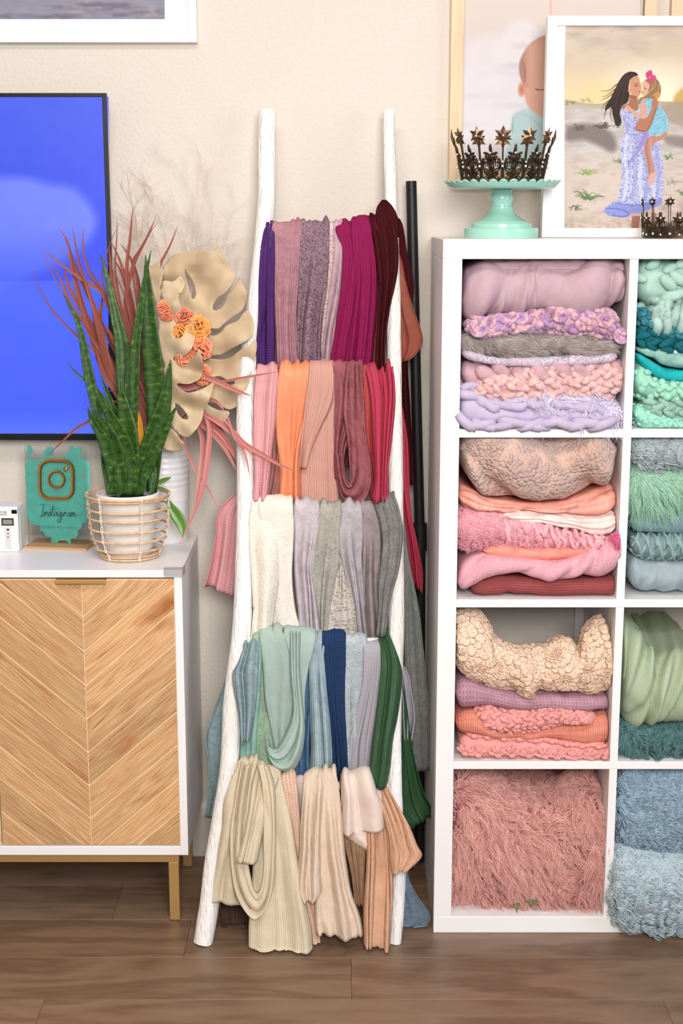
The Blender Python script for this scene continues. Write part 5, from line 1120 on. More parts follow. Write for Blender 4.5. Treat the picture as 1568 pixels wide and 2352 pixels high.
for st, w in (([(312, 552), (328, 545), (350, 544)], 2.4), ([(338, 545), (330, 590), (318, 640)], 3.4), ([(308, 646), (322, 640), (338, 636)], 2.2),
              ([(338, 636), (346, 612), (350, 600), (345, 634)], 2.0), ([(345, 620), (358, 601), (368, 604), (364, 628), (374, 633), (384, 612)], 2.4),
              ([(384, 612), (392, 599), (390, 610), (398, 624), (388, 635), (376, 630)], 2.4), ([(398, 626), (406, 600), (416, 556)], 2.0), ([(416, 556), (405, 610), (406, 630), (416, 632), (424, 616)], 3.0), ([(382, 586), (410, 577), (440, 575), (476, 572)], 2.2),
              ([(446, 604), (434, 600), (423, 616), (426, 633), (438, 626), (448, 603)], 2.4), ([(448, 603), (443, 626), (452, 632), (462, 618)], 2.6),
              ([(486, 604), (474, 600), (463, 616), (466, 633), (478, 626), (488, 603)], 2.4), ([(488, 603), (480, 650), (464, 682), (450, 680), (452, 660), (476, 640), (502, 622)], 2.8),
              ([(502, 622), (508, 600), (503, 632)], 2.4), ([(505, 614), (514, 602), (524, 606)], 2.4), ([(550, 604), (538, 600), (527, 616), (530, 633), (542, 626), (552, 603)], 2.4), ([(552, 603), (547, 626), (556, 632), (562, 622)], 2.6),
              ([(562, 622), (566, 602), (561, 634)], 2.4), ([(563, 616), (574, 601), (580, 606), (575, 634)], 2.4), ([(577, 614), (588, 600), (595, 604), (590, 628), (600, 632), (618, 618)], 2.4)):
    p = np.array(c5(*st)); q = spline(p, 18); g.tube(at(q[:, 0], q[:, 1], SD - 0.0003), 0.00027 * w * 1.25, 6, flat=0.5)
g.build('lettering', ink, sg)
def text(name, body, loc, size, mat, parent, rotx=PI / 2, ext=0.0002, align='CENTER', space=1.0):
    c = bpy.data.curves.new(name, 'FONT'); c.body = body; c.size = size; c.extrude = ext; c.align_x = align; c.resolution_u = 2; c.space_line = space
    tmp = bpy.data.objects.new(name + '_curve', c); col.objects.link(tmp)
    me = bpy.data.meshes.new_from_object(tmp.evaluated_get(bpy.context.evaluated_depsgraph_get())); bpy.data.objects.remove(tmp)
    me.materials.clear(); me.materials.append(mat); me.name = name
    o = bpy.data.objects.new(name, me); col.objects.link(o); o.parent = parent; o.matrix_parent_inverse = world_of(parent).inverted()
    o.location = loc; o.rotation_euler = (rotx, 0, 0); return o
text('handle_line', '@olivehuephotography', at(137, 1213, SD - 0.0004), 0.0088, plain('faint_ink', (70, 140, 132), 0.6), sg)
sg.rotation_euler = (0, 0, math.radians(-9))

# ================================================================== instant camera
wp = plain('white_plastic', (236, 236, 236), 0.35); kp = plain('black_plastic', (16, 16, 18), 0.2)
KD = 3.022
q0, q1 = at(44, 1266, KD), at(46, 1164, KD); kx1, kz1 = q0[0], q1[2]
ic = thing('instant_camera', 'white instant camera at the left edge of the cabinet top', 'camera', (kx1 - 0.06, KD + 0.03, CZ1))
o = bx('body', (kx1 - 0.125, KD, CZ1), (kx1, KD + 0.062, kz1), wp, ic, 0.004)
def onface(name, x0, y0, x1, y1, d, th, mat, bev=0.0006):
    a, b = at(x0, y1, d), at(x1, y0, d); return bx(name, (a[0], d - th, a[2]), (b[0], d, b[2]), mat, ic, bev)
onface('viewfinder', 26.5, 1171, 38.5, 1180, KD, 0.0008, kp)
onface('flash_frame', 3.5, 1190, 31.5, 1207.5, KD, 0.0008, plain('grey_frame', (62, 58, 56), 0.4)); onface('flash_window', 7, 1194, 28, 1204, KD - 0.0008, 0.0005, plain('smoky_lens', (150, 140, 134), 0.2))
onface('control_strip', 12.5, 1211, 24.5, 1261, KD, 0.0007, plain('silver_strip', (206, 206, 208), 0.35))
for (y, r) in ((1216.5, 0.0025), (1226, 0.0016), (1233.5, 0.0016)):
    c = at(18.3, y, KD - 0.0007); Geo().blob(c, np.diag([r, 0.0006, r])).build('button', kp, ic)
text('maker_lettering', 'ADVENTURE\nCHALLENGE', at(15.6, 1178.2, KD - 0.0003), 0.0056, kp, ic, align='RIGHT', space=0.95)
bx('side_slot', (kx1 - 0.0002, KD + 0.020, CZ1 + 0.012), (kx1 + 0.0008, KD + 0.032, kz1 - 0.022), plain('slot_grey', (214, 214, 216), 0.4), ic, 0.0006)

# ================================================================== plants
def blade(path, w, d0, d1, n=26, prof='grass', crease=0.18, twist=0.0, g=None, bow=0.0, seed=0):
    """a long leaf along a pixel path (base to tip); w in pixels"""
    q = spline(np.asarray(path, float), n); t = np.linspace(0, 1, n); d = d0 + (d1 - d0) * t + bow * np.sin(PI * t)
    C_ = at(q[:, 0], q[:, 1], d); T = unit(np.gradient(C_, axis=0)); S = unit(np.cross(T, [0, 1, 0])); Nn = np.cross(S, T)
    ang = twist * np.sin(t * 3 + seed)
    S = S * np.cos(ang)[:, None] + Nn * np.sin(ang)[:, None]; Nn = np.cross(S, T); Nn = Nn * np.where(Nn[:, 1:2] > 0, -1, 1)
    if prof == 'grass': wd = (0.45 + 0.55 * np.minimum(1, t * 3)) * (1 - t ** 2.5) ** 0.8
    elif prof == 'sword': wd = (0.55 + 0.45 * np.minimum(1, t * 2.2)) * np.minimum(1, ((1 - t) / 0.42)) ** 0.75
    else: wd = np.sin(PI * np.clip(t * 0.97 + 0.02, 0, 1)) ** 0.8
    wd = np.maximum(wd, 0.02) * w * 0.00094
    u = np.linspace(-1, 1, 7)
    P = C_[:, None] + S[:, None] * (u[None, :, None] * wd[:, None, None] / 2) - Nn[:, None] * ((1 - np.abs(u)) ** 1.2 * crease)[None, :, None] * wd[:, None, None]
    L = np.concatenate([[0], np.cumsum(np.linalg.norm(np.diff(C_, axis=0), axis=1))])
    uv = np.stack(np.broadcast_arrays(u[None] * 0.5 + 0.5, L[:, None] * 10 + seed * 3.1), -1)
    return (g or Geo()).grid(P, uv)
def leafmat(name, cols, bands, su, sv, rough=0.4, bump=0.1):
    t = NT(name).set(cols[0], rough); n = t.n('TexNoise', i_Scale=bands, i_Detail=3.0); t.l(t.coord('UV', (su, sv, 1)), n.inputs['Vector'])
    t.l(t.ramp(n.outputs[0], [(0.3 + 0.4 * i / (len(cols) - 1), c) for i, c in enumerate(cols)]), t.p.inputs['Base Color']); t.bump(n.outputs[0], bump, 0.001); return t.m
snake = leafmat('snake_leaf', [(22, 48, 16), (38, 74, 20), (48, 86, 26), (90, 118, 46)], 2.2, 0.7, 4.2, 0.4)
PC = np.array([at(295.5, 1200, 2.985)[0], 2.985]);
pp = thing('snake_plant', 'potted snake plant in white pot with rattan cage on the white cabinet', 'plant', (PC[0], PC[1], CZ1))
pot = plain('glazed_white', (232, 230, 226), 0.35)
pz = CZ1
Geo().lathe([(0, pz + 0.008), (0.047, pz + 0.008), (0.0495, pz + 0.012), (0.064, pz + 0.120), (0.067, pz + 0.124), (0.0675, pz + 0.140), (0.066, pz + 0.1415), (0.062, pz + 0.1405), (0.060, pz + 0.128), (0, pz + 0.126)], (PC[0], PC[1], 0), 56).build('pot', pot, pp, auto=50)
Geo().lathe([(0, pz + 0.1275), (0.0597, pz + 0.1275)], (PC[0], PC[1], 0), 32).build('soil', plain('soil', (58, 42, 30), 0.95, noise=0.3, bump=0.8), pp)
rat = plain('rattan', (214, 178, 138), 0.5, noise=0.08, scale=60)
rings = [(0.0885, 0.1375), (0.0870, 0.1100), (0.0855, 0.0910), (0.0840, 0.0680), (0.0810, 0.0455), (0.0735, 0.0240), (0.0635, 0.0105), (0.0630, 0.0045)]
aa = np.arange(64) * 2 * PI / 64
def ringpath(r, z): return np.stack([PC[0] + r * np.cos(aa), PC[1] + r * np.sin(aa), 0 * aa + pz + z], -1)
for r, z in rings: Geo().tube(ringpath(r, z), 0.0025, 8, closed=True).build('rattan_ring', rat, pp)
Geo().tube(ringpath(0.0870, 0.1325), 0.0022, 8, closed=True).build('rattan_ring', rat, pp)
cord = plain('cotton_cord', (232, 220, 200), 0.8)
for az in (-33, 27, 87, 147, 207, 267):
    a = math.radians(az - 90); g = Geo(); rr = np.array(rings); zz = np.linspace(0, 1, 70); k = np.interp(zz * (len(rr) - 1), np.arange(len(rr)), rr[:, 0]); zk = np.interp(zz * (len(rr) - 1), np.arange(len(rr)), rr[:, 1])
    for ph in (0, PI):
        w = np.sin(zz * 22 + ph) * 0.0016; g.tube(np.stack([PC[0] + (k + 0.0022 * np.cos(zz * 22 + ph)) * math.cos(a) - w * math.sin(a), PC[1] + (k + 0.0022 * np.cos(zz * 22 + ph)) * math.sin(a) + w * math.cos(a), pz + zk], -1), 0.0011, 6)
    for r, z in rings: g.blob([PC[0] + r * math.cos(a), PC[1] + r * math.sin(a), pz + z], np.diag([0.0036, 0.0036, 0.0034]), (5, 8))
    g.build('cord', cord, pp)
PZ = 1134.0
leaves = [
    (c3((1080, 1440), (1112, 1000), (1108, 400)) + c1((1235, 1250), (1215, 900), (1193, 545)), 46, 3.00, 2.99, 0.14),
    (c3((965, 1440), (900, 900), (905, 480)) + c1((1095, 1450), (1135, 1150), (1180, 830), (1250, 498)), 23, 2.985, 2.97, 0.2),
    (c3((850, 1450), (820, 900), (800, 300)) + c1((950, 1400), (905, 1200), (855, 960), (800, 730), (742, 545)), 33, 3.01, 3.02, 0.12),
    (c3((690, 1460), (600, 950), (505, 500), (430, 150)) + c1((560, 1380), (510, 1200), (440, 1070), (372, 940)), 23, 2.99, 2.98, 0.2),
    (c3((800, 1300), (700, 720), (550, 440), (440, 335), (340, 262), (240, 146)), 12, 3.0, 2.99, 0.25),
    (c3((840, 1400), (770, 900), (690, 600), (625, 420), (565, 272)), 22, 3.0, 3.0, 0.2),
    (c3((900, 1440), (860, 1120), (770, 880), (690, 730), (620, 600), (552, 445)), 38, 2.965, 2.94, 0.14),
    (c3((885, 1470), (885, 1200), (850, 900), (805, 620), (760, 340)), 46, 2.96, 2.955, 0.14),
    ([(305, 1130), (301, 1000), (297, 920), (293, 850), (296, 776)], 19, 2.99, 2.99, 0.2),
    (c3((940, 1440), (985, 1150), (1090, 870), (1190, 620), (1235, 400), (1272, 110)), 38, 2.965, 2.96, 0.14),
    (c3((965, 1465), (1010, 1290), (1090, 1080), (1175, 890), (1255, 720), (1332, 575)), 27, 2.955, 2.935, 0.2),
    (c3((712, 1465), (660, 1110), (590, 900), (490, 730), (438, 585)), 28, 2.955, 2.93, 0.22),
    (c3((800, 1465), (760, 1200), (690, 930), (620, 770), (520, 640)), 36, 2.96, 2.95, 0.14),
    (c3((790, 1470), (790, 1200), (770, 1000), (735, 830)), 40, 2.975, 2.975, 0.14),
    (c3((650, 1465), (625, 1250), (580, 960)), 16, 2.97, 2.975, 0.25),
    (c3((1075, 1460), (1090, 1300), (1112, 1090)), 17, 2.97, 2.98, 0.25),
    (c3((740, 1485), (775, 1430), (802, 1370)), 8, 2.925, 2.92, 0.2),
    (c3((660, 1470), (650, 1380), (690, 1310)), 8, 2.94, 2.94, 0.2)]
for i, (p, w, d0, d1, crs) in enumerate(leaves):
    o = blade(p, w, d0, d1, 30, 'sword', crs, 0.25, seed=i).build('leaf', snake, pp); solid(o, 0.0018, 0)
o = blade(c3((950, 1200), (957, 1000), (962, 850), (955, 700), (925, 590)), 17, 2.985, 2.985, 24, 'sword', 0.2, seed=30).build('leaf', leafmat('dry_leaf', [(186, 120, 20), (206, 146, 30), (170, 104, 24)], 2, 1, 0.5), pp); solid(o, 0.0015, 0); o['label'] = 'yellowed dry leaf'
poth = leafmat('pothos_leaf', [(58, 104, 40), (90, 138, 52), (74, 120, 44)], 1.5, 1, 0.5, 0.35)
for i, (p, w, d0, d1, n_) in enumerate(((c4((60, 1300), (160, 1325), (205, 1430)), 5, 3.02, 3.0, 'grass'), (c4((195, 1420), (225, 1500), (285, 1590), (335, 1680), (348, 1800)), 28, 3.0, 2.98, 'oval'), (c4((60, 1270), (140, 1240), (230, 1203)), 11, 3.03, 3.03, 'oval'))):
    o = blade(p, w, d0, d1, 22, n_, 0.12, seed=i + 40).build('trailing_leaf', poth, pp); solid(o, 0.001, 0)

# ---- vase and what stands in it
vc = np.array([at(379, 1150, 3.145)[0], 3.145]); vz = CZ1
vs = plain('white_enamel', (240, 241, 244), 0.3)
prof = [(0, vz), (0.049, vz), (0.0505, vz + 0.002)]
for z in np.linspace(0.01, 0.255, 90):
    r = 0.0512 + 0.0022 * math.sin(z / 0.255 * PI) + (0.0011 * math.sin((z - 0.13) * 2 * PI / 0.0135) if 0.125 < z < 0.212 else 0) + (0.001 * math.exp(-((z - 0.098) / 0.003) ** 2))
    prof.append((r, vz + z))
prof += [(0.0535, vz + 0.259), (0.053, vz + 0.262), (0.050, vz + 0.258), (0.047, vz + 0.05), (0, vz + 0.03)]
va = thing('vase', 'tall white ribbed metal vase behind the snake plant', 'vase', (vc[0], vc[1], vz))
Geo().lathe(prof, (vc[0], vc[1], 0), 56).build('body', vs, va, auto=60)
VT = [(352, 1000), (372, 1000), (395, 1000)]
red = leafmat('red_grass', [(112, 54, 46), (138, 70, 60), (164, 90, 78)], 3.0, 3.0, 0.12, 0.6)
pink = leafmat('pink_grass', [(168, 96, 94), (190, 116, 112), (206, 138, 132)], 3.0, 3.0, 0.12, 0.6)
gl = thing('red_grass_stems', 'dried reddish brown grass stems fanning up over the television corner', 'dried grass', (vc[0], vc[1], vz + 0.05), 'dried stems in the white vase')
B1 = [(368, 1010)]
reds = [([(395, 340), (430, 480), (470, 700), (530, 950), (620, 1250), (780, 1620)], 20), ([(318, 268), (370, 340), (430, 480), (480, 640)], 11), ([(170, 490), (300, 600), (440, 710), (600, 820), (770, 940)], 12), ([(155, 460), (200, 620), (290, 790), (380, 950), (560, 1200)], 4), ([(230, 560), (310, 720), (390, 890), (440, 1040), (640, 1300)], 10),
        ([(60, 660), (110, 830), (200, 1010), (320, 1170), (490, 1340), (700, 1540)], 6), ([(460, 260), (490, 430), (530, 620), (580, 800), (660, 1040), (740, 1400)], 11), ([(583, 250), (565, 420), (590, 590), (650, 740), (760, 900)], 9), ([(205, 345), (300, 470), (420, 570), (600, 740), (740, 900)], 3.5),
        ([(390, 620), (400, 780), (470, 950), (580, 1130), (680, 1300), (790, 1680)], 16), ([(560, 700), (620, 900), (700, 1150), (760, 1400), (860, 1740)], 20), ([(550, 1190), (640, 1350), (760, 1520), (920, 1760)], 19), ([(770, 930), (740, 1150), (720, 1400), (760, 1640)], 24),
        ([(1070, 60), (1050, 250), (1035, 420), (1010, 600), (1010, 800), (1040, 1100), (1060, 1400), (1120, 1740)], 14), ([(1300, 160), (1210, 370), (1100, 580), (1040, 760), (1000, 950), (1010, 1200)], 13), ([(1335, 180), (1250, 310), (1130, 500), (1060, 640)], 6), ([(1520, 240), (1440, 450), (1340, 640), (1240, 900), (1180, 1200)], 11), ([(910, 160), (905, 400), (890, 600), (900, 800), (970, 1150)], 7), ([(940, 220), (860, 380), (800, 560), (760, 800)], 5),
        ([(935, 425), (1030, 560), (1090, 700), (1120, 850), (1130, 1040)], 16), ([(840, 400), (920, 560), (1000, 800), (1050, 1000), (1090, 1240)], 14), ([(750, 550), (850, 670), (950, 870), (1020, 1080)], 5), ([(830, 450), (850, 700), (880, 950), (950, 1200), (1060, 1560)], 19), ([(860, 560), (940, 700), (1010, 900), (1060, 1150), (1090, 1450)], 18), ([(940, 1080), (1000, 1300), (1060, 1560), (1160, 1780)], 24), ([(800, 1250), (900, 1450), (1000, 1640), (1120, 1820)], 26)]
for i, (p, w) in enumerate(reds):
    p = list(reversed(c1(*p)))
    last = p[0]; p = ([(last[0] + (370 - last[0]) * 0.55, last[1] + (1000 - last[1]) * 0.6), last] if last[1] < 930 else [last]) + p[1:]
    o = blade(p, w, 3.075 + 0.01 * math.sin(i * 2.3), 3.05 + 0.03 * math.sin(i * 1.7), 28, 'grass', 0.15, 0.3, seed=i).build('blade', red, gl)
for i, (p, w) in enumerate(((c3((1075, 900), (1050, 790), (985, 600), (930, 420), (900, 250)), 26), (c3((1000, 900), (840, 560), (740, 400), (620, 250), (520, 0)), 36), (c3((660, 500), (560, 650), (440, 740), (330, 800), (200, 920), (30, 1085)), 7), (c3((820, 480), (740, 440), (680, 425), (640, 430)), 5), (c3((830, 600), (740, 540), (660, 520)), 8))):
    o = blade(p, w, 3.07, 3.05, 26, 'grass', 0.15, 0.2, seed=i + 60).build('blade', red, gl)
gr = thing('pink_grass_stems', 'dusty pink dried grass blades hanging right in front of the ladder rail', 'dried grass', (vc[0], vc[1], vz + 0.05), 'dried stems in the white vase')
pinks = [([(430, 160), (540, 190), (700, 250), (850, 320), (1032, 390)], 15, 3.03, 2.95), ([(600, 215), (760, 240), (900, 215), (1050, 190), (1310, 143)], 6, 3.02, 2.92), ([(240, 250), (340, 300), (450, 300), (640, 215)], 17, 3.05, 3.04), ([(470, 500), (550, 560), (700, 650), (830, 740), (960, 870), (1150, 980), (1300, 1070), (1490, 1155)], 15, 3.02, 2.92), ([(470, 460), (560, 560), (612, 720), (600, 950), (570, 1200), (500, 1450), (440, 1600), (318, 1875)], 13, 3.02, 2.96),
         ([(460, 600), (510, 720), (545, 850), (535, 1050), (500, 1300), (465, 1520)], 14, 3.04, 3.0), ([(440, 620), (530, 680), (640, 760), (760, 900), (895, 1155)], 13, 3.04, 3.01), ([(450, 600), (560, 680), (680, 740), (800, 880), (900, 1060)], 16, 3.045, 3.03), ([(560, 590), (670, 680), (760, 790), (890, 970)], 15, 3.05, 3.04), ([(250, 620), (330, 790), (380, 920), (450, 1080), (520, 1200), (620, 1360), (716, 1555)], 7, 3.04, 3.0),
         ([(740, 600), (820, 700), (900, 850), (970, 980), (1018, 1192)], 8, 2.98, 2.93), ([(780, 560), (800, 610), (830, 700), (880, 830), (1000, 940), (1104, 1060)], 6, 2.97, 2.93), ([(560, 430), (620, 425), (690, 450), (762, 538)], 9, 3.02, 3.0)]
for i, (p, w, d0, d1) in enumerate(pinks):
    blade(c4(*p), w, d0, d1, 30, 'grass', 0.15, 0.2, seed=i + 80).build('blade', pink, gr)
# dried monstera leaves
mo = NT('dried_leaf').set((214, 190, 152), 0.6); n = mo.n('TexNoise', i_Scale=9.0, i_Detail=4.0); mo.l(mo.coord('Object'), n.inputs['Vector'])
mo.l(mo.ramp(n.outputs[0], [(0.3, (184, 162, 130)), (0.55, (202, 182, 150)), (0.75, (212, 194, 164))]), mo.p.inputs['Base Color']); mo.bump(n.outputs[0], 0.2, 0.003)
outA = c2((290, 262), (340, 225), (420, 200), (500, 186), (600, 172), (700, 182), (780, 172), (815, 150), (838, 112), (865, 195), (930, 310), (985, 390), (1030, 462), (985, 550), (930, 640), (850, 690), (800, 750), (772, 815), (790, 848), (850, 836), (900, 790), (945, 690), (1020, 580), (1086, 482), (1115, 560), (1162, 640), (1150, 750), (1100, 850), (1000, 920), (900, 1000), (840, 1052), (760, 1052), (722, 1082), (735, 1120), (795, 1130), (860, 1100), (930, 1020), (1060, 960), (1110, 890), (1172, 845), (1210, 900), (1240, 990), (1230, 1090), (1190, 1170), (1080, 1230), (970, 1290), (870, 1345), (770, 1358), (733, 1382), (790, 1396), (900, 1400), (990, 1370), (1080, 1300), (1180, 1240), (1258, 1178), (1272, 1260), (1245, 1400)) \
    + c4((1040, 80), (1015, 220), (960, 380), (900, 480), (820, 525), (740, 500), (650, 455), (592, 462), (612, 488), (700, 528), (812, 548), (790, 612), (740, 660), (650, 612), (560, 530), (480, 400)) + c2((590, 1500), (500, 1250), (430, 1000), (350, 800), (280, 640), (215, 500), (225, 380))
holA = [c2((460, 370), (492, 430), (545, 510), (582, 620), (582, 690), (556, 726), (528, 680), (500, 570), (468, 450)), c4((640, 206), (700, 190), (760, 212), (805, 245), (868, 240), (858, 272), (815, 280), (740, 262), (675, 232))]
outB = c2((48, 385), (100, 335), (182, 302), (186, 385), (240, 388), (216, 450), (192, 560), (176, 620), (205, 600), (225, 515), (330, 522), (412, 462), (462, 550), (432, 630), (388, 700), (422, 830), (402, 960), (346, 1030), (328, 1105), (370, 1165), (425, 1150), (475, 1050), (542, 952), (578, 1080), (562, 1220), (500, 1330), (430, 1376), (345, 1368), (330, 1392), (372, 1442), (432, 1466), (500, 1402), (562, 1380), (622, 1283), (655, 1400)) \
    + c4((552, 60), (550, 130), (520, 215), (470, 245), (390, 272), (300, 264), (285, 278), (330, 322), (390, 356), (460, 346), (540, 322), (655, 260), (612, 430), (562, 520), (532, 640), (482, 720), (400, 802), (340, 790), (250, 705), (228, 620), (212, 450), (208, 280), (150, 130)) + c2((240, 1480), (190, 1300), (165, 1150), (172, 960), (120, 700), (75, 520))
holB = [c4((268, 455), (330, 500), (402, 600), (388, 628), (330, 606), (285, 540)), c2((196, 640), (232, 770), (300, 932), (245, 912), (206, 880), (178, 740))]
outC = c4((218, 706), (285, 765), (322, 830), (362, 858), (332, 920), (250, 942), (150, 905), (185, 800))
def dried(name, label, outs, fn, thick=0.0016, stem=None):
    g = Geo(); 
    for o_, h_ in outs:
        v, f = traced(o_, h_, 5.0); g.add(at(v[:, 0], v[:, 1], fn(v[:, 0], v[:, 1])), f)
    r = thing(name, label, 'dried leaf', (vc[0], vc[1], vz + 0.05), 'dried leaves in the white vase')
    o = g.build('leaf_blade', mo.m, r); solid(o, thick, 0)
    q = spline(np.array(stem), 24); Geo().tube(q, 0.0032, 8).build('stem', mo.m, r); return r
def dA(x, y):
    rib = np.abs((x - 455) - (y - 700) * 0.05) / 120.0
    return 3.062 - 0.052 * np.clip((x - 440) / 140, -0.4, 1) + 0.012 * np.sin(y / 17.0 + x / 60) * np.clip(rib, 0, 1.2) + 0.010 * vn(x / 34, y / 30, 4) + 0.016 * np.clip(1 - rib, 0, 1) - 0.02 * np.clip((y - 850) / 100, 0, 1)
def dB(x, y):
    k = np.clip((x - 360) / 80, -0.2, 1.3)
    return 3.038 - 0.035 * k - 0.022 * np.clip((y - 850) / 150, 0, 1) + 0.014 * np.sin(y / 15.0 - x / 40) * np.clip(k, 0, 1) + 0.008 * vn(x / 22, y / 26, 9)
dried('dried_monstera_leaf', 'large cream dried monstera leaf overlapping the left ladder rail', [(outA, holA)], dA, stem=[at(470, 960, 3.055), at(430, 990, 3.10), (vc[0] + 0.01, vc[1], vz + 0.2), (vc[0], vc[1], vz + 0.08)])
dried('dried_monstera_leaf', 'narrow curled cream dried monstera leaf right behind the snake plant', [(outB, holB), (outC, [])], dB, stem=[at(392, 960, 3.03), at(385, 985, 3.08), (vc[0] - 0.005, vc[1], vz + 0.2), (vc[0] - 0.01, vc[1], vz + 0.08)])
# orange flowers
fs = thing('flower_spray', 'spray of ruffled orange and coral flowers between the two dried leaves', 'flowers', (vc[0], vc[1], vz + 0.05), 'dried stems in the white vase')
fm_o = [plain('petal_coral', (240, 158, 124), 0.6, noise=0.08, scale=90), plain('petal_orange', (246, 172, 96), 0.6, noise=0.08, scale=90), plain('petal_dusk', (226, 138, 110), 0.6, noise=0.08, scale=90)]
r_ = np.random.default_rng(12)
fl_pts = c2((240, 820), (262, 885), (450, 915), (620, 1035), (425, 1085), (655, 1265), (470, 1375), (600, 1130)) + c4((562, 150), (545, 210), (360, 20))
for i, (x, y) in enumerate(fl_pts):
    R_ = 1.35 * (0.014, 0.013, 0.016, 0.020, 0.016, 0.020, 0.018, 0.016, 0.013, 0.013, 0.014)[i]; c = at(x, y, 3.042 - (0.012 if 360 < x < 470 else 0)); g = Geo()
    for k in range(34):
        ph = k * 2.39996; el = math.acos(1 - 1.25 * (k + 0.5) / 34); d = np.array([math.sin(el) * math.cos(ph), -math.cos(el), math.sin(el) * math.sin(ph)])
        d = d / np.linalg.norm(d); up = unit(np.array([d[0], d[1] - 0.7, d[2]]) + r_.normal(0, 0.25, 3)); tn = unit(np.cross(up, d) + 1e-6); nn = np.cross(tn, up)
        g.blob(c + d * R_ * 0.62, np.stack([tn * R_ * 0.42, up * R_ * 0.48, nn * R_ * 0.06])[None], (5, 9))
    g.build('flower', fm_o[(0, 2, 2, 1, 1, 0, 0, 1, 0, 0, 2)[i]], fs)
Geo().tube(spline(np.array([at(450, 830, 3.06), at(440, 930, 3.08), (vc[0], vc[1] - 0.01, vz + 0.22), (vc[0], vc[1], vz + 0.08)]), 20), 0.002, 7).build('stem', plain('dry_stem', (140, 110, 70), 0.8), fs)
# dried twigs
def twigs(label, roots, mat, seed, name='dried_twigs'):
    r = random.Random(seed); g = Geo()
    def grow(p, d, L, rad, lev):
        n = 6; pts = [p]; dd = np.array(d)
        for i in range(n): dd = unit(dd + np.array([r.gauss(0, .09), r.gauss(0, .05), r.gauss(0.02, .05)])); pts.append(pts[-1] + dd * L / n)
        pts = np.array(pts); pts[:, 1] = np.clip(pts[:, 1], 3.06, 3.20); g.tube(pts, np.linspace(rad, rad * 0.5, n + 1), 4, caps=False)
        if lev > 0:
            for k in range(3 if lev > 1 else 4):
                i = r.randint(1, n); s = r.choice((-1, 1)); a = s * r.uniform(.3, .8); v = np.array([dd[0] * math.cos(a) - dd[2] * math.sin(a), dd[1] + r.gauss(0, .2), dd[0] * math.sin(a) + dd[2] * math.cos(a)])
                grow(pts[i], unit(v), L * r.uniform(.4, .65), rad * 0.6, lev - 1)
    for (x0, y0, x1, y1, rad) in roots:
        a, b = at(x0, y0, 3.15), at(x1, y1, 3.17); grow(a, unit(b - a), np.linalg.norm(b - a) * 0.75, rad, 3)
    base = at(roots[0][0], roots[0][1], 3.15)
    for k in range(4): g.tube(np.array([base, (base + [vc[0], vc[1], vz + .25]) / 2 + [0.003 * k, 0, 0], (vc[0] + .004 * k, vc[1], vz + .1)]), 0.0009, 5)
    o = g.build(name, mat); tag(o, label, 'dried twigs', 'dried stems in the white vase'); return o
twigs('white branching dried twigs rising highest from the vase against the wall', [(445, 640, 447, 350, 0.0015), (450, 640, 490, 420, 0.0014), (440, 640, 400, 430, 0.0014), (455, 650, 530, 470, 0.0014), (440, 650, 470, 380, 0.0014)], plain('bleached_twig', (226, 214, 204), 0.8), 5)
twigs('beige wispy dried grass heads leaning left toward the television', [(410, 720, 272, 500, 0.0010), (412, 720, 290, 470, 0.0010), (415, 700, 320, 450, 0.0010), (405, 720, 268, 540, 0.0010), (420, 700, 350, 480, 0.0010)], plain('beige_twig', (206, 184, 162), 0.85), 11)
twigs('pinkish wispy dried grass behind the large dried leaf near the ladder', [(470, 720, 560, 560, 0.0010), (470, 700, 535, 500, 0.0010), (480, 720, 575, 600, 0.0010), (470, 690, 515, 520, 0.0010)], plain('pinkish_twig', (214, 188, 172), 0.85), 17)
# ================================================================== right top: framed prints
pine = wood('pale_pine', [(208, 178, 142), (222, 196, 162), (214, 186, 150)], 2, 16, 4, 0.5, 0.04)
def wood_frame(label, x0, x1, z0, z1, d, wbar, cv_name):
    f = thing('picture_frame', label, 'picture frame', ((x0 + x1) / 2, WALL, z0)); frame_bars(f, x0, x1, z0, z1, d, WALL - 0.001, wbar, wbar, pine); return f
FD = 3.186
a = at(1030, 425, FD); b = at(1494, 425, FD); BZ0 = a[2]; wb = 0.0285
bf = wood_frame('pale wood picture frame with sleeping baby print behind the cake stand', a[0], b[0], BZ0, BZ0 + 0.66, FD, wb, None)
k6 = lambda *p: cr(p, 2.6667, 980, 0)
cv = Canvas(np.linspace(1056, 1470, 208), np.arange(-240, 414, 2.2)); X, Y = cv.X, cv.Y
cv.im[:] = (232, 220, 212)
cv.put(np.clip((Y - 20) / 160, 0, 1), (230, 226, 236))
cv.put(np.clip((np.hypot((X - 1262) / 215.0, (Y - 80) / 330.0) - 1) * 40, 0, 1) * (Y < 130), (196, 228, 226))
q = np.hypot((X - 1262) / 215.0, (Y - 80) / 330.0); cv.put(np.clip(1 - np.abs(q - 1) * 130, 0, 1) * (Y < 112), (120, 150, 180))
cv.put(np.clip(1 - np.abs(X - 1264) / 3.5, 0, 1) * (Y < 34), (240, 178, 158), 0.8)
for (x, y, r) in ((1130, 130, 62), (1105, 190, 50), (1150, 210, 56), (1090, 260, 44), (1135, 275, 50), (1180, 120, 50), (1170, 290, 52), (1100, 330, 60), (1200, 80, 40)):
    cv.ell(x, y, r, r * 0.82, (240, 238, 246), 0.6, 0.5); cv.ell(x + 6, y + r * 0.62, r * 0.7, 7, (206, 202, 216), 0.5, 1.4)
cv.smooth_poly(k6((520, 720), (540, 690), (640, 660), (740, 690), (900, 700), (1000, 760), (1060, 1000), (1000, 1110), (480, 1110), (500, 860)), (188, 214, 220), 1, 6)
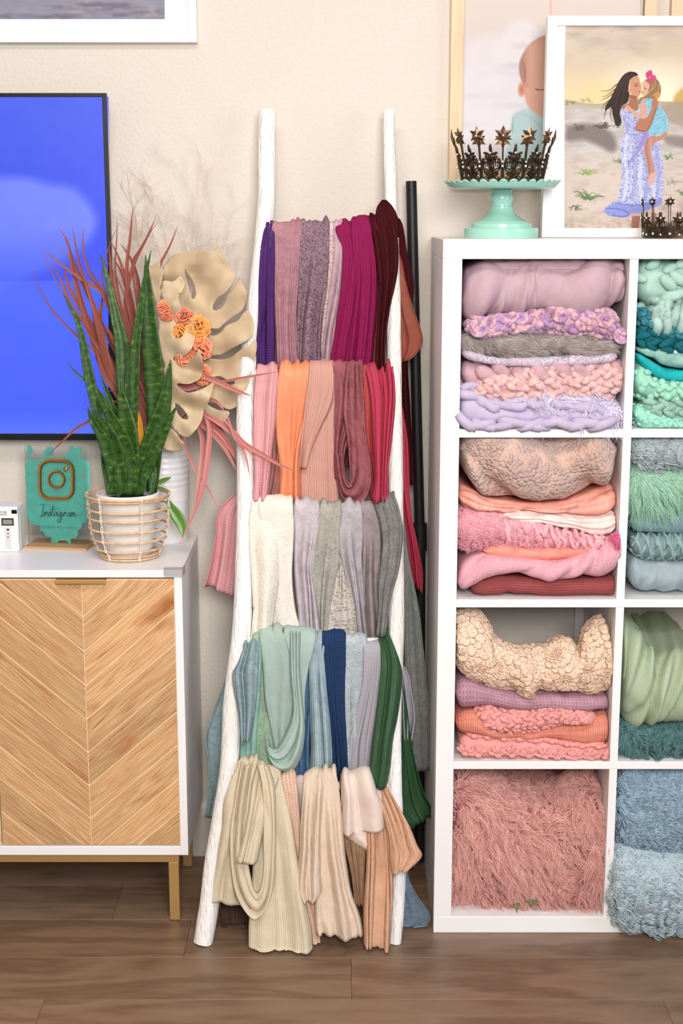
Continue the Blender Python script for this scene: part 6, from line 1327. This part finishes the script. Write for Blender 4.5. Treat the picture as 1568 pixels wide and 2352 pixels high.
cv.stroke(k6((600, 700), (680, 760), (740, 860), (800, 1000)), 2, (160, 192, 202), 0.8); cv.stroke(k6((528, 720), (526, 760), (524, 810)), 3, (120, 186, 204), 0.7); cv.stroke(k6((520, 860), (640, 900), (740, 880)), 2, (166, 196, 206), 0.7)
hd = cv.smooth_poly(k6((760, 212), (690, 228), (630, 270), (585, 335), (565, 400), (570, 460), (585, 515), (598, 590), (615, 645), (655, 685), (720, 718), (800, 720), (880, 690), (940, 600), (960, 450), (920, 300), (840, 225)), (216, 170, 152), 1, 4)
cv.put(hd * np.clip((Y - 150) / 60, 0, 1) * np.clip(1 - np.abs(X - 1245) / 60, 0, 1), (232, 176, 156), 0.6); cv.put(hd * np.clip((1218 - X) / 22, 0, 1) * (Y < 200), (168, 124, 112), 0.75); cv.put(hd * np.clip((112 - Y) / 30, 0, 1), (190, 146, 132), 0.5)
cv.ell(1197, 206, 8, 16, (226, 160, 142), 1, 0.5); cv.ell(1198, 206, 4, 9, (196, 122, 110), 0.7, 0.8)
cv.stroke(k6((668, 547), (700, 551), (740, 543)), 2.2, (120, 76, 68)); cv.stroke(k6((820, 543), (850, 551), (884, 547)), 2.2, (120, 76, 68)); cv.ell(1272, 226, 9, 6, (206, 148, 132), 1, 0.6); cv.stroke(k6((740, 655), (780, 648), (820, 656)), 3, (190, 106, 100))
cv.stroke(k6((590, 380), (600, 420), (598, 500)), 3, (140, 100, 90), 0.6)
mp_ = printed('glossy_print', 0.6)
cv.mesh('print', FD + 0.010, mp_, bf)
a2 = at(1524, 425, FD); of = wood_frame('second pale wood picture frame at the right edge with teal print', a2[0], a2[0] + 0.42, BZ0, BZ0 + 0.66, FD, wb, None)
cv = Canvas(np.linspace(1540, 1990, 60), np.linspace(-240, 414, 60)); cv.im[:] = (186, 214, 218); cv.put(np.clip(fbm(cv.X / 90, cv.Y / 70, 3), 0, 1), (214, 214, 220), 0.8)
cv.mesh('print', FD + 0.010, mp_, of)

# ---- white frame with the beach print, standing on the shelf
WD = 3.045
a = at(1258, 36, WD); wx0, wz1 = a[0], a[2]; wz0 = SZ + 0.0005; wx1 = wx0 + 0.405
wf = thing('picture_frame', 'white picture frame with beach print of a mother kissing a girl standing on white shelf', 'picture frame', ((wx0 + wx1) / 2, WD, wz0))
frame_bars(wf, wx0, wx1, wz0, wz1, WD, WD + 0.030, 0.0188, 0.0190, fw)
bx('mat_strip', (wx0 + 0.0188, WD + 0.007, wz0 + 0.019), (wx0 + 0.0188 + 0.019, WD + 0.012, wz1 - 0.019), fw, wf, 0.0005)
bx('backing_board', (wx0 + 0.01, WD + 0.0125, wz0 + 0.01), (wx1 - 0.01, WD + 0.016, wz1 - 0.01), fw, wf, 0)
cv = Canvas(np.concatenate([np.arange(1296, 1582, 1.0), np.linspace(1586, 1700, 24)]), np.arange(50, 534, 1.0)); X, Y = cv.X, cv.Y
k7 = lambda *p: cr(p, 5.6, 1380, 140)
t = np.clip((Y - 58) / 175, 0, 1)[..., None]; cv.im = np.array([206, 190, 176.0]) * (1 - t) + np.array([240, 220, 182.0]) * t
cv.put(np.clip(0.4 + 0.9 * fbm(X / 60 + Y / 90, Y / 22, 3), 0, 1) * np.clip((190 - Y) / 90, 0, 1), (226, 212, 200), 0.6); cv.put(np.clip(0.9 * fbm(X / 45 - Y / 60, Y / 16, 8), 0, 1) * np.clip((170 - Y) / 90, 0, 1), (176, 164, 160), 0.55)
cv.ell(1500, 215, 90, 60, (255, 246, 222), 0.95, 1.2); cv.ell(1400, 215, 70, 22, (250, 222, 160), 0.8, 1.2)
hz = 232 + 6 * np.sin(X / 30.0) + np.clip((X - 1500) * -0.1, -6, 0)
cv.put(np.clip(Y - hz, 0, 1), (196, 190, 184)); cv.put(np.clip(Y - hz, 0, 1) * np.clip(1 - (Y - hz) / 12, 0, 1), (190, 172, 128), 0.8)
cv.put(np.clip(Y - 250, 0, 1) * np.clip(0.5 + 0.9 * fbm(X / 34, Y / 9, 11), 0, 1), (222, 216, 212), 0.7)
cv.smooth_poly([(1568, 200), (1552, 215), (1546, 232), (1560, 246), (1600, 250), (1640, 230), (1640, 190)], (206, 172, 96), 0.9, 9)
cv.smooth_poly([(1500, 248), (1540, 236), (1600, 232), (1720, 230), (1720, 330), (1640, 320), (1560, 290), (1520, 270)], (172, 158, 140), 0.85, 10)
cv.smooth_poly([(1300, 288), (1340, 284), (1380, 290), (1408, 310), (1416, 336), (1405, 350), (1380, 338), (1340, 322), (1300, 322)], (124, 114, 112), 0.85, 14); cv.smooth_poly([(1520, 310), (1560, 312), (1640, 330), (1720, 340), (1720, 352), (1600, 345), (1530, 330)], (138, 128, 122), 0.8, 12)
cv.put(np.clip((Y - 345) / 50, 0, 1), (222, 206, 194), 0.85); cv.put(np.clip((Y - 345) / 20, 0, 1) * np.clip(0.2 + 0.9 * fbm(X / 22, Y / 8, 21), 0, 1), (196, 176, 164), 0.55); cv.put(np.clip((Y - 480) / 40, 0, 1) * np.clip(0.6 * fbm(X / 9, Y / 4, 27) + 0.3, 0, 1), (168, 140, 126), 0.6)
r_ = random.Random(4)
for (cx, cy, n, L, c) in ((1345, 398, 16, 30, (146, 172, 96)), (1350, 455, 22, 40, (92, 128, 74)), (1315, 478, 8, 26, (96, 110, 80)), (1418, 372, 10, 18, (120, 140, 96)), (1535, 362, 10, 22, (112, 150, 96)), (1568, 445, 12, 26, (100, 142, 92)), (1540, 420, 6, 30, (150, 160, 130)), (1310, 236, 12, 12, (150, 150, 90)), (1346, 230, 9, 10, (170, 160, 96)), (1385, 290, 26, 22, (98, 90, 88)), (1330, 295, 20, 18, (104, 98, 94))):
    for i in range(n):
        a_ = r_.uniform(-1.4, 1.4); l = L * r_.uniform(0.5, 1); x0, y0 = cx + r_.uniform(-9, 9), cy + r_.uniform(-2, 5)
        cv.stroke([(x0, y0), (x0 + math.sin(a_) * l * 0.6, y0 - math.cos(a_) * l * 0.5), (x0 + math.sin(a_) * l, y0 - math.cos(a_) * l * 0.55 + 2)], (2.2, 0.8), c, 0.85)
skin, skin2, hairc = (206, 150, 122), (176, 116, 92), (54, 42, 40)
# mother
cv.smooth_poly(k7((400, 2000), (500, 2000), (490, 2080), (470, 2160), (395, 2160)), (168, 116, 98)); cv.smooth_poly(k7((640, 1960), (710, 1960), (700, 2060), (680, 2160), (640, 2160)), (170, 126, 116))
dress = k7((245, 640), (300, 610), (420, 640), (520, 640), (620, 700), (640, 880), (700, 980), (760, 1080), (790, 1250), (800, 1500), (790, 1750), (760, 1850), (640, 1900), (480, 1960), (380, 1960), (330, 2010), (200, 2010), (90, 1980), (30, 1930), (90, 1850), (200, 1790), (235, 1680), (270, 1500), (262, 1300), (250, 1100), (262, 1000), (300, 930), (290, 820), (262, 740))
m = cv.poly(spline(np.array(dress + dress[:1]), 150)[:-1], (206, 210, 238), 1, 1.3)
sp_ = np.clip((vn(X / 2.2, Y / 2.2, 31) + 0.4 * vn(X / 1.3, Y / 1.3, 33) - 0.12) * 3, 0, 1); cv.put(m * sp_, (112, 122, 204), 0.75)
cv.put(m * np.clip(fbm(X / 16, Y / 26, 14), 0, 1), (172, 178, 226), 0.5)
for st, w in ((k7((590, 920), (520, 1090), (420, 1230), (330, 1380), (265, 1490)), (10, 3)), (k7((560, 940), (470, 1120)), 5)): cv.stroke(st, w, (150, 128, 204), 0.6)
m2 = cv.smooth_poly(k7((30, 1930), (90, 1860), (180, 1830), (300, 1850), (500, 1850), (640, 1800), (780, 1760), (770, 1850), (640, 1900), (480, 1962), (380, 1962), (330, 2010), (200, 2010), (90, 1985)), (138, 146, 224), 0.75)
cv.stroke(k7((60, 1900), (200, 1900), (360, 1960), (300, 2000), (150, 1985)), 2.5, (92, 112, 206), 0.8); cv.stroke(k7((180, 1820), (360, 1850), (540, 1850), (700, 1800)), 2.5, (104, 120, 208), 0.8); cv.stroke(k7((300, 935), (420, 945), (580, 925)), 2, (150, 140, 210), 0.8)
cv.smooth_poly(k7((250, 620), (280, 575), (360, 540), (370, 440), (430, 440), (460, 470), (480, 560), (470, 630), (400, 640), (300, 615)), skin2)                      # neck and chest
hairp = k7((370, 135), (300, 170), (230, 260), (170, 380), (110, 500), (60, 570), (50, 640), (90, 620), (130, 590), (150, 700), (190, 830), (230, 840), (262, 790), (240, 660), (270, 580), (340, 530), (365, 420), (352, 380), (360, 300), (375, 240), (440, 195), (475, 190), (450, 150))
cv.poly(spline(np.array(hairp + hairp[:1]), 110)[:-1], hairc)
for st in (((200, 300), (100, 380), (0, 385)), ((150, 420), (60, 480), (0, 500)), ((110, 500), (40, 560), (5, 640)), ((80, 580), (50, 680), (35, 750)), ((130, 600), (120, 700), (150, 790)), ((190, 740), (180, 820), (165, 850)), ((180, 360), (60, 450), (10, 460)), ((240, 800), (225, 850), (190, 855))): cv.stroke(k7(*st), (2.2, 0.7), (84, 60, 50), 0.9)
cv.smooth_poly(k7((378, 235), (430, 200), (475, 200), (498, 260), (512, 300), (516, 360), (505, 400), (498, 440), (450, 450), (400, 430), (365, 395), (350, 400), (345, 370), (366, 350), (368, 290)), (212, 156, 128))
cv.smooth_poly(k7((380, 330), (420, 350), (450, 380), (440, 420), (400, 410), (372, 380)), (222, 150, 122), 0.7, 3)
cv.stroke(k7((432, 318), (452, 324), (468, 314)), 1.5, (70, 46, 40)); cv.stroke(k7((430, 298), (452, 292), (472, 296)), 1.3, (100, 70, 58)); cv.stroke(k7((486, 400), (498, 395), (510, 392)), 1.8, (170, 80, 80)); cv.stroke(k7((440, 390), (455, 382)), 1, (170, 110, 90), 0.7); cv.stroke(k7((490, 300), (515, 340)), 1, (180, 120, 96), 0.7)
for st, w, c, a_ in ((((470, 1000), (420, 1200), (440, 1500), (400, 1780)), 8, (150, 158, 214), 0.45), (((600, 950), (560, 1250), (600, 1500), (560, 1800)), 9, (146, 152, 212), 0.5), (((330, 960), (310, 1200), (330, 1500), (290, 1780)), 8, (226, 230, 248), 0.6), (((700, 1100), (740, 1350), (730, 1700)), 8, (150, 158, 216), 0.5), (((520, 1300), (500, 1550), (520, 1780)), 7, (232, 234, 250), 0.6), (((660, 1620), (680, 1720), (660, 1800)), 7, (228, 230, 250), 0.6), (((300, 760), (340, 850), (330, 920)), 5, (150, 150, 212), 0.5)):
    cv.stroke(k7(*st), w, c, a_)
for st in (((400, 160), (300, 260), (220, 420), (180, 600)), ((360, 220), (300, 350), (270, 520), (230, 700)), ((330, 180), (230, 320), (150, 520)), ((420, 180), (360, 260), (340, 400))): cv.stroke(k7(*st), 1.6, (96, 74, 66), 0.7)
# child
cv.smooth_poly(k7((545, 1130), (590, 1000), (680, 960), (740, 990), (690, 1060), (640, 1150), (665, 1300), (690, 1420), (715, 1440), (690, 1510), (640, 1590), (600, 1600), (610, 1500), (600, 1400), (570, 1260)), (196, 144, 126)); cv.smooth_poly(k7((625, 1460), (700, 1425), (716, 1440), (690, 1510), (640, 1595), (600, 1600), (612, 1520)), (224, 178, 168))
m = cv.smooth_poly(k7((490, 540), (560, 490), (640, 480), (720, 540), (790, 620), (860, 740), (860, 850), (840, 910), (760, 945), (650, 950), (600, 900), (620, 760), (570, 650), (500, 620)), (140, 206, 226)); cv.put(m * np.clip((vn(X / 2.6, Y / 2.6, 51)) * 2, 0, 1), (86, 168, 210), 0.6); cv.put(m * np.clip((vn(X / 2.2, Y / 2.2, 57) - 0.35) * 4, 0, 1), (214, 206, 226), 0.7)
cv.smooth_poly(k7((300, 600), (340, 570), (380, 600), (440, 650), (500, 690), (512, 560), (540, 500), (580, 540), (590, 640), (560, 740), (510, 755), (440, 720), (380, 650), (330, 640)), (222, 170, 148))
ARM = cv.smooth_poly(k7((430, 860), (500, 740), (560, 745), (640, 640), (660, 500), (720, 490), (735, 560), (690, 700), (620, 870), (560, 915), (480, 905)), (188, 128, 100)); cv.smooth_poly(k7((680, 970), (760, 960), (840, 905), (852, 940), (800, 1000), (740, 1030), (690, 1010)), (200, 146, 120))
cv.smooth_poly(k7((520, 300), (560, 250), (640, 230), (700, 260), (690, 380), (620, 440), (540, 445), (512, 400), (530, 360)), (226, 180, 152))
cv.smooth_poly(k7((560, 250), (620, 215), (700, 225), (750, 280), (770, 380), (745, 470), (690, 490), (600, 480), (520, 500), (500, 560), (480, 540), (500, 480), (580, 440), (610, 370), (620, 300)), (158, 118, 84)); cv.smooth_poly(k7((680, 420), (750, 400), (750, 470), (700, 488)), (214, 158, 70), 0.9, 3)
for st in (((700, 250), (690, 330), (600, 410)), ((750, 300), (720, 400), (640, 460)), ((660, 290), (650, 360), (590, 430))): cv.stroke(k7(*st), 1.2, (212, 178, 132), 0.8)
cv.stroke(k7((560, 345), (580, 362)), 1.4, (90, 60, 50)); cv.stroke(k7((520, 410), (545, 405)), 1.3, (190, 110, 104))
for p in (((570, 170), (590, 140), (640, 118), (660, 150), (640, 190), (600, 225), (580, 210)), ((640, 170), (690, 185), (708, 220), (680, 245), (640, 215)), ((610, 220), (640, 215), (650, 270), (620, 292), (602, 260))): cv.smooth_poly(k7(*p), (222, 74, 138))
cv.stroke(k7((600, 160), (640, 190), (640, 260)), 1.2, (176, 44, 104), 0.8)
cv.stroke(k7((440, 880), (520, 905), (590, 890), (650, 780), (700, 620)), 4, (146, 92, 72), 0.55); cv.stroke(k7((600, 1010), (580, 1130), (610, 1300), (620, 1440)), 3, (158, 108, 92), 0.6); cv.stroke(k7((370, 450), (430, 470), (470, 460)), 4, (140, 88, 70), 0.6); cv.stroke(k7((640, 1000), (640, 1120), (660, 1280)), 3, (224, 176, 156), 0.6)
cv.put(0.5 + 0.5 * vn(X * 1.1, Y * 1.1, 77), (150, 140, 136), 0.07)
cv.mesh('print', WD + 0.0105, printed('beach_print', 0.6), wf)

# ================================================================== cake stand
mint = plain('mint_enamel', (154, 206, 191), 0.22)
CD = 2.965; cc = at(1150, 545, CD); CC = np.array([cc[0], CD])
cs = thing('cake_stand', 'mint green metal cake stand with scalloped rim on the white shelf', 'cake stand', (CC[0], CC[1], SZ))
pr = [(0, 0), (0.0745, 0), (0.0755, 0.002), (0.0755, 0.019), (0.0735, 0.0210), (0.062, 0.0215), (0.0612, 0.0285), (0.0590, 0.0305), (0.0545, 0.0310), (0.0530, 0.0330)] + [(0.0225 + 0.0305 * ((1 - t) ** 2.1), 0.033 + 0.030 * t) for t in np.linspace(0.06, 1, 12)] + \
    [(0.0208, 0.0645), (0.0204, 0.0690), (0.0212, 0.0712), (0.0228, 0.0755), (0.0232, 0.080), (0.0226, 0.0850), (0.0212, 0.0885), (0.0205, 0.0905), (0.0212, 0.0925), (0.0216, 0.0970), (0.020, 0.0985), (0, 0.0985)]
Geo().lathe([(r, z + SZ) for r, z in pr], (CC[0], CC[1], 0), 64).build('pedestal', mint, cs, auto=35)
n = 336; th = np.arange(n) * 2 * PI / n; sc = np.abs(np.sin(th * 18)) ** 0.6
rows = []
for (r, z, k) in ((0.0, 0.0990, 0), (0.100, 0.0990, 0), (0.1045, 0.0998, 0), (0.1085, 0.1035, 0), (0.1125, 0.1080, 0.35), (0.1160, 0.1120, 0.7), (0.1190, 0.1155, 1)):
    f = 1 - k * (1 - sc) * 0.55; rr = 0.1045 + (r - 0.1045) * f if r > 0.1045 else r + 0 * f; zz = 0.0998 + (z - 0.0998) * f if z > 0.0998 else z + 0 * f
    rows.append(np.stack([CC[0] + rr * np.cos(th), CC[1] + rr * np.sin(th), SZ + zz], -1))
o = Geo().grid(np.array(rows), None, cu=True).build('scalloped_plate', mint, cs, auto=50); solid(o, 0.0014, 0)

# ================================================================== crowns
bronze = plain('aged_bronze', (104, 82, 60), 0.38, 0.85, noise=0.35, scale=120); dbr = plain('dark_bronze', (64, 50, 38), 0.42, 0.85, noise=0.3, scale=120)
rhin = NT('rhinestone').set((250, 245, 240), 0.05, 0.6).m
def star3(P, ex, ey, en, R, n=6, ri=0.5, depth=0.25, geo=None):
    g = geo or Geo(); a = np.arange(2 * n) * PI / n; r = np.where(np.arange(2 * n) % 2 == 0, R, R * ri)
    ring = P + r[:, None] * (np.sin(a)[:, None] * ex + np.cos(a)[:, None] * ey)
    V = np.concatenate([ring, [P + en * R * depth, P - en * R * 0.1]]); i = np.arange(2 * n); j = (i + 1) % (2 * n)
    return g.add(V, [np.stack([j, i, np.full(2 * n, 2 * n)], -1), np.stack([i, j, np.full(2 * n, 2 * n + 1)], -1)])
def crown(root, C_, r0, r1, H, nst, fam, starR, mats, twin_star=True, fleurH=0.62, az0=-90.0, band=0.006):
    M1, M2 = mats
    def fr(az):
        a = math.radians(az); o_ = np.array([math.cos(a), math.sin(a), 0]); e = np.array([-math.sin(a), math.cos(a), 0]); sl = (r1 - r0) / H; up = unit(o_ * sl + np.array([0, 0, 1.0])); return o_, e, up, unit(o_ - np.array([0, 0, sl]))
    def pt(az, s, h, out=0.0):
        o_, e, up, nn = fr(az + math.degrees(s / r0)); r = r0 + (r1 - r0) * h / H; return np.array([C_[0], C_[1], C_[2] + h]) + o_ * r + nn * out
    bt_ = np.arange(72) * 5.0
    P = np.array([[pt(b, 0, h, t) for b in bt_] for h, t in ((0.0005, 0.001), (band, 0.001), (band, -0.001), (0.0005, -0.001))]); g = Geo().grid(P, None, cu=True, cv=True); g.build('band', M2, root, auto=40)
    step = 360.0 / nst
    for k in range(nst):
        az = az0 + k * step; o_, e, up, nn = fr(az); g = Geo()
        g.tube(np.array([pt(az, 0, h) for h in np.linspace(band * 0.6, H - starR, 8)]), 0.0015 if r0 > 0.075 else 0.0008, 6)
        for s in (-1, 1):
            g.tube(spline(np.array([pt(az, s * 0.0165 * r0 / 0.081, band * 0.7), pt(az, s * 0.006, band + 0.004), pt(az, s * 0.0030, H * 0.18), pt(az, s * 0.0026, H * 0.36)]), 14), 0.0009, 5)
            if r0 > 0.075: g.tube(spline(np.array([pt(az, s * 0.002, H * 0.34), pt(az, s * 0.006, H * 0.47), pt(az, s * 0.009, H * 0.42), pt(az, s * 0.0085, H * 0.37)]), 14), 0.0013, 5)
        st = g.build('stem', M2, root)
        star3(pt(az, 0, H - starR * 1.0, 0.002), e, up, nn, starR).build('star', M1, root, smooth=False)
        if twin_star: star3(pt(az, 0, H - starR * 2.15, -0.0015), e, -up, nn, starR * 0.92).build('star', M1, root, smooth=False)
        gems = [(0, H - starR, 0.002 + starR * 0.25, 0.0022)] + ([(0, H * 0.415, 0.0025, 0.0022), (0, H * 0.345, 0.003, 0.0028)] if r0 > 0.075 else [])
        for s_, h_, o2, r_ in gems: Geo().blob(pt(az, s_, h_, o2), np.eye(3) * r_, (5, 7)).build('rhinestone', rhin, root)
        # leafy ornament between two stems
        az += step / 2; o_, e, up, nn = fr(az); g = Geo(); hF = H * fleurH; q = fam
        def leaf(s, h, a, L, w, t=0.0011): d = up * math.cos(a) + e * math.sin(a); g.blob(pt(az, s, h, 0.0008), np.stack([np.cross(d, nn) * w, d * L, nn * t])[None], (5, 8))
        g.tube(np.array([pt(az, 0, h) for h in np.linspace(band * 0.7, hF * 0.86, 8)]), 0.0016 * q, 6)
        for s in (-1, 1):
            g.tube(spline(np.array([pt(az, 0, hF * 0.10), pt(az, s * 0.009 * q, hF * 0.04 + band), pt(az, s * 0.013 * q, hF * 0.22), pt(az, s * 0.007 * q, hF * 0.27), pt(az, s * 0.006 * q, hF * 0.19)]), 18), np.linspace(0.0016, 0.0010, 18) * q, 6)
            g.tube(spline(np.array([pt(az, 0, hF * 0.30), pt(az, s * 0.006 * q, hF * 0.42), pt(az, s * 0.0125 * q, hF * 0.46), pt(az, s * 0.0125 * q, hF * 0.66), pt(az, s * 0.007 * q, hF * 0.66), pt(az, s * 0.0075 * q, hF * 0.56)]), 22), np.linspace(0.0018, 0.0011, 22) * q, 6)
            g.tube(spline(np.array([pt(az, 0, hF * 0.36), pt(az, s * 0.004 * q, hF * 0.52), pt(az, s * 0.003 * q, hF * 0.66)]), 12), 0.0012 * q, 6)
            leaf(s * 0.008 * q, hF * 0.36, s * 1.1, 0.0065 * q, 0.0024 * q); leaf(s * 0.010 * q, hF * 0.17, s * 1.3, 0.0055 * q, 0.0020 * q); leaf(s * 0.0065 * q, hF * 0.80, s * 1.25, 0.0060 * q, 0.0028 * q); leaf(s * 0.005 * q, hF * 0.70, s * 0.6, 0.006 * q, 0.0028 * q); leaf(s * 0.0035 * q, hF * 0.27, s * 0.7, 0.006 * q, 0.0020 * q)
        leaf(0, hF * 0.70, 0, 0.0075 * q, 0.0055 * q, 0.002); leaf(0, hF * 0.92, 0, 0.0085 * q, 0.0030 * q, 0.0015); leaf(0, hF * 0.50, 0, 0.009 * q, 0.0022 * q)
        g.build('leaf_ornament', M2, root)
        for h_ in (0.82, 0.16): Geo().blob(pt(az, 0, hF * h_, 0.0022), np.eye(3) * 0.0022, (5, 7)).build('rhinestone', rhin, root)
KZ = SZ + 0.1000
cr_ = thing('star_crown', 'large bronze crown with tall stars and rhinestones on the mint cake stand', 'crown', (CC[0], CC[1], KZ))
crown(cr_, (CC[0], CC[1], KZ), 0.079, 0.1035, 0.119, 12, 1.15, 0.0195, (bronze, dbr), False, 0.68, az0=-96.2)
c_ = at(1556, 551, 2.925)
c2_ = thing('small_crown', 'small dark bronze crown with thin star stems in front of the white picture frame', 'crown', (c_[0], 2.925, SZ))
crown(c2_, (c_[0], 2.925, SZ + 0.0005), 0.070, 0.074, 0.082, 12, 0.85, 0.0102, (dbr, dbr), False, 0.60, az0=-90 + 4, band=0.0205)
for k in range(12):
    a = math.radians(-90 + 4 + 30 * k); Geo().blob([c_[0] + 0.0712 * math.cos(a), 2.925 + 0.0712 * math.sin(a), SZ + 0.010], np.eye(3) * 0.0028, (5, 7)).build('rhinestone', rhin, c2_)
# a sprig of green leaves under the pink fur
sp = thing('leaf_sprig', 'small green artificial leaf sprig peeking out under the pink fur rug', 'leaf sprig', (0.33, 2.84, 0.04))
for i, (p, w) in enumerate(((((1196, 2074), (1188, 2084), (1187, 2098)), 4), (((1194, 2074), (1180, 2078), (1168, 2084)), 4), (((1205, 2070), (1224, 2074), (1240, 2080)), 6), (((1206, 2070), (1226, 2068), (1238, 2071)), 5))):
    q = blade(p, w, 2.836, 2.832, 10, 'oval', 0.1, seed=i).build('leaf', leafmat('sprig_leaf%d' % i, [(78, 104, 40), (106, 130, 60)], 1.5, 1, 0.5), sp); solid(q, 0.0006, 0)
    V = np.array([v.co[:] for v in q.data.vertices]); V[:, 2] = np.maximum(V[:, 2], 0.0395); q.data.vertices.foreach_set('co', V.astype(np.float32).ravel())
